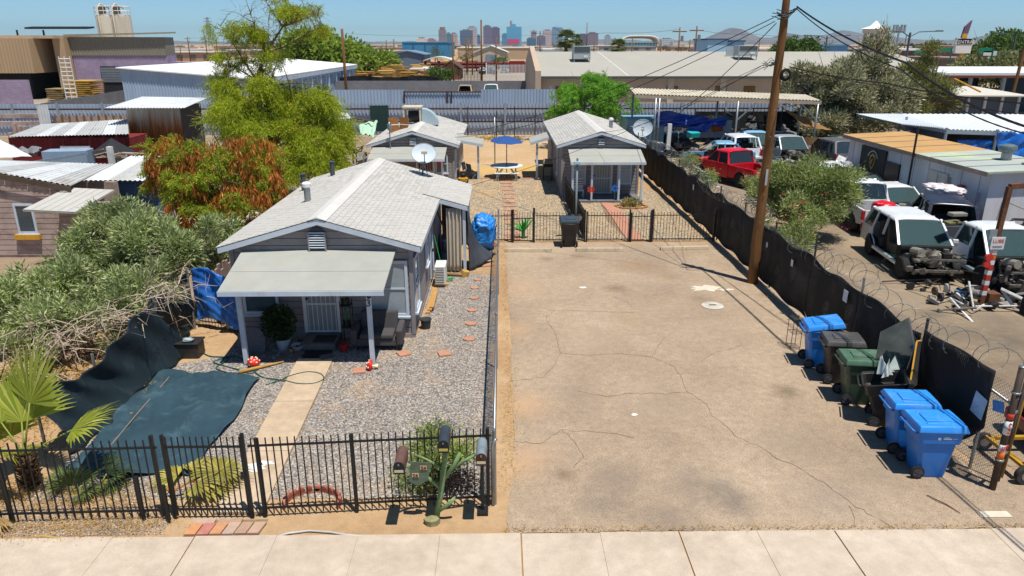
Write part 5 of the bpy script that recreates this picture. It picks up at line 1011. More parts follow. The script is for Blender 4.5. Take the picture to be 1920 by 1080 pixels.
# thin posts, lamp stakes and clutter by the back fence
for i,(x,y0_,yt,l)in enumerate(((877,255,200,'thin dark steel post by the back fence behind the rear left house'),(931,258,208,'thin dark steel post behind the umbrella, left one'),(965,258,200,'thin dark steel post behind the umbrella, middle one'),(1003,258,205,'thin dark steel post behind the umbrella, right one'))):
    p=G(x,y0_);q=AY(x,yt,p.y);simple('fence_post',l,'post',MB().tube([p,V(p.x,p.y,q.z)],.045,6),M_RUSTP)
p=G(928,312);t=thing('clothes_pole','slim pale clothesline pole in the sandy rear yard','pole',p);MB().tube([p,p+V(0,0,3.1)],.04,7).build('shaft',M_GALV,t,True);MB().bar(p+V(-.4,0,2.95),p+V(.4,0,2.95),.05).build('crossbar',M_GALV,t)
q=random.Random(12)
for i in range(14):
    p=V(q.uniform(-4,6),q.uniform(58.5,62),0);c_=q.choice(['#8a7a66','#b0a898','#6a5a4a','#9a9a96','#5c6a74','#a88a60']);s=q.uniform(.15,.5)
    simple('yard_scrap','piece of scrap lying along the back fence of the sandy yard','scrap',MB().blob(p+V(0,0,s*.3),(s*q.uniform(.6,1.6),s,s*.5),7,5,.35,i),mat('scrap'+c_,c_,.8),'scrap heap along the back fence')
# ================================================================== TREES AND PLANTS
def clusters(ells,K,shell=.55):
    """cluster centres spread through ellipsoids (cx,cy,cz,rx,ry,rz), biased to the outside"""
    E_=np.array(ells,float);wgt=(E_[:,3]*E_[:,4]*E_[:,5])**(2/3);i=nr.choice(len(E_),K,p=wgt/wgt.sum());d=nr.normal(size=(K,3));d/=np.linalg.norm(d,axis=1,keepdims=True)
    r=nr.random((K,1))**(1-shell);return E_[i,:3]+d*r*E_[i,3:],d,i
def foliage(name,ells,K,per,cl,L,W,m,parent,droop=0.,out=.6,jit=.7,shell=.6,zmin=.05,lobes=11,lr=.34,strand=0.):
    """leaves gathered in lobes: ellipsoids -> lobes -> leaf clusters on the outside of each lobe, so that light tops and dark gaps form"""
    S=lobes*len(ells);sc_,sd_,si=clusters(ells,S,shell);E_=np.array(ells,float);rad=E_[si,3:]*lr*nr.uniform(.55,1.35,(S,1));wgt=rad.prod(1)**(2/3);i=nr.choice(S,K,p=wgt/wgt.sum())
    d=nr.normal(size=(K,3));d[:,2]+=.35;d/=np.linalg.norm(d,axis=1,keepdims=True);c=sc_[i]+d*rad[i]*nr.random((K,1))**.35;d=d*.6+sd_[i]*.4;k=c[:,2]>zmin;c,d=c[k],d[k]
    n=len(c)*per;cc=np.repeat(c,per,0);dd=np.repeat(d,per,0);s=nr.normal(size=(n,3))*cl*np.array([1,1,.75]);p=cc+s;dr=s/(cl+1e-6)*.7+dd*out+np.array([0,0,-droop])+nr.normal(size=(n,3))*jit
    if strand:
        sd=np.repeat(d*np.array([.55,.55,.1])+np.array([0,0,-.6])+nr.normal(size=(len(c),3))*.25,per,0);p=cc+s*.3+sd*nr.random((n,1))*strand*np.repeat(nr.uniform(.4,1.3,(len(c),1)),per,0);dr=sd*1.2+nr.normal(size=(n,3))*jit
    p[:,2]=np.maximum(p[:,2],zmin);v,f=leaves(p,dr,nr.uniform(.5,1.4,n)*L,W*nr.uniform(.7,1.3,n));return npmesh(name,v,f,m,parent)
def limbs(name,base,ells,m,parent,r0=.12,n=14,sub=3,seed=0,lean=(0,0)):
    q=random.Random(seed);base=Vector(base);mb=MB();E_=list(ells);fork=base+V(lean[0],lean[1],max(.4,min(e[2]for e in E_)*.55));mb.tube([base,base.lerp(fork,.5)+V(q.gauss(0,.05),q.gauss(0,.05),0),fork],[r0,r0*.85,r0*.75],8)
    for k in range(n):
        e=E_[k%len(E_)];t_=Vector(e[:3])+V(q.gauss(0,.45)*e[3],q.gauss(0,.45)*e[4],q.gauss(.1,.4)*e[5]);m1=fork.lerp(t_,.45)+V(q.gauss(0,.15),q.gauss(0,.15),q.uniform(0,.3));mb.tube([fork,m1,t_],[r0*.55,r0*.33,r0*.1],6)
        for j in range(sub):t2=t_+V(q.gauss(0,.5)*e[3],q.gauss(0,.5)*e[4],q.gauss(.1,.5)*e[5]);a=m1.lerp(t_,q.uniform(.1,.9));mb.tube([a,a.lerp(t2,.5)+V(q.gauss(0,.08),q.gauss(0,.08),q.uniform(0,.15)),t2],[r0*.2,r0*.12,r0*.04],4)
    return mb.build(name,m,parent,True,fix=False)
def ell(px,py,Y,rx,ry,rz):c=AY(px,py,Y);return(c.x,c.y,c.z,rx,ry,rz)
M_BARK=mat('bark_grey','#6b5a48',.95,.2,5,.4);M_TWIG=mat('twig_pale','#c4b29c',.9,.2,8,.2,island=.35)
M_OLEA=leafmat('oleander_leaf',['#647c40','#92a85e','#c0c88c','#789050','#e0e2b8','#42582c'],.3,.36)
# ---- big oleander hedge on the left
E1=[ell(390,450,20.6,.8,.8,.8),ell(300,480,19.6,1.1,1.0,1.0),ell(215,455,20.4,1.1,1.0,1.0),ell(120,530,18.6,1.2,1.0,.7),ell(40,575,17.4,1.2,1.0,.6),ell(285,540,18.0,.6,.6,.6),ell(215,555,17.8,1.0,.8,.7),ell(245,410,22,.7,.8,.5),ell(-30,570,17.8,1.2,1,.6),ell(120,590,16.4,.8,.6,.5),ell(240,620,16.3,.55,.5,.5),ell(150,600,16.8,.7,.6,.45),ell(300,575,17.4,.5,.5,.45),ell(60,640,15.6,.6,.5,.4)]
t=thing('oleander_hedge','huge sprawling grey green oleander hedge left of the front house','shrub',(-10.5,18.6,0))
foliage('crown',E1,3300,30,.09,.15,.034,M_OLEA,t,-.35,.9,.45,.78,.05,16,.3)
q=random.Random(5);mb=MB()
for k in range(150):
    e=E1[q.randrange(len(E1))];b=V(e[0]+q.gauss(0,.4),e[1]+q.gauss(0,.4),0);tp=V(e[0]+q.gauss(0,.8)*e[3],e[1]+q.gauss(0,.8)*e[4],max(.3,e[2]+q.uniform(.2,1.0)*e[5]));mb.tube([b,b.lerp(tp,.5)+V(q.gauss(0,.1),q.gauss(0,.1),.1),tp],[.022,.014,.005],4)
mb.build('stems',M_BARK,t,fix=False)
# bare dead twigs hanging over the shade cloth
t=thing('dead_brush','tangle of bare pale dead branches in front of the oleander hedge','dead shrub',(-9.6,15.6,0));mb=MB()
for k in range(165):
    src=[(120,640,15.6),(210,600,16.4),(300,560,17.2),(60,690,14.6),(20,640,15.6),(320,540,17.4),(150,610,16)][k%7];b=AY(src[0]+q.gauss(0,25),src[1]+q.gauss(0,15),src[2]+q.gauss(0,.3));b.z=max(.1,b.z);d=V(q.gauss(.15,.7),q.gauss(-.3,.6),q.gauss(.12,.4));L=q.uniform(.4,1.3);p1=b+d*L*.5+V(0,0,.08);p2=b+d*L;p2.z=max(.06,p2.z-.1);mb.tube([b,p1,p2],[.015,.01,.004],4)
    for j in range(4):a=b.lerp(p2,q.uniform(.2,.95));e=a+V(q.gauss(0,.2),q.gauss(0,.2),q.gauss(0,.15));e.z=max(.04,e.z);mb.tube([a,e],[.005,.002],3)
mb.build('branches',M_TWIG,t,fix=False)
straw('dry_grass',[(-13,14),(-11.3,14.5),(-10.5,13.3),(-9.4,14.8),(-12,15.5)],5000,.8,.16,leafmat('yellow_grass',['#b08a3c','#d2ab50','#c09a48','#a07a34'],.3),None,'yellow dry grass under the dead brush at the left edge')
# ---- pod tree
E2=[ell(400,330,25.5,1.5,1.3,1.2),ell(330,300,26,1.0,1.0,.9),ell(470,300,26,1.1,1.0,1.0),ell(450,390,24.5,1.1,1.0,.8),ell(360,390,25,.9,.9,.7),ell(495,350,25.5,.8,.8,.7),ell(300,330,26,.6,.6,.6)]
t=thing('pod_tree','feathery yellow green tree hung with brown seed pods behind the oleander','tree',(-10.2,25.5,0))
limbs('trunk',(-10.0,25.5,0),E2,M_BARK,t,.11,16,4,3);foliage('crown',E2,2500,28,.13,.11,.026,leafmat('pod_leaf',['#74941e','#a0b832','#c4d048','#567818','#e0de60'],.55),t,.1,.7,.6,.75,.3,14,.3,.35)
c,d,_=clusters(E2,1700,.85);c=np.repeat(c,8,0)+nr.normal(size=(1700*8,3))*np.array([.05,.05,.05]);v,f=leaves(c,np.tile([0,0,-1.],(len(c),1))+nr.normal(size=(len(c),3))*.28,nr.uniform(.16,.3,len(c)),.044);npmesh('seed_pods',v,f,leafmat('pod_brown',['#9a5522','#c07230','#dc9444','#7c441c','#e8ac60'],.35),t)
# ---- palo verde
E3=[ell(470,205,35,1.6,1.5,1.5),ell(560,205,36,1.9,1.6,1.5),ell(510,265,34.5,2.0,1.6,1.1),ell(600,262,35.5,1.8,1.5,1.0),ell(430,190,36,1.0,1.0,1.2),ell(540,300,34,1.5,1.3,.8),ell(625,300,34.5,1.0,1.0,.7),ell(475,150,36,1.2,1.1,.9)]
E4=[ell(440,110,36,1.1,1.0,.9),ell(480,60,36,1.1,1.0,.8),ell(540,20,36,1.3,1.1,.7),ell(590,55,36.5,.9,.9,.7),ell(420,60,36,.8,.8,.6),ell(510,100,36,.9,.9,.7)]
t=thing('palo_verde','tall airy palo verde tree with yellow flowers behind the front house','tree',(-12.4,35.8,0));M_PV=leafmat('palo_leaf',['#7e9c1e','#acc22e','#d2da46','#66841e','#ece862'],.6)
limbs('trunk',(-12.3,35.6,0),E3,mat('palo_bark','#7a6a3c',.9,.2,4,.3),t,.2,34,5,8)
mb=MB();q=random.Random(15)
for path in(((475,215),(480,150),(498,100),(530,50),(565,8)),((480,150),(455,110),(430,70),(410,45)),((498,100),(540,85),(580,60),(612,52)),((530,50),(510,20),(490,-10)),((480,150),(440,125),(405,120)),((498,100),(480,60),(470,25)),((530,50),(570,35),(600,25))):
    P=[AY(x,y,35.8+.3*math.sin(x))for x,y in path];n_=len(P);r1=.11 if path[0][1]>200 else .05;mb.tube(P,[r1*(1-.8*i/(n_-1))for i in range(n_)],6)
    for k in range(26):
        i=q.randrange(n_-1);a=P[i].lerp(P[i+1],q.random());d=V(q.gauss(0,.7),q.gauss(0,.6),q.gauss(.1,.6));e=a+d*q.uniform(.5,1.2);mb.tube([a,a.lerp(e,.5)+V(0,0,.12),e-V(0,0,.1)],[.018,.011,.004],4)
        for j in range(3):b2=a.lerp(e,q.uniform(.3,1));mb.tube([b2,b2+V(q.gauss(0,.3),q.gauss(0,.3),q.gauss(-.05,.25))],[.007,.003],3)
mb.build('upper_limbs',mat('palo_bark','#7a6a3c'),t,True,fix=False)
foliage('crown',E3,5200,27,.16,.17,.028,M_PV,t,.75,.35,.45,.72,.4,13,.3,.95);foliage('upper_crown',E4,1300,20,.14,.14,.024,M_PV,t,.4,.4,.6,.5,.4,9,.3,.5)
foliage('flowers',E3+E4[:3],330,8,.16,.05,.05,leafmat('palo_flower',['#d8b820','#e8cc30','#c8a818'],.4),t,0,.5,1,.75)
# ---- green acacia behind the rear right house
E5=[ell(1110,190,55,2.4,2,1.8),ell(1060,200,55.5,1.4,1.4,1.3),ell(1160,195,55.5,1.5,1.4,1.5),ell(1130,165,56,1.4,1.4,1.0),ell(1090,225,54,1.5,1.3,.9)]
t=thing('green_acacia','rounded bright green feathery tree behind the rear right house','tree',(6.2,55.3,0));limbs('trunk',(6.2,55.3,0),E5,M_BARK,t,.16,14,3,4);foliage('crown',E5,2600,22,.22,.2,.04,leafmat('acacia_leaf',['#6ca832','#86be42','#a0d056','#54882a'],.55),t,.1,.8,.5,.72,.3,14,.32,.3)
# ---- flowering oleander at the screened fence
E6=[ell(1470,355,28.5,1.2,1.1,.9),ell(1540,350,28,1.3,1.1,1.0),ell(1490,410,26.5,1.1,.9,.8),ell(1550,395,26.8,.8,.8,.8),ell(1430,350,30,.8,.8,.7),ell(1500,450,25,.7,.5,.6),ell(1580,350,28.5,.7,.7,.7)]
t=thing('flowering_oleander','oleander bush with pink flowers beside the screened fence and pole','shrub',(12,27.6,0));limbs('trunk',(12,27.4,0),E6,M_BARK,t,.07,22,3,5);foliage('crown',E6,1900,28,.13,.14,.036,leafmat('oleander2',['#5c7836','#86a04e','#b8c07c','#4a642c','#dcdca8','#7c9448'],.4,.36),t,-.4,.9,.45,.78,.1,15,.3)
foliage('flowers',E6,75,7,.05,.06,.06,leafmat('pink_flower',['#b8324c','#d85a6a','#c84058'],.3),t,0,.8,1,.92)
for i,(px,py,Y,s,l)in enumerate(((1290,305,36.5,.6,'small green bush between the red pickup and the screened fence'),(1330,330,33,.45,'weedy green shoots along the top of the screened fence'),(1445,355,31,.5,'loose green shrub in front of the red pickup bed'))):
    e=[ell(px,py,Y,s,s,s*.8)];t=thing('roadside_bush',l,'shrub',(e[0][0],Y,0));limbs('stem',(e[0][0],Y,0),e,M_BARK,t,.03,6,2,i);foliage('crown',e,130,18,.12,.1,.03,leafmat('oleander2',[])if 0 else _M['oleander2'],t)
# ---- tamarisks at the right
E7=[ell(1560,190,56,2.4,2,2.4),ell(1600,140,58,1.6,1.5,1.8),ell(1645,110,58,1.3,1.2,1.7),ell(1620,210,56,2.2,2,1.8),ell(1510,170,57,1.4,1.4,1.6),ell(1665,190,57,1.8,1.6,2.0),ell(1545,230,55,1.6,1.4,1.0),ell(1650,75,58.5,.7,.7,.9)]
E8=[ell(1735,150,62,1.8,1.5,2.0),ell(1700,190,60,1.5,1.4,1.6),ell(1770,170,62,1.4,1.3,1.6),ell(1745,110,62,.9,.9,1.2)]
M_TAM=leafmat('tamarisk_leaf',['#46583a','#7c8860','#b8b48a','#e0d6b2','#3a4c2c','#f0e8d0'],.3)
t=thing('tamarisk_tree','large grey green tamarisk with pale plumes behind the canopy','tree',(26.5,57,0));limbs('trunk',(26.5,57,0),E7,M_BARK,t,.25,20,4,6);foliage('crown',E7,4200,24,.22,.27,.075,M_TAM,t,-.7,.9,.4,.78,.3,15,.3)
t=thing('tamarisk_tree','thinner tamarisk standing right of the large one','tree',(36,62,0));limbs('trunk',(36,62,0),E8,M_BARK,t,.18,14,4,7);foliage('crown',E8,1500,20,.24,.25,.065,leafmat('tamarisk2',['#66743e','#868a50','#a39c62','#58682f'],.35),t,-.6,.8,.5,.7,.3,12,.3)
# ---- shrub behind the mailboxes
E9=[ell(815,850,11.1,.42,.3,.38),ell(770,880,11.0,.3,.25,.3),ell(870,850,11.15,.28,.25,.32),ell(820,810,11.3,.35,.25,.2),ell(800,905,10.9,.3,.2,.2)]
t=thing('mailbox_shrub','light green flowering shrub behind the mailboxes','shrub',(-1.1,11.05,0));limbs('stem',(-1.1,11.05,0),E9,mat('dark_stem','#3c2c26',.9),t,.02,20,4,9);foliage('crown',E9,240,18,.07,.085,.022,leafmat('shrub_leaf',['#7c9a3a','#93ac4c','#a8b860','#5d7a30','#b8c070'],.4),t,-.1,.7,.6,.7)
foliage('flower_spikes',[E9[3],(E9[1][0],E9[1][1],E9[1][2]+.25,.3,.2,.2)],22,12,.025,.03,.02,leafmat('violet_flower',['#6a54b8','#8470cc','#54409c'],.3),t,-.5,.3,.6,.9)
clump((-1.0,10.95,.22),900,(.62,.25,.2),.08,.03,leafmat('dark_under',['#3a2a2e','#4c3a38','#2c2226'],.2),'dry_skirt',t,.2)
# ---- fan palms at the front left
def fan(mbv,mbf,p,d,petL,rad,nseg=26,spread=2.3,droop=.25,fold=.25,seed=0):
    q=random.Random(seed);d=Vector(d).normalized();side=d.cross(V(0,0,1)).normalized();nrm=side.cross(d).normalized();hub=Vector(p)+d*petL
    for k in range(nseg):
        a=spread*(k/(nseg-1)-.5)*1.15;L=rad*(1-.18*abs(a)/1.3)*q.uniform(.82,1.06);dr=(d*math.cos(a)+side*math.sin(a)).normalized();w_=rad*1.5*spread/nseg*.5
        sd=dr.cross(nrm).normalized();zz=nrm*(.012 if k%2 else-.012);i0=len(mbv);mid=hub+dr*L*.55+zz;tip=hub+dr*L-V(0,0,droop*L*q.uniform(.7,1.3));tip2=hub+dr*L*.8-V(0,0,droop*L*.35)
        mbv+=[hub,mid+sd*w_*.5,mid-sd*w_*.5,tip2+sd*w_*.2,tip2-sd*w_*.2,tip];mbf+=[(i0,i0+1,i0+2),(i0+1,i0+3,i0+2),(i0+2,i0+3,i0+4),(i0+3,i0+5,i0+4)]
    return hub
def fan_palm(label,base,h,tr,fr,name='fan_palm',m=None,tb=.1):
    base=Vector(base);t=thing(name,label,'palm',base);top=base+V(0,0,h)
    if h>.15:
        MB().tube([base,base.lerp(top,.5),top],[tr*1.2,tr,tr*.9],10).build('trunk',mat('palm_trunk','#5a4230',.95,.3,9,.6),t,True);q=random.Random(3);mb=MB()
        for k in range(60):a=k*2.4;z=h*k/60;p=base+V(math.cos(a)*tr,math.sin(a)*tr,z);mb.bar(p,p+V(math.cos(a)*.09,math.sin(a)*.09,.12),.05,.015)
        mb.build('leaf_boots',mat('palm_boot','#6e5030',.9,.3,8,.4,island=.4),t,fix=False)
    for i,(d,pet,rad,dr)in enumerate(fr):
        vs,fs=[],[];hub=fan(vs,fs,top,d,pet,rad,28,2.4,dr,.2,i);MB().tube([top,top.lerp(hub,.5)+V(0,0,.02),hub],[.022,.016,.012],5).build('petiole',mat('petiole','#8a9440',.6),t,True);MB().add(vs,fs).build('frond',m or M_FAN,t,fix=False)
    return t
M_FAN=leafmat('fan_leaf',['#a4b43c','#c4c858','#8ca034','#d8d676'],.55)
fan_palm('young fan palm with tall bright fronds at the left end of the iron fence',(-8.42,11.2,0),.62,.11,[((.16,.3,1.1),.95,1.35,.05),((-.5,.2,.8),.7,1.2,.08),((1.0,.25,.5),.9,1.0,.12),((-.2,.5,.9),.6,1.1,.06),((-.9,-.3,.6),.45,.8,.2),((-.3,-.7,.6),.45,.8,.2),((-.8,.6,.5),.5,.9,.2),((.4,-.5,.5),.4,.6,.3)])
fan_palm('low palmetto fronds growing under the young fan palm',(-7.55,10.95,0),.0,.05,[((.2,-.2,1.0),.2,.55,.1),((.7,.1,.6),.25,.5,.2),((-.5,.1,.8),.2,.5,.2),((.9,-.3,.35),.25,.5,.2)],'palmetto',leafmat('palmetto_leaf',['#4f6434','#66783c','#7c8c4a'],.3))
fan_palm('dark palmetto fronds at the edge of the weed cloth',(-7.2,11.25,0),.0,.05,[((.8,-.1,.5),.2,.6,.2),((.3,.4,.7),.2,.55,.2),((1,-.5,.3),.2,.5,.3)],'palmetto',leafmat('palmetto_dark',['#3c5030','#4c6038','#5c7040'],.3))
t=thing('cut_palm_fronds','heap of cut yellowing palm fronds between gate and weed cloth','palm fronds',(-5.2,11.05,0));M_CUT=leafmat('cut_frond',['#a8a048','#c0b45c','#8f9040','#d0c070','#98883c'],.3)
for i in range(9):
    q=random.Random(60+i);vs,fs=[],[];a=q.uniform(-.6,3.4);p=V(-5.35+q.uniform(-.55,.45),10.98+q.uniform(-.2,.3),.1+.02*i);fan(vs,fs,p,(math.cos(a),math.sin(a)*.6,.12),.1,q.uniform(.55,.75),24,2.6,.22,.2,i);MB().add(vs,fs).build('frond',M_CUT,t,fix=False)
for i in range(5):q=random.Random(90+i);p=V(-5.6+q.uniform(-.3,.5),10.85+q.uniform(-.1,.3),.16);MB().bar(p,p+V(q.uniform(-.2,.4),q.uniform(-.2,.25),.06),.05,.02).build('frond_stalk',mat('stalk_orange','#b06a30',.8,.2),t)
t=thing('fallen_frond','grey dried palm frond lying beside the sidewalk at the far left','palm frond',(-8.3,9.9,0));vs,fs=[],[];fan(vs,fs,(-8.3,10.15,.2),(-.1,-.8,-.2),.05,.6,24,2.2,.05,.2,5);MB().add(vs,fs).build('frond',leafmat('dry_frond',['#a88c58','#8f744a','#bfa26c'],.2),t,fix=False)
straw('dry_grass',[(-9,59.8),(0,60.6),(9,60.3)],3500,.7,.35,leafmat('weed_gold',['#b0924a','#c8a85c','#8c8a44','#a0803c'],.3),None,'golden weeds in front of the corrugated back fence')
# ================================================================== JUNKYARD: vehicles, sheds, canopy, scrap
def carglass():
    b=NB('car_glass');b.t.nodes.remove(b.b);tr=b.n('ShaderNodeBsdfTransparent');tr.inputs[0].default_value=(.6,.74,.73,1);gl=b.n('ShaderNodeBsdfGlossy');gl.inputs[0].default_value=(.85,.9,.92,1);gl.inputs['Roughness'].default_value=.04
    fr=b.n('ShaderNodeFresnel');fr.inputs[0].default_value=1.6;mx=b.n('ShaderNodeMixShader');b.l(fr.outputs[0],mx.inputs[0]);b.l(tr.outputs[0],mx.inputs[1]);b.l(gl.outputs[0],mx.inputs[2]);df=b.n('ShaderNodeBsdfDiffuse');df.inputs[0].default_value=(.30,.40,.40,1);m2=b.n('ShaderNodeMixShader');m2.inputs[0].default_value=.07;b.l(mx.outputs[0],m2.inputs[1]);b.l(df.outputs[0],m2.inputs[2]);b.l(m2.outputs[0],b.out.inputs[0]);return b.m
M_CARG=carglass()
def paint(n,c,rough=.28,dirt='#8a8070',damt=.25):return mat('paint_'+n,c,rough,.06,1.5,.02,spec=.6,dirt=dirt,damt=damt,dscale=1.4)
M_TYRE=mat('tyre','#29282a',.85,.2,8,.3,dirt='#6a6258',damt=.4);M_RIM=mat('rim','#9a9c9e',.35,.1,3,metal=.7);M_INT=mat('car_interior','#2a2826',.9,.3,5,.3);M_INT2=mat('car_interior_tan','#5a5046',.9,.3,5,.3)
M_ENG=mat('engine_metal','#857f74',.5,.4,9,.3,metal=.4,dirt='#4a3626',damt=.8,dscale=5);M_TAIL=mat('tail_lamp','#a8202a',.25,.1);M_HEADL=mat('head_lamp','#c8d0d4',.15,.1);M_CHROME=mat('chrome','#b4b8ba',.2,.1,3,metal=.9);M_RUST=mat('rusty_steel','#6e4a34',.85,.3,5,.4,metal=.2,dirt='#8f6a4a',damt=.6,dscale=4)
def wheel(t,x,y,r,rim=True,wd=.24,lean=0):
    prof=[(r*.6,-wd/2),(r*.9,-wd/2),(r,-wd*.34),(r,wd*.34),(r*.9,wd/2),(r*.6,wd/2)];w_=MB().lathe(prof,22,(x,y,r),'y').build('tyre',M_TYRE,t,'auto');s=1 if y>0 else-1
    if rim:
        mb=MB().lathe([(.04,s*wd*.3),(r*.55,s*wd*.22),(r*.63,s*wd*.42),(r*.63,-s*wd*.3),(.04,-s*wd*.3)],18,(x,y,r),'y');rm=mb.build('rim',M_RIM,w_,'auto')
        for k in range(5):a=k*1.2566;MB().bar((x,y+s*wd*.36,r),(x+r*.6*math.cos(a),y+s*wd*.4,r+r*.6*math.sin(a)),.07,.04,(0,1,0)).build('spoke',M_RIM,rm)if r>.3 else None
    else:MB().lathe([(.04,-.08),(r*.4,-.08),(r*.4,.08),(.04,.08)],12,(x,y,r),'y').build('brake_drum',M_RUST,w_,'auto')
def vehicle(label,cat,pm,loc,rz,kind='suv',nodoor='',nohood=False,nofender='',nowheel='',L=None,group='vehicles in the junkyard',lamps=True,shell=False,roofm=None,backglass=True,seat=M_INT,name=None,detail=True,bedm=None):
    """x forward, y left; origin under the middle of the wheelbase. nodoor: letters f/r with L or R, e.g. 'Lf Rf Rr'"""
    S=dict(suv=dict(xr=-2.35,xf=2.35,w=.92,zs=.42,zb=1.08,zt=1.78,zh=1.05,xc=1.08,xa=.2,xb=-1.8,xd=-2.2,xm=-.35,xq=-1.3,wx=(-1.42,1.45),wr=.37),pickup=dict(xr=-2.75,xf=2.6,w=.96,zs=.46,zb=1.15,zt=1.85,zh=1.12,xc=1.25,xa=.5,xb=-.5,xd=-.72,xm=.2,xq=-.72,wx=(-1.72,1.72),wr=.4),sedan=dict(xr=-2.3,xf=2.35,w=.88,zs=.32,zb=.9,zt=1.42,zh=.88,xc=.95,xa=.2,xb=-1.0,xd=-1.6,xm=-.35,xq=-1.2,wx=(-1.35,1.4),wr=.32))[kind]
    g_=lambda k:S[k];t=thing(name or('pickup_truck' if kind=='pickup' else 'car'),label,cat,(0,0,0),0,group);w_,zs,zb,zt,zh=S['w'],S['zs'],S['zb'],S['zt'],S['zh'];xc,xa,xb,xd,xm,xq,xr,xf=(S[k]for k in('xc','xa','xb','xd','xm','xq','xr','xf'));tum=.19;wr=S['wr'];bed=kind=='pickup';roofm=roofm or pm
    def arch(x0):return[(x0+(wr+.08)*math.cos(a),max(zs,wr+(wr+.08)*math.sin(a)))for a in np.linspace(math.pi-.12,.12,11)]
    def side(poly,s,nm,m=pm,th=.05,par=t): # outer skin with tumble below the belt line
        y=lambda z:w_-.05*max(0,(.75-z))/.4-.04*max(0,z-.8)/.3
        return MB().add([(x,s*y(z),z)for x,z in poly]+[(x,s*(y(z)-th),z)for x,z in poly],[tuple(range(len(poly))),tuple(range(len(poly),2*len(poly)))[::-1]]+[(i,(i+1)%len(poly),len(poly)+(i+1)%len(poly),len(poly)+i)for i in range(len(poly))]).build(nm,m,par,'auto',bevel=.015)
    for s,c in((1,'L'),(-1,'R')):
        if c not in nofender:side([(xc,zs)]+arch(S['wx'][1])[:]+[(xf-.12,zs),(xf-.02,zs+.25),(xf-.06,zh-.1),(xf-.5,zh-.02),(xc,zh)],s,'fender')
        for d_,a,b in(('f',xm,xc),('r',xq,xm)):
            if a>=b-.1:continue
            if c+d_ not in nodoor and not(bed and d_=='r' and xq>xm-.3):
                dr=side([(a+.012,zs+.05),(b-.012,zs+.05),(b-.012,zb),(a+.012,zb)],s,'door');MB().obox((a+.16,s*(w_+.0),zb-.16),(.16,.03,.035)).build('handle',pm,dr)
        if bed:side([(xr+.03,zs+.08)]+arch(S['wx'][0])+[(xq-.02,zs),(xq-.02,zb-.02),(xr+.03,zb-.02)],s,'bed_side',bedm or pm,.08)
        else:side([(xr+.1,zs+.05)]+arch(S['wx'][0])+[(xq-.01,zs+.02),(xq-.01,zb),(xr+.04,zb),(xr+.0,zb-.35)],s,'quarter_panel')
        MB().box(xq,xc,*(sorted((s*(w_-.14),s*(w_-.02)))),zs-.06,zs+.04).build('sill',pm,t)
        pil=lambda p,q,k=.075:MB().bar(p,q,k,.06).build('pillar',pm,t)
        yb,yt=s*(w_-.06),s*(w_-tum);pil((xc-.02,yb,zb-.04),(xa,yt,zt-.03));pil((xm,yb,zb-.02),(xm,yt,zt-.03));pil((xd,yb,zb-.02),(xb,yt,zt-.03),.12)
        if not bed:pil((xq-.05,yb,zb-.02),(xq+.08,yt,zt-.03),.09)
        for d_,a,b,ta,tb in(('f',xm,xc-.02,xm,xa),('r',xq,xm,xq+.08 if not bed else xq,xm)):
            if c+d_ in nodoor or b-a<.3 or shell:continue
            MB().ext([(a+.04,yb-s*.02,zb),(b-.05,yb-s*.02,zb),(tb-.03,yt-s*.01,zt-.06),(ta+.04,yt-s*.01,zt-.06)],(0,s*.006,0)).build('side_window',M_CARG,t)
        if not bed and not shell:MB().ext([(xd+.08,yb-s*.02,zb),(xq-.12,yb-s*.02,zb),(xq+.0,yt-s*.01,zt-.07),(xb+.06,yt-s*.01,zt-.07)],(0,s*.006,0)).build('side_window',M_CARG,t)
        if c+'f' not in nodoor and detail:MB().obox((xc-.22,s*(w_+.1),zb+.08),(.1,.18,.14)).build('mirror',pm,t,bevel=.02)
        for i,x in enumerate(S['wx']):
            if c+'rf'[i]not in nowheel:wheel(t,x,s*(w_-.13),wr)
    yw=w_-tum;mb=MB().grid(lambda u,v:(xb-.03+(xa+.06-xb)*u,-yw-.05+2*(yw+.05)*v,zt-.1+.13*(1-abs(2*v-1)**5)*(1-.55*abs(2*u-1)**6)),14,16).build('roof',roofm,t,True,solid=.035)
    if not shell:MB().ext([(xc,-w_+.1,zb-.03),(xc,w_-.1,zb-.03),(xa+.02,yw-.04,zt-.06),(xa+.02,-yw+.04,zt-.06)],(.004,0,.004)).build('windshield',M_CARG,t)
    if backglass:MB().ext([(xd-.01,-w_+.16,zb),(xd-.01,w_-.16,zb),(xb-.01,yw-.06,zt-.05),(xb-.01,-yw+.06,zt-.05)],(-.005,0,.002)).build('rear_window',M_CARG,t)
    MB().box(xr+.15,xf-.35,-w_+.22,w_-.22,zs-.12,zs+.02).build('floor_pan',M_INT,t);MB().box(xc-.28,xc+.05,-w_+.12,w_-.12,zs,zb-.06).build('dashboard',M_INT,t)
    MB().lathe([(.17,-.012),(.19,0),(.17,.012)],14,(xc-.42,.38,zb-.02),'x').build('steering_wheel',M_INT,t)if detail else None
    for y in(-.4,.4):MB().box(xm-.12,xm+.38,y-.24,y+.24,zs+.02,zs+.38).obox((xm-.15,y,zs+.62),(.16,.46,.68),0,0,R(-10)).build('seat',seat,t,bevel=.03)
    if not bed:MB().box(xq-.05,xq+.42,-w_+.25,w_-.25,zs+.02,zs+.36).obox((xq-.06,0,zs+.6),(.16,1.2,.6),0,0,R(-10)).build('rear_seat',seat,t,bevel=.03)
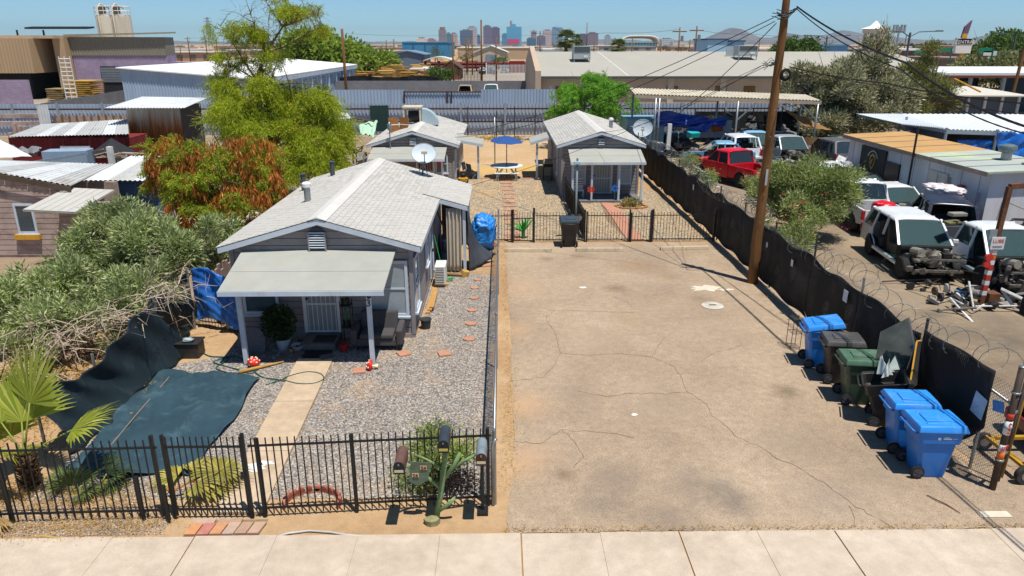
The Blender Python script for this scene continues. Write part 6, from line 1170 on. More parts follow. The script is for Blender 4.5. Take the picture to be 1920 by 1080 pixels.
    if bed:
        MB().box(xr+.05,xq-.03,-w_+.1,w_-.1,zs+.1,zs+.16).build('bed_floor',M_INT,t);MB().box(xq-.1,xq-.04,-w_+.1,w_-.1,zs+.16,zb-.03).build('bed_front',bedm or pm,t)
        MB().box(xr-.02,xr+.04,-w_+.11,w_-.11,zs+.16,zb-.03).build('tailgate',bedm or pm,t,bevel=.015);MB().box(xd-.02,xd+.03,-w_+.12,w_-.12,zs,zb+.02).build('cab_back',pm,t)
        for s in(-1,1):MB().box(S['wx'][0]-.5,S['wx'][0]+.5,*sorted((s*(w_-.3),s*(w_-.1))),zs+.16,zs+.42).build('wheel_well',M_INT,t)
    else:MB().add([(xr+.02,-w_+.1,zs+.1),(xr+.02,w_-.1,zs+.1),(xd-.02,w_-.12,zb),(xd-.02,-w_+.12,zb),(xr+.08,-w_+.1,zs+.1),(xr+.08,w_-.1,zs+.1),(xd+.04,w_-.12,zb),(xd+.04,-w_+.12,zb)],[(0,1,2,3),(7,6,5,4),(0,4,5,1),(1,5,6,2),(2,6,7,3),(3,7,4,0)]).build('tailgate',pm,t,bevel=.02)
    MB().box(xr-.12,xr+.02,-w_+.06,w_-.06,zs-.02,zs+.18).build('rear_bumper',M_CHROME if bed else pm,t,bevel=.04)
    if lamps:
        for s in(-1,1):MB().box(xr-.03,xr+.06,*sorted((s*(w_-.13),s*(w_+.006))),zb-.42,zb-.06).build('tail_lamp',M_TAIL,t,bevel=.015)
    if nohood:
        MB().box(xf-.2,xf-.12,-w_+.12,w_-.12,zs+.02,zs+.1).box(xf-.18,xf-.13,-w_+.1,w_-.1,zh-.22,zh-.16).build('radiator_support',M_ENG,t)
        for s in(-1,1):MB().box(xc,xf-.1,*sorted((s*.38,s*.48)),zs-.06,zs+.06).build('frame_rail',M_ENG,t);MB().cyl((S['wx'][1],s*.5,zs+.05),(S['wx'][1],s*.5,zh-.02),.09,n=8).build('strut_tower',M_ENG,t)
        MB().blob((xc+.6,0,zs+.32),(.36,.3,.3),10,7,.25,int(abs(loc[0])*10)).build('engine_block',M_ENG,t);MB().cyl((xc+.3,-.5,zh-.12),(xc+.75,-.42,zh-.06),.14,n=10).build('air_cleaner',mat('plastic_grey','#8a8478',.7),t);MB().box(xc+.35,xc+.6,.35,.62,zs+.3,zs+.5).build('battery',M_INT,t)
        q=random.Random(int(loc[0]*7));mb=MB()
        for k in range(26):p=V(q.uniform(xc+.05,xf-.1),q.uniform(-.75,.75),q.uniform(zs+.1,zh-.1));mb.tube([p,p+V(q.gauss(0,.2),q.gauss(0,.2),q.gauss(0,.12)),p+V(q.gauss(0,.35),q.gauss(0,.35),q.gauss(-.1,.12))],q.uniform(.008,.03),5)
        mb.build('hoses',M_INT,t);mb=MB()
        for k in range(22):p=V(q.uniform(xc+.05,xf-.05),q.uniform(-.8,.8),q.uniform(zs,zh-.1));mb.obox(p,(q.uniform(.06,.25),q.uniform(.06,.25),q.uniform(.04,.18)),q.uniform(0,3),q.uniform(-.4,.4))
        mb.build('engine_parts',M_ENG,t,bevel=.008);MB().box(xc-.02,xc+.1,-w_+.1,w_-.1,zh-.12,zh-.02).build('cowl',M_INT,t)
    else:
        MB().grid(lambda u,v:(xc-.01+(xf-.08-xc)*u,-w_+.05+2*(w_-.05)*v,zh+.02-.09*u**2.5+.035*(1-(2*v-1)**4)),10,8).build('hood',pm,t,True,solid=.03);MB().box(xf-.12,xf,-w_+.28,w_-.28,zs+.28,zh-.12).build('grille',M_INT,t);MB().box(xf-.06,xf+.1,-w_+.04,w_-.04,zs-.05,zs+.22).build('front_bumper',M_CHROME if bed else pm,t,bevel=.05)
        for s in(-1,1):MB().box(xf-.16,xf+.01,*sorted((s*(w_-.28),s*(w_-.02))),zs+.32,zh-.14).build('head_lamp',M_HEADL,t,bevel=.02)
    return place(t,loc,rz)
P_W=paint('white','#d9dbdc');P_R=paint('red','#cf0f26');P_D=paint('dark_blue','#23283a',.3);P_K=paint('black','#1d1f22',.3);P_S=paint('silver','#9aa0a4');P_G=paint('grey','#5c5a5c',.4,'#7c7468',.5);P_LB=paint('pale_blue','#6fa6c8',.4,'#8a8070',.4);P_T=paint('tan','#a08c68')
vehicle('red pickup truck parked tail out behind the screened fence','pickup',P_R,(13.2,40.9,.01),R(113),'pickup')
vehicle('stripped white SUV with missing side doors and open engine bay','SUV',P_W,(14.45,24.3,.01),R(-97),'suv','Rf Rr',True,'R L',seat=M_INT2)
vehicle('white pickup truck carrying a red bag on its tailgate','pickup',P_W,(15.75,31.0,.01),R(86),'pickup',bedm=P_W)
vehicle('dark blue SUV with a white sheet on its roof and no rear window','SUV',P_D,(17.65,28.1,.01),R(70),'suv','Lf',False,'',backglass=False)
vehicle('stripped white truck cab with a dusty windshield and bare front axle','truck',P_W,(16.4,22.9,.01),R(-93),'pickup','Rf',True,'R L','Lf Rf',bedm=P_G)
vehicle('white car with a dark rear window half hidden by the oleander','car',P_W,(16.6,36.9,.01),R(84),'suv')
vehicle('hoodless silver truck under the shade canopy','truck',P_S,(18.6,47.2,.01),R(-84),'pickup','',True,'R L')
vehicle('dusty dark grey car facing the fence under the tan shade cloth','car',P_G,(21.3,46.6,.01),R(95),'suv')
vehicle('black sedan parked behind the hoodless silver truck','car',P_K,(20.4,52.4,.01),R(-60),'sedan',detail=False)
vehicle('pale blue car shell without doors or wheels under the canopy','car',P_LB,(14.3,47.6,.01),R(170),'sedan','Lf Lr Rf Rr',True,'R','Lf Rf',shell=True,lamps=False,detail=False)
vehicle('gutted white van body seen from behind under the canopy','van',P_W,(15.9,48.9,.01),R(92),'suv','Lf Rf',False,'','Lr Rr',shell=True,backglass=False,detail=False)
vehicle('pale blue pickup with its rear end torn off beside the pole','pickup',P_LB,(17.3,49.6,.01),R(-95),'pickup','Lf',True,'L',detail=False)
vehicle('black car with a crumpled open front behind the white pickup','car',P_K,(17.9,35.2,.01),R(-60),'sedan','',True,'R L')
vehicle('white hatchback squeezed between the white pickup and the dark SUV','car',P_W,(17.85,32.0,.01),R(-85),'sedan','',True)
vehicle('dark red car standing behind the gate pole at the right edge','car',paint('dark_red','#6e1414',.3),(12.6,11.9,.01),R(175),'sedan',nohood=False,detail=True)
# cart wheel frame in front of the red car
t=thing('yellow_dolly','yellow tow dolly frame on small wheels under the dark red car','dolly',(9.6,11.3,0));MB().box(9.35,12.5,11.05,11.13,.3,.36).box(9.35,12.5,12.0,12.08,.3,.36).box(9.3,9.4,11.05,12.08,.3,.36).build('frame',mat('ochre','#b08424',.6),t)
for x,y in((9.35,10.98),(9.35,12.15)):MB().lathe([(.04,-.05),(.17,-.05),(.19,0),(.17,.05),(.04,.05)],16,(x,y,.19),'y').build('tyre',M_TYRE,t,'auto');MB().lathe([(.01,-.055),(.09,-.055),(.09,.055),(.01,.055)],12,(x,y,.19),'y').build('hub',M_RIM,t)
# red bag, white sheet, roof junk
simple('red_bag','shiny red plastic bag on the tailgate of the white pickup','bag',crumple(MB(),(15.45,28.35,1.22),(.5,.38,.28),9,34,22,.16),mat('red_plastic','#cc1620',.3,.12,3,.1),smooth=True)
simple('white_sheet','crumpled white sheet with red print on the dark SUV roof','sheet',crumple(MB(),(18.15,29.0,1.88),(.75,.95,.12),21,40,18,.22),mat('sheet_white','#d6d0d4',.8,.08,4,.1,dirt='#c04a50',damt=.6,dscale=1.8),smooth=True)
simple('car_part','yellowed plastic car trim lying on the stripped SUV roof','car part',MB().obox((15.1,23.3,1.84),(.55,.3,.08),.3,.1).obox((15.2,23.25,1.9),(.2,.15,.06),.8),mat('trim_olive','#6a6440',.6,.3,5),bevel=.02)
simple('light_bar','grey plastic box resting on the stripped truck cab roof','box',MB().obox((15.75,24.1,1.93),(.55,.3,.12),.1),mat('plastic_grey','#8a8478',.7),bevel=.02)
# ---- front axle in front of the truck cab, loose wheels, scrap by the marker post
t=thing('front_axle','bare truck front axle with two tyres lying before the stripped cab','axle',(16.3,21.4,0));MB().tube([(15.5,21.6,.38),(16.3,21.5,.36),(17.3,21.3,.4)],.07,8).build('beam',M_RUST,t,True);MB().blob((16.1,21.5,.38),(.25,.2,.2),8,6,.2,3).build('differential',M_RUST,t)
for x,y,a in((15.42,21.65,.2),(17.45,21.25,.35)):
    m_=MB().lathe([(.24,-.11),(.38,-.11),(.42,-.06),(.42,.06),(.38,.11),(.24,.11)],22,(0,0,0),'x');M4=Matrix.Translation((x,y,.42))@Matrix.Rotation(a,4,'Z');m_.v=[tuple(M4@Vector(p))for p in m_.v];m_.build('tyre',M_TYRE,t,'auto')
def loose_tyre(label,c,r=.36,axis='z',m=None,tilt=0):return simple('tyre_scrap',label,'tyre',MB().lathe([(r*.55,-.1),(r*.9,-.1),(r,-.05),(r,.05),(r*.9,.1),(r*.55,.1),(r*.5,0)],20,c,axis),m or M_TYRE,'loose tyres in the junkyard',smooth='auto')
loose_tyre('pale rimmed tyre lying flat beside the marker post',(15.0,21.25,.11),.36,'z',mat('tyre_pale','#8c8a84',.6,.25,5));loose_tyre('black tyre lying flat right of the marker post',(15.5,20.75,.11),.38);loose_tyre('tyre leaning on the axle at the right edge',(18.0,21.6,.38),.38,'y');loose_tyre('worn tyre on top of the scrap heap at the right edge',(20.3,24.5,1.5),.42,'y');loose_tyre('second worn tyre on the scrap heap',(20.8,25.4,1.6),.4,'y')
simple('paint_bucket','blue bucket standing left of the marker post','bucket',MB().lathe([(.02,.01),(.13,.01),(.16,.28),(.17,.3),(.14,.28),(.02,.25)],16,(14.15,20.75,0)),mat('bucket_blue2','#4a7898',.5),smooth='auto')
simple('wooden_crate','rusty square drum standing right of the marker post','drum',MB().box(14.75,15.1,20.3,20.65,.01,.35),M_RUST,bevel=.02)
pb=G(1838,570);t=thing('marker_post','rusty steel post with hazard stripes, fire bell and a sign','post',pb);tp=pb+V(.1,0,3.6);sp=lambda z:pb.lerp(tp,z/3.6)
MB().bar(pb,tp,.13,.13,(0,1,0)).build('shaft',M_RUST,t);MB().bar(tp,tp+V(3.5,.6,.15),.13,.15).build('arm',M_RUST,t)
for k in range(9):MB().bar(sp(.3+k*.16),sp(.3+k*.16+.14),.138,.138,(0,1,0)).build('hazard_band',(M_TORG if k>5 else M_TRED)if k%2 else M_WHITE,t)
MB().box(sp(1.95).x-.2,sp(1.95).x+.2,sp(1.95).y-.1,sp(1.95).y-.075,1.75,2.12).build('sign',M_WHITE,t);text('lettering','LUBE',.15,M_TRED,t,facing(sp(2.0)+V(0,-.105,0)));MB().box(sp(1.85).x-.14,sp(1.85).x+.14,sp(1.85).y-.106,sp(1.85).y-.101,1.81,1.86).build('lettering',mat('grey_print','#8a8a8c',.7),t)
MB().box(sp(2.2).x-.3,sp(2.2).x-.08,sp(2.2).y-.08,sp(2.2).y-.06,2.05,2.35).build('blank_sign',mat('sign_grey','#8a9298',.6),t);MB().lathe([(.02,-.05),(.11,-.05),(.11,.04),(.02,.06)],14,sp(1.5)+V(-.17,-.1,0),'y').lathe([(.02,-.05),(.1,-.05),(.1,.04),(.02,.06)],14,sp(1.3)+V(-.19,-.1,0),'y').build('red_bell',M_TRED,t,'auto')
# right edge scrap
t=thing('tool_rig','dark blue and black machine parts at the right edge behind the fence','machine',(15.8,19.2,0));MB().box(15.2,16.6,18.8,19.6,.01,.5).build('base',M_INT,t,bevel=.04);MB().blob((16.0,19.2,.7),(.5,.4,.3),9,7,.3,8).build('housing',mat('rig_blue','#2c3c50',.5),t);MB().cyl((15.6,19.0,.5),(15.6,19.0,.85),.08,n=10).build('cylinder',M_TRED,t)
def scrap_heap(label,x0,x1,y0,y1,h,n,cols,seed,name='scrap_heap'):
    q=random.Random(seed);t=thing(name,label,'scrap heap',((x0+x1)/2,(y0+y1)/2,0),0)
    for k in range(n):
        u=q.random();x,y=q.uniform(x0,x1),q.uniform(y0,y1);sz=.42 if h<.6 else 1;top=h*(1-abs(2*(x-x0)/(x1-x0)-1)**2*.7);z=q.uniform(.05,top);c_=q.choice(cols);m=mat('junk'+c_,c_,q.choice([.4,.7,.9]),.25,5,.2,dirt='#4a3c30',damt=.5);mb=MB()
        if u<.4:mb.obox((x,y,z),(sz*q.uniform(.2,1.0),sz*q.uniform(.1,.6),sz*q.uniform(.05,.4)),q.uniform(0,3),q.uniform(-.5,.5),q.uniform(-.5,.5))
        elif u<.75:p=V(x,y,z);mb.tube([p,p+V(q.gauss(0,.5),q.gauss(0,.4),q.gauss(0,.25)),p+V(q.gauss(0,.9),q.gauss(0,.7),q.gauss(0,.35))],q.uniform(.02,.06),6)
        elif u<.88:mb.lathe([(.15*sz,-.08*sz),(.3*sz,-.08*sz),(.33*sz,0),(.3*sz,.08*sz),(.15*sz,.08*sz)],14,(x,y,z),q.choice('xyz'))
        else:mb.blob((x,y,z),(sz*q.uniform(.15,.4),sz*q.uniform(.15,.4),sz*q.uniform(.1,.3)),8,6,.3,k)
        mb.v=[(a,b,max(.012,c))for a,b,c in mb.v];mb.build('scrap_piece',m,t,bevel=.008 if u<.4 else 0)
    return t
JC=['#3a3a3c','#5a564e','#7a746a','#2a2a2c','#8c8a86','#4a3c30','#9a9488','#c8c8c4']
scrap_heap('heap of twisted car parts with tyres at the right edge of the junkyard',18.2,22.5,22.3,26.8,1.5,85,JC+['#b8862c'],3)
scrap_heap('pile of engines and parts along the front of the stripped cars',15.2,18.5,20.3,22.4,.5,40,JC,4)
scrap_heap('loose body panels and bumpers between the cars under the canopy',12.2,19.5,44.0,46.5,.7,60,JC+['#6fa6c8'],5)
scrap_heap('dark jumble of parts stacked along the back of the canopy',10.5,23.5,52.0,58,2.3,150,['#1e1e20','#2c2a2a','#3c3a38','#4a4440','#6a6a6c','#1c2a44'],6)
scrap_heap('white fenders and doors stacked behind the white hatchback',18.2,19.3,37.2,40.5,1.4,26,['#c8cacc','#a8acb0','#d6d8d8','#3a3c40'],7)
for i,(a,b)in enumerate((((18.7,22.6,1.0),(20.8,24.2,1.8)),((18.9,23.2,1.2),(21.5,23.4,1.3)),((19.0,22.8,.7),(21.6,22.9,.8)),((19.4,22.5,.3),(20.2,24.0,1.9)))):simple('yellow_beam',('steepest','upper level','lower level','rearmost')[i]+' yellow steel beam on the scrap heap','beam',MB().bar(a,b,.09),mat('beam_yellow','#c08c1e',.6,.15))
simple('plywood_sheet','tan plywood sheet leaning on the white building','plywood',MB().obox((19.15,28.6,.55),(.03,.9,1.1),0,0,R(12)),mat('plywood','#a87f48',.85,.15,3))
scrap_heap('doors, fenders and engine parts leaning along the white workshop wall',18.3,19.35,25.5,28.4,1.0,34,JC,11)
scrap_heap('low litter of hubs, hoses and brackets around the stripped SUV',12.9,15.6,19.6,21.9,.28,46,JC,12)
scrap_heap('stacked bumpers and hoods beside the blue barrel',19.8,24.5,41.0,44.6,1.1,60,JC+['#d0d2d4'],13)
scrap_heap('row of transmissions and cut panels behind the red pickup',14.6,18.8,42.2,44.4,.8,50,JC+['#c8cacc'],14)
vehicle('dark green sedan shell wedged behind the dusty grey car','car',paint('bottle','#22332c',.4),(23.6,50.0,.01),R(-100),'sedan','',True,'R',detail=False)
vehicle('silver sedan with no doors at the back of the canopy','car',P_S,(12.6,52.5,.01),R(-80),'sedan','Lf Rf',True,'R',detail=False)
vehicle('dark teal wreck with a crushed nose at the right edge behind the axle','car',paint('teal','#1f3a44',.35),(19.3,23.6,.01),R(-80),'sedan','',True,'R')
vehicle('black hatchback wreck jammed behind the stripped white cab','car',P_K,(16.9,26.2,.01),R(-70),'sedan','Lf',True,'L',detail=False)if 0 else None
scrap_heap('engine blocks and wheels heaped beside the marker post',15.6,18.6,18.8,20.6,.75,44,JC,31)
scrap_heap('doors and seats dumped between the white pickup and the oleander',12.6,14.2,30.5,34.5,.8,34,JC+['#c8cacc','#8a2a2a'],32)
# ---------------------------------------------------------------- white workshop with tan and green roof
WX=19.55;M_WALLW=mat('workshop_white','#d2d1d4',.8,.07,1.2,.1,streak=True,dirt='#a49a9c',damt=.4)
t=thing('workshop','long white workshop with a tan and a pale green roof','workshop',(WX,28.4,0));zt=2.6;yA,yB,yC=28.3,33.3,40.5
MB().box(WX,WX+2.9,yA,yC,0,zt).build('wall',M_WALLW,t);MB().ext([V(WX,yA-.001,zt),V(WX+2.9,yA-.001,zt),V(WX+2.9,yA-.001,zt+.15)],(0,yC-yA,0)).build('gable_infill',M_WALLW,t)
for y0_,y1_,m,nm in((yA-.25,yB,mat('green_roof','#a3aba6',.85,.06,1,.2,dirt='#b9c98c',damt=.8,dscale=.45),'roof'),(yB+.01,yC+.2,mat('tan_roof','#b8905c',.85,.08,.8,.2),'roof')):
    rf=MB().ext([V(WX-.35,y0_,zt+.02),V(WX+3.1,y0_,zt+.17),V(WX+3.1,y0_,zt+.25),V(WX-.35,y0_,zt+.1)],(0,y1_-y0_,0)).build(nm,m,t)
    for k in range(1,4):y=y0_+(y1_-y0_)*k/4;MB().ext([V(WX-.36,y,zt+.105),V(WX+3.1,y,zt+.255),V(WX+3.1,y,zt+.27),V(WX-.36,y,zt+.12)],(0,.05,0)).build('roof_seam',mat('seam_dark','#8f8474',.9),rf)
MB().box(WX-.36,WX-.33,yA-.25,yC+.2,zt-.08,zt+.09).build('fascia',mat('fascia_tan','#9a8a78',.8,.2),t)
for y in np.arange(yA+.6,yC,1.22):MB().box(WX-.012,WX-.002,y,y+.03,.02,zt-.02).build('panel_joint',mat('joint_grey','#98949c',.8),t)
d=MB().box(WX-.05,WX-.013,31.0,32.5,.05,2.1).build('double_door',mat('door_cream','#c9c2b8',.7),t);MB().box(WX-.058,WX-.051,31.735,31.755,.1,2.05).build('door_gap',M_BLACK,d)
MB().box(WX-.02,WX-.016,30.8,30.95,.2,2.0).build('door_casing',mat('casing_tan','#a88f78',.8),t)
MB().box(WX-.18,WX-.004,29.75,30.05,1.25,1.85).build('extinguisher_box',M_TRED,t,bevel=.01);MB().box(WX-.02,WX-.003,28.7,28.95,1.4,1.75).build('small_notice',mat('notice_lilac','#b4a8c0',.7),t)
sg=MB().box(WX-.08,WX-.005,36.3,38.9,.95,2.35).build('banner',mat('banner_black','#232326',.6,.2,3),t);MB().box(WX-.09,WX-.004,34.9,36.2,.95,1.9).build('dark_window',mat('dark_pane','#1c1e22',.3),t)
em=[V(WX-.09,37.55+.28*x,1.65+.42*z)for x,z in((-1,.7),(-.5,.85),(0,1),(.5,.85),(1,.7),(.9,-.2),(.4,-.8),(0,-1.05),(-.4,-.8),(-.9,-.2))];MB().ext(em,(-.01,0,0)).build('shield_emblem',mat('emblem_gold','#b99a2a',.5),sg);em2=[V(WX-.105,37.55+(p.y-37.55)*.72,1.65+(p.z-1.65)*.72)for p in em];MB().ext(em2,(-.008,0,0)).build('shield_field',mat('banner_black','#232326'),sg);text('shield_letter','K',.38,mat('emblem_gold','#b99a2a'),sg,Matrix.Translation((WX-.118,37.55,1.65))@Euler((R(90),0,R(-90))).to_matrix().to_4x4())
MB().tube([(WX-.095,37.55+.5*math.cos(a),1.78+.42*math.sin(a))for a in np.linspace(.25,2.9,12)],.035,5).build('emblem_arc',mat('arc_white','#b9bcc4',.6),sg)
t=thing('turbine_vent','round spinning roof vent on the green workshop roof','roof vent',(21.6,30.6,2.85));MB().cyl((21.6,30.6,2.8),(21.6,30.6,3.1),.2,n=14).build('collar',M_GALV,t,'auto');tv=MB().lathe([(.2,3.1),(.32,3.16),(.36,3.28),(.32,3.4),(.18,3.46),(.02,3.48)],16,(21.6,30.6,0)).build('turbine',mat('turbine_grey','#6f8286',.5,.1,3,metal=.5),t,'auto')
for k in range(16):a=k*.3927;MB().bar((21.6+.33*math.cos(a),30.6+.33*math.sin(a),3.15),(21.6+.33*math.cos(a+.25),30.6+.33*math.sin(a+.25),3.4),.015,.06).build('vane',M_GALV,tv)
simple('vent_pole','black pipe pole standing at the workshop eave between the two roofs','pole',MB().tube([(WX-.42,33.3,.9),(WX-.42,33.3,3.9)],.05,8),M_BLACK);simple('roof_board','flat plywood lid lying on the green workshop roof','board',MB().obox((21.9,29.0,2.87),(.9,.8,.07),.1,0,R(-3)),mat('board_grey','#9a9082',.85))
simple('tan_screen_fence','tan screened fence behind the workshop and the stacked pallets','fence',MB().grid(lambda u,v:(19+7*u,47.5-.8*u+.05*math.sin(u*30),.02+1.7*v),30,4),mat('tan_screen','#8a6c48',.9,.2,1),solid=.01)
t=thing('plastic_pallets','stack of yellow pallets beside the tan screen fence','pallet stack',(24.6,46.2,0))
for k in range(7):MB().box(24.0,25.2,45.7,46.7,.05+k*.22,.12+k*.22).box(24.0,24.15,45.7,46.7,.12+k*.22,.22+k*.22).box(25.05,25.2,45.7,46.7,.12+k*.22,.22+k*.22).build('pallet',M_YEL,t)
simple('blue_barrel','open bright blue plastic barrel beside the dusty grey car','barrel',MB().lathe([(.02,.01),(.28,.01),(.31,.3),(.32,.6),(.3,.9),(.27,.88),(.02,.84)],18,(23.2,43.8,0)),mat('barrel_blue','#1f78c8',.4),smooth='auto')
# ---------------------------------------------------------------- shade canopy over the wrecks
t=thing('shade_canopy','corrugated steel shade canopy on posts over the wrecked cars','canopy',(15,49,0));zc=4.15
A,B,C,D=V(8.9,48.9,4.35),V(21.6,49.6,3.85),V(22.0,53.2,4.0),V(9.2,52.8,4.5)
for k in range(6):
    u0,u1=k/6,(k+1)/6-.004;MB().corrq(A.lerp(B,u0),A.lerp(B,u1),D.lerp(C,u1),D.lerp(C,u0),.22,.05).build('roof_panel',mat('canopy_cream','#cfc6b0',.6,.07,1,.05,dirt='#a8987c',damt=.5),t,solid=.008)
for p,q_ in((A,B),(D,C),(A.lerp(D,.5),B.lerp(C,.5))):MB().bar(p-V(0,0,.14),q_-V(0,0,.14),.1,.2).build('beam',mat('canopy_beam','#a89a86',.6),t)
for k in range(9):p,q_=A.lerp(B,k/8)-V(0,0,.05),D.lerp(C,k/8)-V(0,0,.05);MB().bar(p,q_,.06,.1).build('rafter',mat('canopy_beam','#a89a86'),t)
for p in(A.lerp(B,.11),A.lerp(B,.13),A.lerp(B,.55),A.lerp(B,.985),D.lerp(C,.02),D.lerp(C,.5),D.lerp(C,.98)):MB().tube([V(p.x,p.y,0),p-V(0,0,.2)],.07,8).build('post',M_GALV,t,True)
for a,b in((A.lerp(B,.985),-1),(A.lerp(B,.55),1)):MB().bar(V(a.x,a.y,2.6),V(a.x+b*1.2,a.y,3.75),.08).build('brace',M_GALV,t)
def tarp(name,label,P,m,nu=30,nv=20,amp=.12,seed=1,cat='tarp',sag=.25):
    q=random.Random(seed);ph=[q.uniform(0,6)for _ in range(6)];P=[Vector(p)for p in P];N=(P[1]-P[0]).cross(P[3]-P[0]).normalized()
    def fn(u,v):
        p=P[0].lerp(P[1],u).lerp(P[3].lerp(P[2],u),v);k=math.sin(u*17+ph[0]+v*3)*.5+math.sin(v*13+ph[1]+u*7)*.4+math.sin((u+v)*23+ph[2])*.3;return p+N*amp*k-V(0,0,sag*math.sin(u*math.pi)*math.sin(v*math.pi))
    return simple(name,label,cat,MB().grid(fn,nu,nv),m,smooth=True,solid=.012)
M_NAVY=mat('navy_tarp','#2048a8',.3,.2,2,.2,spec=.5,dirt='#2f62b8',damt=.5,dscale=1.5)
tarp('hanging_tarp','crumpled navy tarp slung under the shade canopy',[AY(1232,208,50.5),AY(1365,222,51.5),AY(1362,236,51),AY(1230,238,50)],M_NAVY,46,22,.3,3,sag=.35);tarp('hanging_tarp','lower fold of the navy tarp in front of the grey sheet',[AY(1285,240,50.2),AY(1340,228,50.4),AY(1325,246,50.2),AY(1290,246,50.0)],M_NAVY,20,12,.15,4,sag=.2)
tarp('shade_cloth','tan triangular shade cloth hanging from the right end of the canopy',[AY(1462,200,50),AY(1520,225,50.5),AY(1560,245,49.8),AY(1510,238,49.6)],mat('tan_cloth','#9a7448',.85,.12,1.5,.1,tr=.2),20,14,.05,5,sag=.1)
simple('grey_board','pale grey board with an orange rag under the navy tarp','board',MB().obox(AY(1330,242,51.5),(3.2,.05,1.2),.05),mat('board_pale','#9a9ea2',.7,.1));simple('orange_rag','orange rag hanging on the grey board','rag',crumple(MB(),AY(1345,238,51.3),(.45,.08,.35),8,16,10,.25),mat('rag_orange','#b0501e',.8),smooth=True)
dish('round white satellite dish beside the rear right house roof',(9.6,46.5,.2),AY(1205,241,46.5),.62,R(20),R(-10))
simple('storage_shed','pale blue storage container behind the satellite dish','container',MB().box(8.9,11.5,51.3,54.5,.01,2.5),mat('container_blue','#7aa6b8',.6,.1,1,.1,streak=True),bevel=.02)
t=thing('black_screen_wall','black screened panels closing the back of the canopy','screen',(16,58,0))
for k in range(5):MB().grid(lambda u,v,k=k:(15.5+k*2.3+2.25*u,58.3+.05*math.sin(u*12+k),.02+2.4*v),10,4).build('screen_panel',M_SCREEN,t,solid=.01);MB().cyl((15.45+k*2.3,58.25,0),(15.45+k*2.3,58.25,2.7),.05,n=6).build('post',M_RUSTP,t)
simple('white_column','leaning pale steel column among the parts left of the canopy','column',MB().bar(AY(1252,280,48),AY(1256,232,48),.25),M_WHITE);simple('turquoise_crate','turquoise plastic crate on the heap under the navy tarp','crate',MB().obox(AY(1300,252,49.5),(.8,.5,.35),.4,.2),mat('turq','#2aa8a4',.5),bevel=.03)
# ---------------------------------------------------------------- right: steel frame roof with blue tarps, grey shed, open barn
t=thing('steel_canopy','open steel frame canopy with white roof sheets and blue tarps','canopy',(30,46,0));M_SHEETW=mat('white_sheet_metal','#dfe4e6',.5,.05,1,.04);M_FRAMES=mat('frame_grey','#8d9aa2',.5,.12,2)
A,B,C,D=AY(1775,243,42),AY(1990,250,42.5),AY(1960,215,52),AY(1690,214,52)
for k in range(7):u0,u1=k/7,(k+1)/7-.004;MB().corrq(A.lerp(B,u0),A.lerp(B,u1),D.lerp(C,u1),D.lerp(C,u0),.25,.04).build('roof_panel',M_SHEETW,t,solid=.006)
MB().bar(A-V(0,0,.12),B-V(0,0,.12),.12,.22).bar(A-V(0,0,.1),AY(1610,213,52)-V(0,0,.1),.12,.2).build('beam',M_FRAMES,t)
MB().corrq(AY(1605,213,50),AY(1690,213,52.5),AY(1775,240,42.5),AY(1690,232,44),.25,.04).build('roof_panel',M_SHEETW,t,solid=.006)
for x,y,Y in((1775,243,42),(1870,246,42.2),(1700,222,47),(1690,214,52)):p=AY(x,y,Y);MB().tube([V(p.x,p.y,0),p+V(0,0,.1)],.08,6).build('post',M_FRAMES,t)
M_TB2=mat('bright_blue_tarp','#1668c4',.35,.15,1.5,.2,spec=.5,dirt='#2f8ae0',damt=.5,dscale=1.5)
def flap(label,xs,m,Y,ytop,ybot,seed,amp=.12):return tarp('tarp_curtain',label,[AY(xs[0],ytop,Y),AY(xs[1],ytop,Y),AY(xs[1],ybot,Y),AY(xs[0],ybot,Y)],m,36,12,amp,seed,sag=0)
flap('bunched bright blue tarp curtain under the white steel canopy',(1795,1862),M_TB2,42.3,262,300,11);flap('broad bright blue tarp stretched at the right edge under the white canopy',(1868,1960),M_TB2,41.8,248,305,12,.16);tarp('tarp_curtain','slate grey curtain closing the left bay of the white canopy',[AY(1712,232,47),AY(1772,250,42.3),AY(1772,280,42.3),AY(1710,262,47)],mat('slate_curtain','#4f5a66',.8,.1,1),26,10,.06,13,sag=0)
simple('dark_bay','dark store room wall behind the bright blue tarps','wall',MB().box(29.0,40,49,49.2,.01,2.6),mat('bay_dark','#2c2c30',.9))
t=thing('grey_shed','long grey panelled shed with white posts and a flat roof','shed',(40,62,0));a,b=AY(1780,205,62),AY(1905,208,62);MB().box(a.x,b.x,62,68,0,3.3).build('wall',mat('shed_grey','#5c626c',.8,.08,1),t);MB().ext([V(a.x-.6,61.2,3.35),V(b.x+.5,61.2,3.3),V(b.x+.5,61.2,3.4),V(a.x-.6,61.2,3.45)],(0,8,.35)).build('roof',mat('shed_roof','#c4bfb2',.8,.06),t)
for k in range(5):x=a.x+(b.x-a.x)*k/4;MB().box(x-.1,x+.1,61.85,61.99,0,3.3).build('post',M_WHITE,t)
simple('striped_trailer','white trailer with red stripes at the right edge','trailer',MB().box(44.6,50,58,62,.3,3.0),M_WHITE,bevel=.03)
for z in(1.0,1.7,2.4):simple('trailer_stripe',('lowest','middle','highest')[(1.0,1.7,2.4).index(z)]+' red stripe on the white trailer','stripe',MB().box(44.62,50,57.96,57.995,z,z+.1),M_TRED)
t=thing('open_barn','long open barn with a pale roof edge and dark navy wall','barn',(55,80,0));a,b=AY(1740,150,80),AY(2050,140,80)
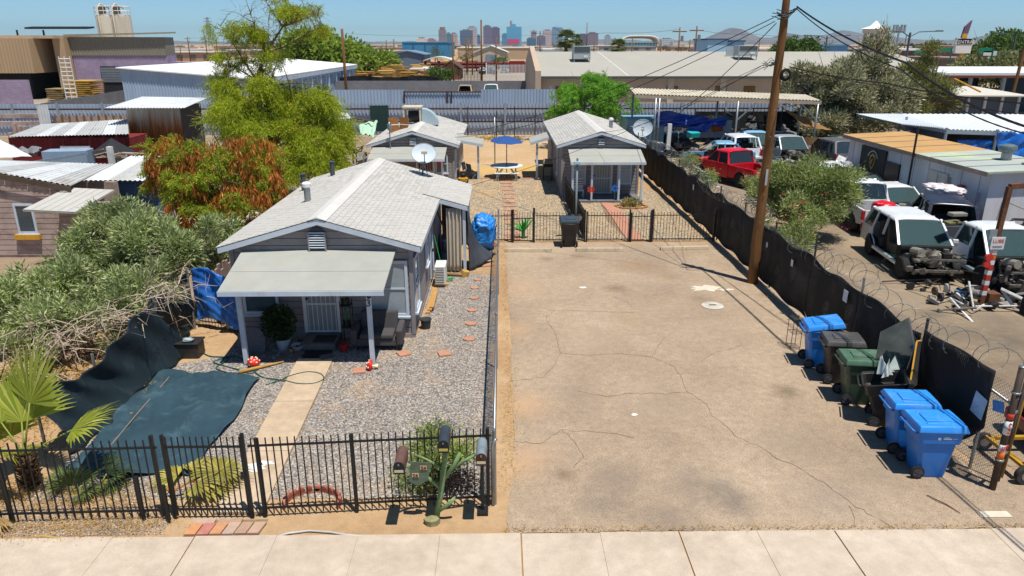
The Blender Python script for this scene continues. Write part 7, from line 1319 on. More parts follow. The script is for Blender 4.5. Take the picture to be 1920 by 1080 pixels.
MB().ext([V(a.x,78,4.35),V(b.x,78,4.35),V(b.x,78,4.6),V(a.x,78,4.6)],(0,14,.25)).build('roof',mat('barn_roof','#cfd3d2',.7,.05),t);MB().box(a.x,b.x,77.9,78.0,4.1,4.35).build('fascia',mat('barn_red','#6e3a30',.7),t);MB().box(a.x+12,b.x,85,85.3,0,4.3).build('wall',mat('barn_navy','#34465a',.8),t);MB().box(a.x,a.x+12,90,90.3,0,4.3).build('back_wall',mat('barn_dark','#3a3430',.9),t)
for k in range(6):x=a.x+(b.x-a.x)*k/5;MB().box(x-.15,x+.15,78.2,78.5,0,4.35).build('post',M_FRAMES,t)
# ================================================================== LEFT NEIGHBOURS AND BACK FENCES
M_WOODG=mat('weathered_wood','#c2ab9f',.9,.2,2.5,.35,island=.45,dirt='#6a5248',damt=.6,dscale=1.5);M_ZINC=mat('old_zinc','#b9bab8',.55,.12,1.2,.08,metal=0,dirt='#8a7a68',damt=.4);M_ZINCW=mat('white_zinc','#d3d6d6',.5,.08,1.2,.06,dirt='#a8a090',damt=.4);M_REDW=mat('red_board','#7a2a2a',.8,.15,2,.2,island=.15)
M_BLUES=mat('blue_sheet_metal','#a0b0c2',.5,.06,1.5,.05,streak=True,dirt='#7a8494',damt=.3);M_RAIL=mat('rust_rail','#4c2c26',.8,.2,4)
# ---- weathered plank house at the far left
t=thing('plank_house','weathered pinkish plank house with a white corrugated roof at the far left','house',(-17,26,0));x1,yf=-15.75,25.9;zz=lambda x:2.66+(x1-x)*.2
MB().add([V(-22,yf,0),V(x1,yf,0),V(x1,yf,zz(x1)),V(-22,yf,zz(-22)),V(-22,yf+.4,0),V(x1,yf+.4,0),V(x1,yf+.4,zz(x1)-.06),V(-22,yf+.4,zz(-22)-.06)],[(0,1,2,3),(7,6,5,4),(1,5,6,2),(2,6,7,3),(0,4,5,1),(3,7,4,0)]).build('wall',M_WOODG,t)
clap(t,(-22,yf,0),(1,0,0),(0,-1,0),(.1,3.7),lambda z:(0,6.25 if z<2.6 else 6.25-(z-2.6)/.2),.2,'plank',M_WOODG)
EA,EB=V(-22.3,yf-.14,zz(-22.3)+.1),V(x1+.4,yf-.14,zz(x1+.4)+.1);MB().ext([EA-V(0,.03,.02),EB-V(0,.03,.02),EB-V(0,.03,.2),EA-V(0,.03,.2)],(0,-.03,0)).build('barge_board',mat('barge_grey','#5a4c40',.9,.2,3),t)
for k in range(9):u0,u1=k/9,(k+1)/9-.004;DA,DB=AY(-60,300,30),AY(215,309,30.5);MB().corrq(EA.lerp(EB,u0),EA.lerp(EB,u1),DA.lerp(DB,u1),DA.lerp(DB,u0),.2,.035).build('roof_panel',(M_ZINCW,M_ZINCW,M_ZINC)[k%3],t,solid=.006)
wn=window(t,(-17.55,yf-.02,1.0),(1,0,0),(0,-1,0),.55,.95,False,M_PANE);MB().box(-17.75,-16.85,yf-.16,yf-.03,.72,.9).build('window_box',M_YEL,t)
# low porch annexe with shingle awning
aw=thing('shingle_awning','sagging pale shingle awning on the weathered plank house','awning',(-15.4,25.2,0));A,B,C,D=V(-16.4,24.5,2.1),V(-14.5,24.3,2.05),V(-13.9,25.9,2.5),V(-15.7,26.1,2.55)
dk=MB().ext([A,B,C,D],(0,0,-.05)).build('deck',M_ROLL,aw)
for i in range(6):
    for j in range(6):q=lambda u,v:A.lerp(B,u).lerp(D.lerp(C,u),v)+V(0,0,.012);MB().ext([q(j/6+.006,i/6),q((j+1)/6-.006,i/6),q((j+1)/6-.006,(i+1)/6),q(j/6+.006,(i+1)/6)],(0,0,.012)).build('shingle',M_SHIN,dk)
MB().box(-15.7,-14.2,25.3,26.4,0,2.0).build('annexe_wall',M_WOODG,aw);MB().box(-14.9,-14.5,25.25,25.29,.9,1.7).build('window',M_PANE,aw)
clap(aw,(-15.7,25.3,0),(1,0,0),(0,-1,0),(.1,1.95),lambda z:(0,1.5),.2,'plank',M_WOODG)
# ---- white corrugated porch roofs and blue shed
def corr_roof(t,A,B,C,D,n,ms,name='roof_panel',pitch=.2,amp=.035):
    A,B,C,D=map(Vector,(A,B,C,D))
    for k in range(n):u0,u1=k/n,(k+1)/n-.003;MB().corrq(A.lerp(B,u0),A.lerp(B,u1),D.lerp(C,u1),D.lerp(C,u0),pitch,amp).build(name,ms[k%len(ms)],t,solid=.006)
t=thing('blue_shed','small blue boarded shed with a pale tin roof','shed',(-16.3,32,0));MB().box(-17.5,-14.9,31.1,33.5,0,1.95).build('wall',mat('blue_board','#4a6688',.8,.12,2,.15),t);clap(t,(-17.5,31.1,0),(1,0,0),(0,-1,0),(.05,1.9),lambda z:(0,2.6),.16,'board',mat('blue_board','#4a6688'));corr_roof(t,(-17.8,30.8,1.97),(-14.7,30.8,1.95),(-14.6,34.2,2.5),(-17.4,34.2,2.5),3,[M_ZINCW,M_ZINC])
for i,(px,py,Y,h_)in enumerate(((212,315,34.0,2.6),)):p=AY(px,py,Y);simple('white_post','pale timber post rising between the tin roofs','post',MB().box(p.x-.11,p.x+.11,Y-.11,Y+.11,0,AY(px,275,Y).z),M_WHITE)
t=thing('blue_cabinet','pale blue cabinet lying among the tin roofs','cabinet',(-18.2,36,0));MB().obox(AY(130,298,36),(2.0,1.0,.9),.15).build('body',mat('cabinet_blue','#8aa0b4',.6,.12),t,bevel=.02);MB().bar(AY(60,305,35),AY(165,287,35.4),.12).build('rail',mat('beam_bluegrey','#7f8fa0'),t)
o=tarp('white_tent','corner of a white fabric tent at the left edge',[AY(-60,245,36),AY(0,262,36),AY(60,293,34.5),AY(-60,300,34)],M_WHITE,12,8,.03,2,cat='tent',sag=.1)
tarp('grey_tarp','grey tarp bundle in front of the red shed',[AY(22,275,38.5),AY(78,276,38.5),AY(70,288,37.8),AY(40,285,37.8)],mat('grey_tarp','#7a7c80',.7,.15,3),14,10,.12,6)
simple('house_side_wall','grey board lean-to wall under the white corrugated roof','wall',MB().box(-20,-15.6,29.2,29.4,0,2.2),M_WOODG)
scrap_heap('household clutter between the plank house and the blue shed',-18.5,-13.5,27.5,30.3,1.2,60,['#8a7a6a','#a8a49c','#6a84a0','#b8a888','#5a5048','#c8c4bc'],21)
scrap_heap('pots, boards and pale rubble behind the oleander hedge',-14.5,-10.8,22.5,26.5,.9,70,['#c8a890','#b89a84','#8a7a6a','#d0c0b0','#6a5a50'],22)
scrap_heap('boxes and lumber heaped in front of the red shed',-24,-18.5,34.5,38.5,1.2,80,['#8a7a6a','#a8a49c','#6a7a88','#b8a888','#4a4440','#a04a3a'],23)
scrap_heap('timber offcuts and scrap tin behind the red shed',-32,-22,47,53,1.3,70,['#8a7a6a','#a8a49c','#6a7a88','#8a6a4c'],24)
# ---- red shed
t=thing('red_shed','long dark red shed with a patched corrugated roof','shed',(-23.5,41,0));MB().box(-26.9,-20.4,40.3,42.6,0,2.6).build('wall',M_REDW,t)
for k in range(22):x=-26.88+k*.303;MB().box(x+.006,x+.297,40.27,40.298,.02,2.64).build('board',M_REDW,t)
corr_roof(t,AY(13,257,40.0),AY(242,252,40.0),AY(240,224,45.5),AY(76,234,45.5),9,[M_ZINC,M_ZINC,M_ZINCW,M_ZINC,M_ZINCW])
d=MB().box(-24.1,-23.9,40.15,40.26,.05,2.2).box(-22.7,-22.5,40.15,40.26,.05,2.2).box(-23.9,-22.7,40.15,40.26,2.05,2.2).build('door_frame',M_WHITE,t);MB().box(-23.88,-22.72,40.2,40.26,.05,2.04).build('door',mat('door_dark','#2c2424',.7),d)
window(t,(-21.4,40.26,1.0),(1,0,0),(0,-1,0),.75,1.1,True,glass('pane_teal','#4a6a74'));MB().obox(V(-22.1,40.2,1.85),(.9,.06,.3)).build('wall_ornament',M_BLACK,t)
p=AY(210,268,38.6);t=thing('black_umbrella','black market umbrella half open in front of the red shed','umbrella',(p.x,p.y,0));MB().cyl((p.x,p.y,0),(p.x,p.y,p.z+.2),.03,n=6).build('pole',M_BLACK,t);mb=MB();rim=[V(p.x+1.1*math.cos(k*.7854),p.y+1.1*math.sin(k*.7854),p.z-.45-.1*(k%2))for k in range(8)];mb.add([V(p.x,p.y,p.z+.25)]+rim,[(0,1+k,1+(k+1)%8)for k in range(8)]);mb.build('canopy',mat('canvas_black','#26272b',.8),t,solid=.012)
for k in range(9):
    q=random.Random(k+70);a=AY(165+k*8,296-q.uniform(0,12),37+q.uniform(-1,1));simple('loose_board','loose weathered board in the pile before the red shed','board',MB().bar(a,a+V(q.uniform(.6,1.4),q.uniform(-.5,.5),q.uniform(-.2,.2)),.15,.04),mat('loose'+str(k%3),['#a8845a','#8f8478','#b8ac98'][k%3],.9,.2),'boards before the red shed')
simple('board_pile_base','stack of rubble under the loose boards by the red shed','rubble',MB().blob((-19.6,37.2,.6),(1.8,1.2,1.1),12,8,.2,4),mat('rubble','#6a5c50',.95,.3,2,.5))
# ---- rust stained tall shed
t=thing('rusty_shed','tall rust stained metal shed with a white corrugated roof','shed',(-20.5,44,0));b=NB('rust_stain');b.set(.7,.2,.3);sp=b.n('ShaderNodeSeparateXYZ');b.l(b.pos.outputs['Position'],sp.inputs[0]);ns=b.noise(1.4,5,.6,b.stretch(3,3,.25));ad=b.n('ShaderNodeMath',operation='MULTIPLY_ADD');b.l(ns,ad.inputs[0]);ad.inputs[1].default_value=2.4;b.l(sp.outputs[2],ad.inputs[2]);mr=b.n('ShaderNodeMapRange');mr.inputs[1].default_value=3.2;mr.inputs[2].default_value=5.0;b.l(ad.outputs[0],mr.inputs[0]);b.l(b.ramp(mr.outputs[0],[(0,lin('#7a4a26')),(.4,lin('#94602f')),(.62,lin('#a58a70')),(1,lin('#aab0ae'))]),b.b.inputs['Base Color']);M_STAIN=b.m
xa,xb_=-22.05,-18.9;zt=3.95
for k in range(4):MB().corr((xa+k*(xb_-xa)/4,43.9,0),((xb_-xa)/4-.006,0,0),(0,0,zt),.2,-.025).build('wall_panel',M_STAIN,t,solid=.006)
MB().box(xa,xb_,43.95,47,0,zt).build('core',mat('dark_board','#4b4440'),t);corr_roof(t,AY(195,203,43.2),AY(345,203,43.2),AY(388,184,47.5),AY(265,182,47.5),5,[M_ZINCW])
# ---- tin roofs, plank fence and pale sheet behind
t=thing('plank_fence','row of brown fence planks behind the red shed roof','fence',(-30,52,0));q=random.Random(2)
for k in range(34):x=AY(100,220,52).x+k*.17;MB().box(x,x+.155,52,52.03,0,AY(100,217+q.uniform(-2,2),52).z).build('plank',M_WOODG if k%3 else mat('plank_brown','#8a6238',.9,.2,3),t)
simple('upright_sheet','upright pale corrugated sheet standing behind the red shed','metal sheet',MB().corr(AY(76,238,50),AY(97,236,50)-AY(76,238,50),V(0,0,1.4),.2,.03),M_ZINCW,solid=.006)
for i,(x0,x1_,y,Y,l)in enumerate(((0,75,218,56,'upper'),(0,75,232,54,'lower'))):simple('timber_rail',l+' weathered timber rail at the left edge behind the sheds','timber',MB().bar(AY(x0-30,y,Y),AY(x1_,y-1,Y),.3,.3),M_WOODG)
for k in range(6):q=random.Random(k+5);a=AY(q.uniform(0,75),q.uniform(228,250),50);simple('timber_post','short weathered post in the timber clutter at the left edge','post',MB().box(a.x-.12,a.x+.12,50,50.25,0,a.z),M_WOODG,'posts at the left edge')
t=thing('tin_awning','white tin awning on poles under the palo verde','awning',(-11.5,47,0));corr_roof(t,AY(590,228,46.5),AY(660,222,46.5),AY(650,211,49),AY(590,213,49),3,[M_ZINCW]);corr_roof(t,AY(590,246,44.5),AY(645,242,44.5),AY(655,232,46),AY(600,232,46),2,[M_ZINCW]);p=AY(657,224,46.6);MB().cyl((p.x,p.y,0),p,.06,n=7).build('post',M_GALV,t)
tarp('green_tarp','pale green tarp draped over junk beside the rear left house',[AY(672,232,47),AY(708,226,47.5),AY(700,256,45.5),AY(676,250,45.5)],mat('tarp_mint','#a9cdb0',.6,.1,2),16,14,.12,4)
scrap_heap('leaning poles and household junk beside the rear left house',-11.8,-7.9,42.5,47.5,1.6,60,['#6a5a4a','#8a8a86','#b8b4ac','#4a4440','#a8b8c0','#c8c4bc'],9)
simple('green_net_panel','dark green netted panel leaning behind the mint tarp','panel',MB().obox(AY(712,222,52),(1.3,.06,1.8),.1,.1),mat('net_green','#2f4a44',.8));simple('leaning_pole','long bare pole leaning over the mint tarp','pole',MB().tube([AY(600,212,47),AY(700,227,47)],.05,6),M_RUST)
# plank fence beside the front house and odds
t=thing('grey_plank_fence','old grey plank fence between the front house and the pod tree','fence',(-7.8,22,0))
for k in range(46):y=18.9+k*.19;MB().box(-7.84,-7.8,y,y+.17,0,1.65+.12*math.sin(k*2.3)).build('plank',M_WOODG,t)
simple('yellow_sack','yellow sack by the grey plank fence','sack',crumple(MB(),(-7.45,18.6,.4),(.16,.14,.38),4,16,12,.15,.01),mat('sack_yellow','#b08a3a',.8),smooth=True)
simple('leaning_board','pale tabletop board leaning beside the left eave of the front house','board',MB().obox((-8.4,24.6,1.9),(1.1,.9,.06),.2,.1),mat('lid_pale','#c0b8a8',.7));simple('lid_stand','brown stand under the pale tabletop board','stand',MB().box(-8.8,-8.0,24.3,24.9,0,1.82),M_WOODG)
# ---------------------------------------------------------------- back fence of corrugated steel
t=thing('corrugated_fence','long blue grey corrugated fence with rust rails behind the yards','fence',(0,63.5,0));yb=63.6;x=-50.
while x<24:MB().corr((x,yb,.04),(2.42,0,0),(0,0,2.6),.3,-.05).build('panel',M_BLUES,t,solid=.008);x+=2.44
for z in(1.08,2.16):MB().box(-50,24,yb-.2,yb-.1,z,z+.12).build('rail',M_RAIL,t)
for k in range(20):x=-49+k*3.8;MB().box(x-.08,x+.08,yb-.32,yb-.2,0,2.75).build('post',M_FRAMES,t)
t=thing('blue_panel_fence','taller pale blue panel fence behind the corrugated fence','fence',(-4,70,0));yb=70
for x0,x1_,z in((-19,-9.0,3.42),(-9.0,-4.6,3.15),(-4.6,-.6-1.2,3.15),(-1.8,5.2,3.45)):
    n=max(1,round((x1_-x0)/1.2))
    for k in range(n):w_=(x1_-x0)/n;MB().corr((x0+k*w_,yb,0),(w_-.008,0,0),(0,0,z),.3,-.04).build('panel',M_BLUES,t,solid=.008)
MB().box(-9,-1.8,yb-.1,yb-.04,3.16,3.26).build('rail',M_RAIL,t)
for x in(-9.02,-5.0,-4.6):MB().box(x-.06,x+.06,yb-.14,yb-.05,0,3.3).build('post',M_RAIL,t)
for k in range(5):MB().corr((5.2+.05*k,yb+k*2.4,0),(.02,2.38,0),(0,0,3.1),.3,.04).build('side_panel',M_BLUES,t,solid=.008)
# grey block walls
simple('block_wall','long grey block wall behind the blue panel fence','wall',MB().box(-32,4.5,114,114.25,0,2.15),blockwall('block_grey','#85868a'));simple('block_wall','grey block wall at the left edge behind the timber clutter','wall',MB().box(-75,-45.5,75,75.25,0,1.75),blockwall('block_grey','#85868a'))
p,q_=AY(76,197,76),AY(245,176,98);simple('block_wall','grey block wall slanting towards the blue metal building','wall',MB().ext([V(p.x,p.y,0),V(q_.x,q_.y,0),V(q_.x,q_.y,1.9),V(p.x,p.y,1.75)],(0,.25,0)),blockwall('block_grey','#85868a'))
# ---------------------------------------------------------------- blue metal storage building
t=thing('blue_building','blue metal storage building with a white roof behind the palo verde','building',(-32,80,0));xl,xr_,y0_,y1_=-38.6,-25.2,77,131
for k in range(11):w_=(xr_-xl)/11;MB().corrq(V(xl+k*w_,y0_,0),V(xl+(k+1)*w_-.01,y0_,0),V(xl+(k+1)*w_-.01,y0_,5.1-(k+1)*.1),V(xl+k*w_,y0_,5.1-k*.1),.3,-.05).build('wall_panel',M_BLUES,t,solid=.01)
MB().add([V(xl,y0_+.1,0),V(xr_,y0_+.1,0),V(xr_,y0_+.1,4.0),V(xl,y0_+.1,5.1),V(xl,y1_,0),V(xr_,y1_,0),V(xr_,y1_,4.0),V(xl,y1_,5.1)],[(0,1,2,3),(7,6,5,4),(1,5,6,2),(2,6,7,3),(0,4,5,1),(3,7,4,0)]).build('wall',mat('bay_paleblue','#9db0c6',.6,.05),t)
MB().ext([V(xl-.3,y0_-.3,5.14),V(xr_+.4,y0_-.3,4.0),V(xr_+.4,y0_-.3,4.12),V(xl-.3,y0_-.3,5.26)],(0,y1_-y0_+.5,0)).build('roof',mat('roof_white','#e4e5e2',.7,.03,.3,.03),t)
for k in range(10):y=80+k*5.0;d=MB().box(xr_+.02,xr_+.1,y,y+3.2,0,3.1).build('roller_door',mat('roller_blue','#7f93ac',.6,.08,.5,.1),t);MB().box(xr_+.02,xr_+.3,y-.5,y-.15,0,3.5).build('pilaster',mat('pilaster','#b4c4d4',.6),t)
MB().box(xr_+.02,xr_+.42,y0_,y1_,3.5,3.95).build('header',mat('pilaster','#b4c4d4'),t)
# ---------------------------------------------------------------- purple warehouse, beige hall and silos
M_PURP=blockwall('purple_block','#b09cb4');M_BEI=mat('beige_metal','#b89c78',.6,.06,.4,.05,streak=True);M_BEI2=mat('olive_metal','#8a8270',.6,.06,.4,.05,streak=True)
t=thing('purple_warehouse','purple block warehouse with an olive metal upper wall and roller door','warehouse',(-56,110,0));a=AY(128,62,110);b=AY(306,58,110);zt=8.9
MB().box(a.x,b.x,110,113,0,5.9).build('wall',M_PURP,t);MB().box(b.x,b.x+4,111,113,0,5.0).build('annexe_wall',M_PURP,t)
n=18
for k in range(n):w_=(b.x-a.x)/n;MB().corr((a.x+k*w_,109.85,5.9),(w_-.01,0,0),(0,0,2.5),.35,-.06).build('upper_panel',M_BEI2,t,solid=.01)
MB().box(a.x,b.x,109.95,113,5.92,8.4).build('upper_wall',M_BEI2,t);MB().ext([V(a.x-.4,109.4,8.45),V(b.x+.3,109.4,8.85),V(b.x+.3,109.4,9.05),V(a.x-.4,109.4,8.75)],(0,4,.1)).build('roof',mat('roof_olive','#9a9280',.7),t)
d=MB().box(-57.9,-53.6,109.8,109.99,0,4.4).build('doorway',mat('door_black','#26262a',.8),t)
for k in range(6):MB().box(-57.8,-54.2,109.7,109.79,2.2+k*.35,2.5+k*.35).build('shutter_slat',M_GALV,d)
t=thing('beige_hall','beige metal hall with an open dark bay beside the purple warehouse','warehouse',(-80,112,0));c_=AY(70,72,108)
MB().box(-110,c_.x,106,140,3.6,8.2).build('upper_wall',M_BEI,t);MB().box(-110,a.x-.5,107,140,8.2,8.6).build('roof',mat('roof_tan','#bfa98c',.7),t);MB().box(c_.x,a.x-.6,112,140,0,8.2).build('bay_wall',mat('bay_brown','#54483e',.8),t);MB().box(a.x-1.6,a.x-.05,108.5,110,0,8.3).build('pier',M_BEI,t);MB().box(-110,c_.x-2,108,140,0,3.6).build('lower_bay',mat('door_black','#26262a'),t)
n=14
for k in range(n):MB().corr((-84+k*((c_.x+84)/n),105.9,3.6),((c_.x+84)/n-.01,0,0),(0,0,4.6),.4,-.06).build('wall_panel',M_BEI,t,solid=.01)
simple('roof_rack','dark solar rack standing on the beige hall roof','rack',MB().obox(AY(112,52,118),(9.5,2,.25),0,.08).box(-78,-77.8,118,118.2,8.6,9.5).box(-74,-73.8,118,118.2,8.6,9.5).box(-70,-69.8,118,118.2,8.6,9.5),M_BLACK)
simple('purple_wall','low purple block wall in front of the beige hall','wall',MB().box(-110,a.x+1,97,97.3,0,3.1),M_PURP)
t=thing('caged_ladder','white caged ladder standing at the end of the purple wall','ladder',(-61.5,96.4,0));lx=AY(112,120,96.4).x
for s in(0,.7,1.4):MB().cyl((lx+s,96.4,0),(lx+s,96.4,6.0),.06,n=5).build('stile',M_WHITE,t)
for k in range(11):MB().cyl((lx,96.4,.5+k*.52),(lx+1.4,96.4,.5+k*.52),.05,n=4).build('rung',M_WHITE,t)
def pallet_stack(label,x,y,n,w_=1.2,c='#b8893e',g='pallet stacks in the far yards'):
    t=thing('pallet_stack',label,'pallets',(x,y,0),0,g);m=mat('pallet'+c,c,.9,.2,2,.2)
    for k in range(n):MB().obox((x+rnd.uniform(-.06,.06),y,.08+k*.26),(w_,w_,.12),rnd.uniform(-.1,.1)).build('pallet',m,t)
    return t
pallet_stack('tallest stack of yellow pallets before the purple warehouse door',-57.2,104,11,3.2,'#c49a48');pallet_stack('shorter stack of pallets left of the yellow pallets',-60.8,103.5,7,2.2,'#a08a60');pallet_stack('dark stack of boards beside the blue metal building',-46.5,99,8,3,'#4a4640')
t=thing('forklift','dark forklift standing before the purple wall','forklift',(-66,94,0));MB().box(-67.4,-65,93.5,95,.4,1.5).build('body',M_INT,t,bevel=.1);MB().box(-67.5,-64.8,93.5,95,2.7,2.85).build('roof_guard',M_BLACK,t)
for x in(-67.4,-65.0):
    for y in(93.6,94.9):MB().cyl((x,y,1.4),(x,y,2.7),.08,n=5).build('pillar',M_BLACK,t)
for x in(-67,-65.4):MB().lathe([(.1,-.2),(.4,-.2),(.4,.2),(.1,.2)],12,(x,93.5,.4),'y').build('wheel',M_TYRE,t,'auto')
for i,px in enumerate((203,230)):
    a=AY(px,57,140);t=thing('silo',('left' if i==0 else 'right')+' of the two pale steel silos behind the purple warehouse','silo',(a.x,140,0));r_=1.75;zt=AY(px,29,140).z
    MB().lathe([(r_,0),(r_,zt-.3),(r_*.9,zt),(.1,zt+.3)],20,(a.x,140,0)).build('tank',mat('silo_cream','#b0aa9c',.6,.1,.4,.05,streak=True,dirt='#7a6248',damt=.5,dscale=.3),t,'auto')
    for k in range(10):an=k*.6283;MB().cyl((a.x+r_*math.cos(an),140+r_*math.sin(an),zt),(a.x+r_*math.cos(an),140+r_*math.sin(an),zt+1.5),.05,n=4).build('railing_post',M_WHITE,t)
    for z in(.75,1.5):MB().tube([(a.x+r_*math.cos(an),140+r_*math.sin(an),zt+z)for an in np.linspace(0,6.2832,21)],.05,4).build('railing',M_WHITE,t)
    MB().tube([(a.x-.3,138,2),(a.x-.3,138,zt+1.2),(a.x,138.6,zt+1.9),(a.x+.8,140,zt+1.2)],.14,8).build('fill_pipe',mat('silo_pipe','#c9c2b0',.5),t,True);MB().obox((a.x-.6,140,zt+.9),(1.0,1.0,1.4)).build('filter_unit',mat('filter_dark','#5a5248',.7),t)
# ================================================================== BACKGROUND
# ---- long warehouse with a pale roof
t=thing('long_warehouse','long beige warehouse with a pale low roof and roof air conditioners','warehouse',(5,84,0));M_WTAN=mat('stucco_beige','#b9a48e',.9,.05,.6,.15,dirt='#a08c78',damt=.3,dscale=.5);x0,x1,yF,yR,yB=4.25,52,84,101,118;ze,zr=3.95,6.3
MB().add([V(x0,yF,0),V(x1,yF,0),V(x1,yF,ze),V(x0,yF,ze),V(x0,yB,0),V(x1,yB,0),V(x1,yB,ze),V(x0,yB,ze),V(x0,yR,zr),V(x1,yR,zr)],[(0,1,2,3),(5,4,7,6),(0,3,8,7,4),(1,5,6,9,2),(3,2,9,8),(8,9,6,7)]).build('wall',M_WTAN,t)
rfm=mat('roof_pale','#a3a096',.9,.05,.25,.1,dirt='#a89e8c',damt=.35,dscale=.15);kz=(zr-ze)/(yR-yF)
rf=MB().ext([V(x0+.3,yF-.5,ze+.05-.5*kz),V(x0+.3,yR,zr+.06),V(x0+.3,yR,zr+.2),V(x0+.3,yF-.5,ze+.2-.5*kz)],(x1-x0,0,0)).build('roof',rfm,t);MB().box(x0+.3,x1,yF-.62,yF-.52,ze-.14,ze+.1).build('gutter',mat('gutter_dark','#4c5654',.6),rf);MB().ext([V(x0+10,yF-.4,ze+.2-.4*kz+.004),V(x0+10.12,yF-.4,ze+.2-.4*kz+.004),V(x0+8.8,yR,zr+.204),V(x0+8.7,yR,zr+.204)],(0,0,.02)).build('roof_seam',M_WHITE,rf)
MB().add([V(x0-.35,yF-.8,0),V(x0+.28,yF-.8,0),V(x0+.28,yF-.8,ze+.7),V(x0-.35,yF-.8,ze+.7),V(x0-.35,yR,0),V(x0+.28,yR,0),V(x0+.28,yR,zr+.9),V(x0-.35,yR,zr+.9),V(x0-.35,yB,0),V(x0+.28,yB,0),V(x0+.28,yB,ze+.7),V(x0-.35,yB,ze+.7)],[(0,1,2,3),(3,2,6,7),(7,6,10,11),(9,8,11,10),(1,5,6,2),(5,9,10,6),(0,3,7,4),(4,7,11,8)]).build('parapet',M_WTAN,t)
for px in(1052,1260,1352,1405,1590): 
    if px in(1052,1305,1405)or 1: 
        c=AY(px,167,yF);wn=MB().box(c.x-.65,c.x+.65,yF-.06,yF-.02,1.75,2.95).build('window',mat('win_frame','#5a4a30',.8),t)
        for i in range(3):
            for j in range(2):MB().box(c.x-.6+i*.41,c.x-.23+i*.41,yF-.09,yF-.062,1.81+j*.57,2.31+j*.57).build('pane',mat('amber_pane','#8a6024',.3),wn)
for px in(1012,1257,1355,1470):c=AY(px,170,yF);MB().box(c.x-.35,c.x+.35,yF-.12,yF-.0,0,ze-.15).build('pilaster',mat('pilaster_beige','#c4b4a0',.9),t)if px>1020 else MB().cyl((c.x,yF-.2,0),(c.x,yF-.2,ze),.1,n=6).build('downpipe',M_GALV,t)
def rtu(label,px,py,Y,w_,h_,d_=2.2):
    c=AY(px,py,Y);z0=c.z;t=thing('rooftop_unit',label,'air conditioner',(c.x,Y,z0));MB().box(c.x-w_/2,c.x+w_/2,Y,Y+d_,z0+.35,z0+h_).build('case',mat('rtu_grey','#a3aaa8',.6,.08,.5),t,bevel=.03);MB().box(c.x-w_/2+.1,c.x+w_/2-.1,Y-.04,Y-.005,z0+h_*.6,z0+h_-.08).build('coil_grille',mat('coil_dark','#4c5658',.7),t);MB().box(c.x+w_*.1,c.x+w_*.35,Y-.05,Y-.006,z0+.5,z0+.75).build('label_plate',M_WHITE,t)
    for sx in(-1,1):
        for sy in(.1,d_-.1):MB().box(c.x+sx*(w_/2-.1)-.05,c.x+sx*(w_/2-.1)+.05,Y+sy-.05,Y+sy+.05,z0-.3,z0+.35).build('leg',M_FRAMES,t)
rtu('grey rooftop air conditioner near the left end of the warehouse roof',1091,116,92.5,2.1,1.85);rtu('wide rooftop air conditioner beyond the utility pole on the warehouse roof',1402,109,94,2.4,1.5)
simple('roof_screen','louvred roof screen behind the wide rooftop air conditioner','screen',MB().box(*sorted((AY(1362,99,97).x,AY(1421,99,97).x)),97,97.2,5.9,7.2),mat('screen_pale','#a8b4b8',.6,.1,3,streak=True))
# ---- cars parked behind the blue panel fence
vehicle('burnt tan car parked behind the blue panel fence','car',P_T,(-4.9,107,.01),R(88),'suv',group='vehicles behind the blue fence',detail=False,backglass=False);vehicle('white pickup parked behind the blue panel fence','pickup',P_W,(-1.3,107,.01),R(-92),'pickup',group='vehicles behind the blue fence',detail=False)
for v_ in list(bpy.data.objects):
    if v_.get('group')=='vehicles behind the blue fence':v_.scale=(1.08,1.08,1.08)
for i,(px,Y,l,pm)in enumerate(((945,205,'silver SUV parked beyond the grey block wall',P_S),(905,200,'white car with its hood up beyond the grey block wall',P_W),(915,192,'black car beyond the grey block wall',P_K),(922,210,'pale car behind the pole beyond the grey block wall',P_S))):vehicle(l,'car',pm,(AY(px,130,Y).x,Y,.01),R((-90,-80,180,-95)[i]),('suv','sedan','sedan','sedan')[i],group='cars beyond the grey block wall',detail=False)
# ---- yards beyond: sheds, halls, pallet stacks, fences
def hall(name,label,cat,px0,px1,ptop,Y,depth,m,roofm=None,gable=0,parts=None):
    a,b=AY(px0,ptop,Y),AY(px1,ptop,Y);t=thing(name,label,cat,((a.x+b.x)/2,Y,0));z=a.z;xm=(a.x+b.x)/2
    if gable:MB().ext([V(a.x,Y,0),V(b.x,Y,0),V(b.x,Y,z),V(xm,Y,z+gable),V(a.x,Y,z)],(0,depth,0)).build('wall',m,t);rf=MB();[rf.ext([V(xm,Y-.4,z+gable+.1),V(xe,Y-.4,z+.05),V(xe,Y-.4,z+.3),V(xm,Y-.4,z+gable+.4)],(0,depth+.5,0))for xe in(a.x-.5,b.x+.5)];rf.build('roof',roofm or M_WHITE,t)
    else:MB().box(a.x,b.x,Y,Y+depth,0,z).build('wall',m,t);MB().box(a.x-.3,b.x+.3,Y-.3,Y+depth,z,z+.35).build('roof',roofm or m,t)
    return t,a,b
cm=lambda n,c,**k:mat(n,c,k.pop('rough',.8),.08,.15,0,**k)
t,a,b=hall('cream_hall','cream gabled hall with a blue grey roller door','hall',888,952,100,250,40,cm('hall_cream','#c4b498'),cm('hall_roof','#d8d6d0'),2.2);MB().box(AY(911,110,250).x,AY(929,110,250).x,249.8,249.98,0,4.1).build('roller_door',cm('roller_grey','#7d8ea0'),t);MB().box(AY(943,110,250).x,AY(949,110,250).x,249.8,249.98,2.3,3.2).build('window',M_PANE,t)
t,a,b=hall('blue_hall','bright blue metal hall on the left of the skyline','hall',754,840,80,420,60,cm('hall_blue','#3f86b0'))
for px in(775,797,820):x=AY(px,80,420).x;MB().box(x-.25,x+.25,419.6,419.95,0,a.z).build('rib',cm('hall_rib','#2c6488'),t)
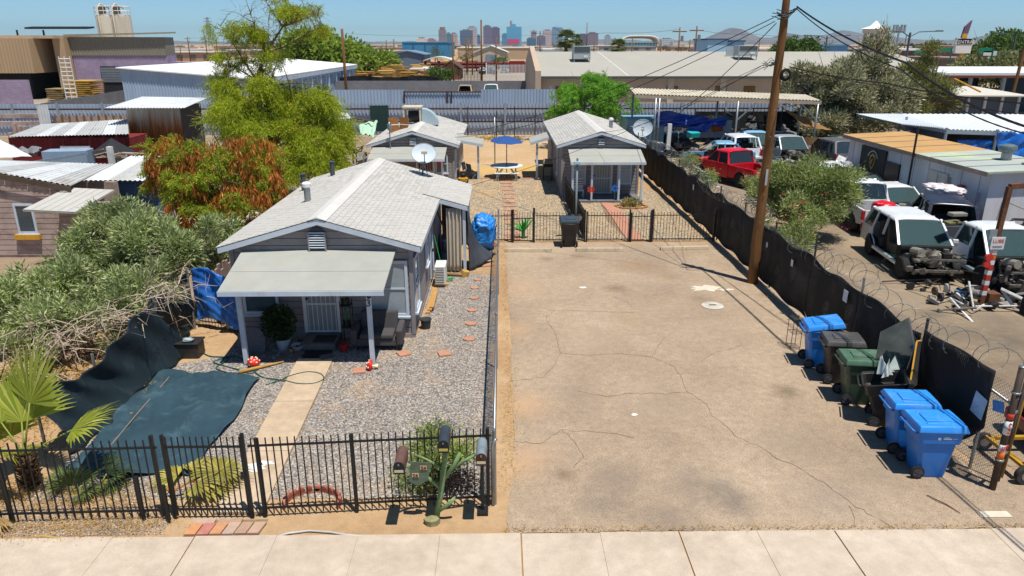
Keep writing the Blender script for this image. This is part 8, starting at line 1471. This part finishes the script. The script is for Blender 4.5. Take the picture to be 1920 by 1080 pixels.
hall('tan_hall','wide tan hall behind the cream gabled hall','hall',858,998,90,380,60,cm('hall_tan','#b4a084'),cm('hall_roof','#d8d6d0'))
t,a,b=hall('grey_shed_row','long grey shed with a pale roof left of the blue hall','shed',652,738,97,260,30,cm('shed_slate','#5a6470'),cm('roof_sand','#c4b8a4'));hall('open_shed','slate blue open fronted shed behind the pallet yard','shed',733,795,104,220,20,cm('shed_slate2','#6a7684'),cm('roof_slate','#6c8298'),1.0)
t=thing('white_carport','arched white carport on dark posts in the pallet yard','carport',(-13,190,0));a,b=AY(794,114,190),AY(850,114,190)
MB().grid(lambda u,v:(a.x+(b.x-a.x)*u,190+7*v,a.z+.9*math.sin(u*math.pi)),10,2).build('roof',M_WHITE,t,solid=.25)
for x in(a.x+.4,b.x-.4,(a.x+b.x)/2):MB().box(x-.3,x+.3,190.3,190.9,0,a.z).build('post',M_RAIL,t)
q=random.Random(31);PC=['#b8893e','#9a7434','#c49a54','#8a6a3a','#a88a58','#d0a860']
for k in range(72):
    px=q.uniform(676,800);Y=q.uniform(125,205);x=AY(px,120,Y).x;n=q.randrange(4,13)+(2 if Y>170 else 0);pallet_stack('%s pallet stack at the %s of the crowded pallet yard'%(('yellow','brown','golden','dark brown','grey brown','pale')[k%6],'front' if Y<165 else 'back'),x,Y,n,q.uniform(1.8,3.2),PC[k%6],'brown pallet stacks in the pallet yard')
for k in range(10):
    px=815+k*8;pallet_stack('low pallet stack in the far equipment yard',AY(px,110,240).x,240+5*(k%3),6+k%5,3,PC[k%6],'pallet stacks in the far equipment yard')
simple('black_mesh_fence','black mesh fence at the front of the pallet yard','fence',MB().grid(lambda u,v:(-33+24*u,118+.3*math.sin(u*30),.02+(2.6+.15*math.sin(u*17))*v),40,3),M_SCREEN,solid=.02)
t=thing('red_pipe_rack','dark red pipe racks beyond the block wall','pipe rack',(-4,215,0))
for k in range(4):MB().cyl((AY(790,118,215).x,215+k,1.2+.9*(k%2)),(AY(985,118,215).x,215+k,1.2+.9*(k%2)),.45,n=8).build('pipe',cm('pipe_red','#6e2f2c'),t)
for k in range(12):x=AY(790,118,215).x+k*2.6;MB().box(x-.15,x+.15,214.4,218,0,2.6).build('rack_post',M_RAIL,t)
simple('dark_red_container','dark red containers at the end of the pipe racks','container',MB().box(AY(955,120,205).x,AY(984,120,205).x,205,211,0,3.0),cm('cont_red','#7a2c28'),bevel=.05)
iron_fence('white_picket_fence','far pale picket fence behind the block wall',(AY(912,140,150).x,150,0),(AY(988,140,150).x,150,0),3.6,30,((0,3.9,.1),(1,3.9,.1)),(.3,3.3),.05,group=None)
for o in bpy.data.objects:
    if o.parent and o.parent.name.startswith('white_picket_fence'):o.data.materials[0]=M_WHITE
simple('far_dark_fence','far dark bar fence in front of the small brick house','fence',MB().grid(lambda u,v:(-19+17*u,140,.05+2.4*v),2,1),mat('bar_mesh','#5a4c44',.9),solid=.05)if 0 else iron_fence('iron_fence','far dark bar fence in front of the small brick house',(AY(795,140,140).x,140,0),(AY(905,140,140).x,140,0),3.0,40,(),(.3,2.8),.05,group=None)
hall('brick_house','small brown brick house behind the far bar fence','house',828,862,131,165,12,cm('brick_brown','#8a5c48'),cm('roof_brown','#5c443c'),1.6);hall('plywood_box','tan plywood box standing behind the brick house','box',834,853,118,172,4,cm('ply_tan','#b48a48'))
hall('pink_house','low pink walled building beside the white carport','house',770,800,132,150,14,cm('pink_wall','#b8988a'),cm('roof_pale2','#cfc8c0'))
# ---- skyline
sky_b=[(822,836,56,'#4a6684','#8a8088','blue glass tower with a brown crown'),(836,846,63,'#3a6080','#5a7c98','short blue glass block'),(845,857,63,'#8a8488','#b4a8a8','pink stone block behind a pole'),(862,886,57,'#2c3c58','#5a6a88','dark navy block with a pale frame'),(876,894,51,'#8a8c94','#bab4b4','tall pale pink slab'),(894,900,66,'#2f4a6a','#48648a','thin blue block'),(906,921,49,'#4a4460','#746a84','tall plum tower, left of the pair'),(921,937,52,'#46405c','#6c6280','tall plum tower, right of the pair'),(904,915,72,'#c4c2c0','#e0dedc','small white stepped building'),(928,938,63,'#b4babc','#dcdcdc','white round topped building'),(941,952,64,'#2c6a94','#4c8cb0','lower wing of the big blue glass tower'),(950,978,50,'#2c80b0','#5aa8d0','big turquoise glass tower'),(988,1005,72,'#264e6c','#3c6a88','dark teal block'),(996,1006,60,'#7a6470','#a08890','mauve tower with a flat cap'),(1007,1023,68,'#3a4868','#5c6c8c','low navy block'),(1018,1036,57,'#9a8c90','#bcaeb0','pink stone slab'),(1036,1055,53,'#44688c','#7896b4','blue tower with a curved top'),(1085,1103,65,'#3a3a50','#5c5468','dark brown block, left of the pair'),(1102,1122,62,'#54485a','#80707a','brown red block, right of the pair'),(1135,1145,67,'#6c7a8c','#98a4b0','grey blue tower'),(1240,1265,73,'#8c98a8','#b0b8c4','hazy grey block right of the arena'),(781,800,72,'#b0aca8','#d8d2c8','white banded office block'),(800,817,74,'#94606c','#ac7c84','rose red low block'),(838,862,76,'#a8acb4','#d0d0d0','white low block with blue windows'),(1262,1290,78,'#9a9ea4','#c4c2bc','low pale block')]
for i,(p0,p1,pt,wn,wl,l)in enumerate(sky_b):
    Y=2600+(i*137)%700;a,b=AY(p0,pt,Y),AY(p1,pt,Y);t=thing('tower_block',l+' in the far skyline','tower',((a.x+b.x)/2,Y,0));m=facade('facade%d'%i,wl,wn,7,8,2.2);d_=(b.x-a.x)*.9;zt=a.z
    MB().box(a.x,b.x,Y,Y+d_,0,zt).build('shaft',m,t);w_=b.x-a.x
    if i==11:MB().box(a.x+w_*.22,a.x+w_*.36,Y+5,Y+d_*.5,zt,zt+20).build('fin',cm('fin_pink','#a08c8c'),t);MB().box(a.x+w_*.36,a.x+w_*.62,Y+5,Y+d_*.6,zt,zt+9).build('crest',m,t);MB().box(a.x+w_*.05,a.x+w_*.85,Y-3,Y-1,zt*.12,zt*.36).build('billboard',cm('bill_pink','#c43a68'),t)
    elif i in(16,9):MB().lathe([(w_*.5,0),(w_*.46,w_*.12),(w_*.3,w_*.2),(w_*.05,w_*.23)],16,((a.x+b.x)/2,Y+d_/2,zt)).build('dome',m,t,'auto')
    elif i==0:MB().box(a.x+w_*.15,b.x-w_*.15,Y+3,Y+d_*.8,zt,zt+9).build('crown',cm('crown_brown','#8c6a5c'),t)
    elif i==8:MB().box(a.x+w_*.25,b.x-w_*.25,Y+2,Y+d_*.7,zt,zt+10).build('upper_storey',m,t);MB().lathe([(w_*.15,zt+10),(w_*.03,zt+20)],6,((a.x+b.x)/2,Y+10,0)).build('spire',m,t)
    elif i==13:MB().box(a.x-w_*.12,b.x+w_*.12,Y-2,Y+d_,zt,zt+4).build('cap',cm('cap_mauve','#b09aa0'),t);MB().box(a.x+w_*.3,b.x-w_*.3,Y,Y+d_*.5,zt+4,zt+8).build('penthouse',m,t)
    else:MB().box(a.x+w_*.2,b.x-w_*.25,Y+4,Y+d_*.7,zt,zt+4).build('penthouse',cm('penthouse','#7a7680'),t)
t=thing('arena','sports arena with a white curved roof and teal glass','arena',(300,1500,0));a,b=AY(1165,80,1500),AY(1237,80,1500);MB().grid(lambda u,v:(a.x+(b.x-a.x)*u,1500+60*v,a.z+13*(1-(2*u-1)**4)**.5*(1-.3*v)),16,3).build('roof',cm('arena_white','#e4ded4'),t,True,solid=2);MB().box(a.x+5,b.x-4,1504,1560,0,a.z).build('glass_wall',facade('arena_glass','#7cb0b8','#2c6c7c',6,5,.8),t)
# ---- mountains
M_MTN=ground_mat('mountain_rock','#5c5654','#6c6462','#7c7470',.004,.02,0,(),.05,.1)
def ridge(name,pts,Y,dep,seed,m=M_MTN):
    q=random.Random(seed);P=[AY(x,y,Y)for x,y in pts];xs=[p.x for p in P];n=170;rows=14;vs=[]
    ph=[(q.uniform(.002,.045),q.uniform(0,6))for _ in range(12)]
    for j in range(rows+1):
        for i in range(n+1):
            x=xs[0]+(xs[-1]-xs[0])*i/n;h=np.interp(x,xs,[p.z for p in P]);v=j/rows;k=math.sin(math.pi*v)**.8 if v<.5 else math.sin(math.pi*v)**1.2;rg=sum(math.sin(x*f+p_+v*5)for f,p_ in ph)/8;vs.append((x,Y-dep*.5+dep*v,max(-1,h*k*(1+.22*rg*(1-abs(2*v-1)**.5)+.0)-1)))
    w_=n+1;o=MB().add(vs,[(j*w_+i,j*w_+i+1,(j+1)*w_+i+1,(j+1)*w_+i)for j in range(rows)for i in range(n)]).build(name,m,None,False);return struct(o)
ridge('mountain',[(1255,82),(1280,77),(1310,74),(1330,72),(1345,64),(1360,58),(1368,52),(1376,51),(1386,58),(1398,66),(1412,70),(1440,71),(1460,74),(1490,80)],7200,1500,1);ridge('mountain',[(1420,82),(1450,70),(1475,64),(1500,66),(1530,68),(1560,64),(1580,58),(1600,62),(1625,70),(1650,68),(1690,72),(1720,74),(1760,76),(1800,80)],8400,1500,2);ridge('mountain',[(1700,82),(1750,76),(1800,74),(1840,72),(1860,66),(1885,62),(1905,66),(1940,66),(1980,72),(2050,82)],8000,1500,3);ridge('mountain',[(560,82),(700,78),(790,77),(900,76),(1000,78),(1100,74),(1150,72),(1200,76),(1280,82)],9500,1200,4);ridge('mountain',[(-200,82),(0,77),(150,78),(300,76),(450,79),(600,82)],9600,1200,5)
# ---- far belt: low roofs and trees
q=random.Random(77);M_FT=leafmat('far_leaf',['#4a5c34','#5c6c3e','#3c4c2c','#6e7846'],.3);RC=['#cfcac0','#b8b0a4','#d8d4cc','#9a9690','#c4b49c','#a89078','#8c9298','#b4a088']
def far_roof(label,px,Y,w_,h_,c,g):
    x=AY(px,85,Y).x;t=thing('low_building',label,'building',(x,Y,0),0,g);MB().box(x-w_/2,x+w_/2,Y,Y+w_*.8,0,h_).build('wall',cm('fw'+c,c),t);MB().box(x-w_/2-.5,x+w_/2+.5,Y-.6,Y+w_*.8,h_,h_+.5).build('roof',cm('roof_white2','#d8d8d4')if q.random()<.45 else cm('roof_mid','#a8a49c'),t)
    for k in range(3):wx=x-w_*.35+k*w_*.3;MB().box(wx,wx+w_*.12,Y-.3,Y-.02,h_*.35,h_*.7).build('window',M_PANE,t)
CN=['cream','taupe','white','grey','sand','brown','slate','tan'];where=lambda px:'left of' if px<760 else('below' if px<1150 else 'right of')
for k in range(96):
    Y=300+1700*(k/96)**1.6+q.uniform(0,60);px=q.uniform(-60,1980)
    if 740<px<1010 and Y<520:continue
    far_roof('low %s walled building in the hazy belt %s the skyline towers'%(CN[k%8],where(px)),px,Y,q.uniform(14,45),q.uniform(3.5,6.0),RC[k%8],'low buildings below the skyline')
def ftree(label,px,Y,h_,w_,m=M_FT,g=None,n=90,per=14,name='far_tree',seed=0):
    x=AY(px,85,Y).x;t=thing(name,label,'tree',(x,Y,0),0,g);e=[(x,Y,h_*.62,w_*.5,w_*.5,h_*.38),(x-w_*.2,Y,h_*.5,w_*.32,w_*.35,h_*.28),(x+w_*.22,Y,h_*.55,w_*.32,w_*.35,h_*.3)]
    limbs('trunk',(x,Y,0),e,M_BARK,t,w_*.035,5,1,seed);foliage('crown',e,n,per,w_*.07,w_*.075,w_*.045,m,t,0,.6,.7,.6);return t
for k in range(80):px_=q.uniform(-60,1980);ftree('small dark green tree in the hazy belt %s the skyline towers'%where(px_),px_,260+1500*(k/80)**1.5,q.uniform(4.5,7.5),q.uniform(5,11),M_FT,'trees below the skyline',34,10,'far_tree',k)
for px,Y,h_,w_,l in((600,150,9.2,13,'broad light green tree behind the blue metal building'),(650,165,7.5,12,'lower light green tree beside the broad one'),(560,170,8.5,10,'light green tree partly behind the palo verde'),(700,180,5.5,9,'small light green tree at the edge of the pallet yard')):ftree(l,px,Y,h_,w_,leafmat('light_far',['#86a03c','#9cb44a','#6e8a30','#b4c45e'],.5),None,420,18)
ftree('rounded green tree beside the utility pole above the warehouse roof',1497,190,9.2,10,leafmat('mid_far',['#4c6a2a','#5f7c34','#3e5822','#748c40'],.35),None,380,18);ftree('leafy tree at the right edge of the skyline',1878,210,9.3,14,_M['mid_far'],None,420,18);ftree('taller leafy tree at the right edge',1905,190,8.2,12,_M['mid_far'],None,380,18);ftree('pale shrubby tree below the billboard',1850,130,5.5,9,leafmat('pale_far',['#7a8050','#8f9060','#666e44'],.3),None,300,16);ftree('pale shrubby tree at the far right below the skyline',1900,120,6.0,10,_M['pale_far'],None,300,16);ftree('small round green bush behind the far bar fence',824,130,3.6,4.2,_M['mid_far'],None,160,16);ftree('pale tree at the left edge of the long warehouse',935,230,4,5,_M['mid_far'],None,90,12)
def palm(label,px,ptop,Y,s=1.0):
    tp=AY(px,ptop,Y);x=tp.x;h_=tp.z;t=thing('tall_palm',label,'palm',(x,Y,0));MB().tube([(x,Y,0),(x,Y,h_-1.2*s)],[.28*s,.22*s],8).build('trunk',mat('palm_trunk','#5a4230'),t,True);vs,fs=[],[]
    for k in range(26):a=k*2.39;el_=R(70-130*k/26);d=V(math.cos(a)*math.cos(el_),math.sin(a)*math.cos(el_),math.sin(el_));fan(vs,fs,V(x,Y,h_-1.3*s),d,.5*s,1.1*s,12,2.2,.25,.2,k)
    MB().add(vs,fs).build('crown',leafmat('palm_far',['#5c6c38','#6e7c44','#4a5a2e','#8a8a54'],.3),t,fix=False)
palm('largest fan palm on the skyline above the warehouse',1062,50,160,1.9);palm('thin palm right of the largest skyline palm',1081,61,260,1.6);palm('short palm beside the thin palm',1086,71,260,1.5);palm('bushy palm left of the arena',1160,68,170,1.8)
for k in range(14):palm('tiny palm in the row of palms on the far right horizon',1690+k*9,80+q.uniform(-2,2),700,3.2);bpy.data.objects
for o in bpy.data.objects:
    if o.get('label','').startswith('tiny palm'):o['group']='palms on the far right horizon'
# ---- poles and pylons
def upole(label,px,ptop,pbase,Y,r_=.16,arms=0,lean=0,g='wooden poles in the distance'):
    x=AY(px,ptop,Y).x;z=AY(px,ptop,Y).z;t=thing('wooden_pole',label,'pole',(x,Y,0),0,g);MB().tube([(x-lean,Y,0),(x,Y,z)],[r_*1.2,r_],8).build('shaft',M_POLE,t,True)
    for k in range(arms):MB().box(x-1.4,x+1.4,Y-.1,Y+.1,z-.9-k*1.2,z-.7-k*1.2).build('crossarm',M_POLE,t)
    if arms:MB().cyl((x+.5,Y-.3,z-2.6),(x+.5,Y-.3,z-1.6),.3,n=8).build('transformer',M_GALV,t)
upole('thick bare wooden pole beside the blue metal building',641,54,165,76,.13);upole('tall wooden pole in front of the skyline',902,37,150,118,.13,0);upole('wooden pole in front of the dark navy tower',848,63,150,120,.11);upole('wooden pole left of the blue turquoise tower',930,68,137,150,.13);upole('dark pole before the short skyline blocks',874,68,115,200,.13);upole('dark leaning pole beside the cream hall',879,74,115,190,.13,0,.6);upole('dark pole left of the tan hall',885,65,118,190,.13)
upole('twin transformer pole, left one above the warehouse',1275,51,97,150,.13,1);upole('twin transformer pole, right one with a long crossarm',1307,49,97,150,.14,1);upole('short pole right of the small palms',1013,58,97,170,.13)
for i,(px,pt,Y)in enumerate(((724,75,300),(738,73,300),(674,73,300),(351,69,330),(337,85,300),(384,68,330),(405,77,350),(1114,78,300),(1186,72,300),(1240,75,330),(1294,74,280),(1101,42,400),(629,70,300),(584,68,300),(570,62,300),(1560,78,300),(1700,65,300),(1425,70,330))):upole('thin dark pole rising from the hazy belt below the skyline',px,pt,95,Y,.2,1 if i in(3,5)else 0,0,'thin poles in the hazy belt')
for px,Y in((388,900),):
    x=AY(px,32,Y).x;z=AY(px,32,Y).z;t=thing('lattice_pylon','grey lattice pylon at the left of the sky','pylon',(x,Y,0));mb=MB()
    for sx in(-1,1):
        for sy in(-1,1):mb.tube([(x+sx*4,Y+sy*4,0),(x+sx*.6,Y+sy*.6,z)],.3,4)
    for k in range(8):w1,w2,z1,z2=4-3.4*k/8,4-3.4*(k+1)/8,z*k/8,z*(k+1)/8;mb.tube([(x-w1,Y-w1,z1),(x+w2,Y-w2,z2)],.18,4);mb.tube([(x+w1,Y-w1,z1),(x-w2,Y-w2,z2)],.18,4)
    mb.build('lattice',M_FRAMES,t);MB().box(x-5,x+5,Y-.3,Y+.3,z*.86,z*.88).box(x-4,x+4,Y-.3,Y+.3,z*.95,z*.97).build('crossarm',M_FRAMES,t)
for i,(p0,y0_,p1,y1_,Y)in enumerate(((1275,55,1000,62,150),(641,62,1000,66,220),(1307,56,1520,66,150),(350,70,700,80,330))):tag(cable([AY(p0,y0_,Y),AY((p0+p1)/2,(y0_+y1_)/2+3,Y),AY(p1,y1_,Y)],.025,.3).build('power_line',M_CABLE,fix=False),('thin power line left of the twin transformer poles','thin power line crossing the sky before the skyline','thin power line right of the twin transformer poles','thin power line at the left of the sky')[i],'cable')
# ---- right background: bell tower, cell mast, lamp posts, billboard, street
t=thing('bell_tower','octagonal tower with arches and a white tent roof','tower',(90,170,0));c=AY(1637,80,170);r_=2.0;zb_,zr_=AY(1637,54,170).z,AY(1637,39,170).z
for k in range(8):a=k*.7854+.39;MB().box(-.2,.2,-.3,.3,0,zb_-.8).build('pier',cm('tower_cream','#d2c8b8'),t);o=[ch for ch in t.children][-1];o.location=(c.x+r_*math.cos(a)-t.location.x,170+r_*math.sin(a)-t.location.y,0);o.data.transform(Matrix.Translation(t.location));o.rotation_euler=(0,0,a)
MB().lathe([(r_+.7,zb_-.9),(r_+.7,zb_),(r_-.4,zb_),(r_-.4,zb_-.9)],8,(c.x,170,0)).build('ring_beam',cm('tower_cream','#d2c8b8'),t);MB().lathe([(r_+1.0,zb_),(r_*.55,zb_+(zr_-zb_)*.35),(r_*.25,zb_+(zr_-zb_)*.75),(.1,zr_)],16,(c.x,170,0)).build('tent_roof',cm('tent_white','#f0f0ee'),t,'auto');MB().box(c.x-1.6,c.x+1.6,168.4,171.6,0,zb_-4.2).build('base',cm('tower_cream','#d2c8b8'),t);MB().cyl((c.x,170,zb_-4),(c.x,170,zb_-.8),.9,n=8).build('core',cm('core_brown','#5a3c34'),t)
t=thing('cell_mast','cell phone mast with a ring of antennas','mast',(130,260,0));c=AY(1687,50,260);MB().cyl((c.x,260,0),(c.x,260,c.z),.35,n=8).build('shaft',M_FRAMES,t)
for k in range(8):a=k*.785;MB().box(c.x+1.8*math.cos(a)-.25,c.x+1.8*math.cos(a)+.25,260+1.8*math.sin(a)-.2,260+1.8*math.sin(a)+.2,c.z-2,c.z+.6).build('antenna',M_FRAMES,t)
def street_lamp(label,px,ptop,Y,al,g='street lamps in the distance'):
    c=AY(px,ptop,Y);t=thing('street_lamp',label,'street lamp',(c.x,Y,0),0,g);MB().cyl((c.x,Y,0),c,.16,n=7).build('shaft',mat('lamp_dark','#4a5660',.5),t)
    for s,L in al:MB().tube([c-V(0,0,.6),c+V(s*L*.3,0,.1),c+V(s*L,0,.2)],.08,5).build('arm',_M['lamp_dark'],t);MB().box(c.x+s*L-.5,c.x+s*L+.5,Y-.2,Y+.2,c.z+.12,c.z+.3).build('head',_M['lamp_dark'],t)
street_lamp('double armed street lamp right of the white tent tower',1707,61,110,((-1,3.9),(1,4.2)));street_lamp('double armed street lamp behind the tamarisk',1551,68,170,((-1,4.8),(1,4.8)));street_lamp('single armed street lamp at the right edge',1905,65,130,((-1,3.5),))
t=thing('billboard','white pylon sign reading CENTRAL with a purple and gold fin','sign',(110,150,0));Y=150;a,b=AY(1790,100,Y),AY(1825,71,Y);MB().box(a.x,b.x,Y,Y+.8,a.z,b.z).build('panel',M_WHITE,t);hz=a.z+(b.z-a.z)*.58;MB().box(a.x+.1,b.x-.1,Y-.06,Y-.01,hz,b.z-.15).build('header',cm('header_black','#3c3c40'),t);text('lettering','CENTRAL',.95,M_WHITE,t,facing(V((a.x+b.x)/2,Y-.1,hz+(b.z-hz)*.35)));MB().box(a.x+.5,b.x-.5,Y-.06,Y-.01,hz+(b.z-hz)*.68,hz+(b.z-hz)*.82).build('small_lettering',cm('grey_l','#8a8a8c'),t)
f0,f1=AY(1808,71,Y),AY(1817,44,Y);MB().ext([V(f0.x-.5,Y,f0.z),V(f0.x+.5,Y,f0.z),V(f1.x+.6,Y,f1.z+.6),V(f1.x-.6,Y,f1.z-.6)],(0,.5,0)).build('fin',cm('fin_purple','#6a5468'),t);MB().box(f0.x-.5,f0.x+.5,Y-.1,Y-.01,f0.z,f0.z+.8).build('fin_foot',M_YEL,t);MB().tube([(a.x+1,Y+.4,0),(a.x+1.6,Y+.4,a.z)],.35,8).tube([(b.x-1.6,Y+.4,0),(b.x-1.2,Y+.4,a.z)],.35,8).build('leg',M_YEL,t)
for i,(px,py,Y)in enumerate(((1725,98,140),(1773,94,145),(1848,94,120),(1857,100,120))):
    c=AY(px,py,Y);t=thing('street_sign',('green street sign left of the billboard','green street sign just before the billboard','green street sign right of the billboard','white and green sign at the right of the billboard')[i],'sign',(c.x,Y,0));MB().box(c.x-1.1,c.x+1.1,Y,Y+.06,c.z-.35,c.z+.35).build('plate',cm('sign_green','#1f7a5c')if i<3 else M_WHITE,t);MB().cyl((c.x+1.2,Y,0),(c.x+1.2,Y,c.z+.4),.12,n=6).build('post',cm('post_green','#2c6a58'),t)
hall('brown_store','brown strip store with a white roof left of the billboard','store',1690,1800,95,180,30,cm('store_brown','#7c5c54'),cm('roof_white2','#d8d8d4'));hall('brown_store','brown store with roller doors below the billboard','store',1795,1880,112,150,25,cm('store_taupe','#806a60'),cm('store_roof','#8c7c70'));hall('pale_blue_house','pale blue two storey building right of the twin poles','building',1328,1364,75,190,14,cm('wall_paleblue','#9cc0d8'),cm('roof_navy','#3a5c7c'));hall('pale_blue_house','small pale blue building under the mountain peak','building',1375,1396,78,200,12,cm('wall_paleblue','#9cc0d8'),cm('roof_navy','#3a5c7c'));hall('blue_roof_store','low store with a sky blue band behind the tamarisk','store',1515,1590,86,190,20,cm('band_blue','#7aa8cc'),cm('roof_teal','#5c90b4'));hall('white_ramp','white tent roofed building at the left end of the warehouse roof','building',1020,1070,94,160,20,cm('wht','#dcdcd8'));hall('silver_tanks','row of pale tanks left of the skyline palm','tanks',1040,1066,83,210,8,cm('tank_pale','#b4aca4'))
simple('yellow_pole','leaning brown pole at the right edge behind the open barn','pole',MB().tube([AY(1900,172,72),AY(1925,75,72)],.15,8),M_POLE);simple('yellow_ladder','thin tan guy pole leaning over the grey shed','pole',MB().tube([AY(1838,172,58),AY(1790,148,62)],.07,6),M_YEL)
# ---- the air: haze over the whole place
hb=MB().box(-9100,9100,-3100,15100,-1.0,300).build('haze',None);hb['kind']='stuff'
hm=bpy.data.materials.new('haze_air');hm.use_nodes=True;hn=hm.node_tree;hn.nodes.clear();ho=hn.nodes.new('ShaderNodeOutputMaterial');hv=hn.nodes.new('ShaderNodeVolumePrincipled');hv.inputs['Density'].default_value=.00006;hv.inputs['Color'].default_value=(.6,.84,1,1);hv.inputs['Anisotropy'].default_value=.2;hn.links.new(hv.outputs[0],ho.inputs['Volume']);hb.data.materials.append(hm)
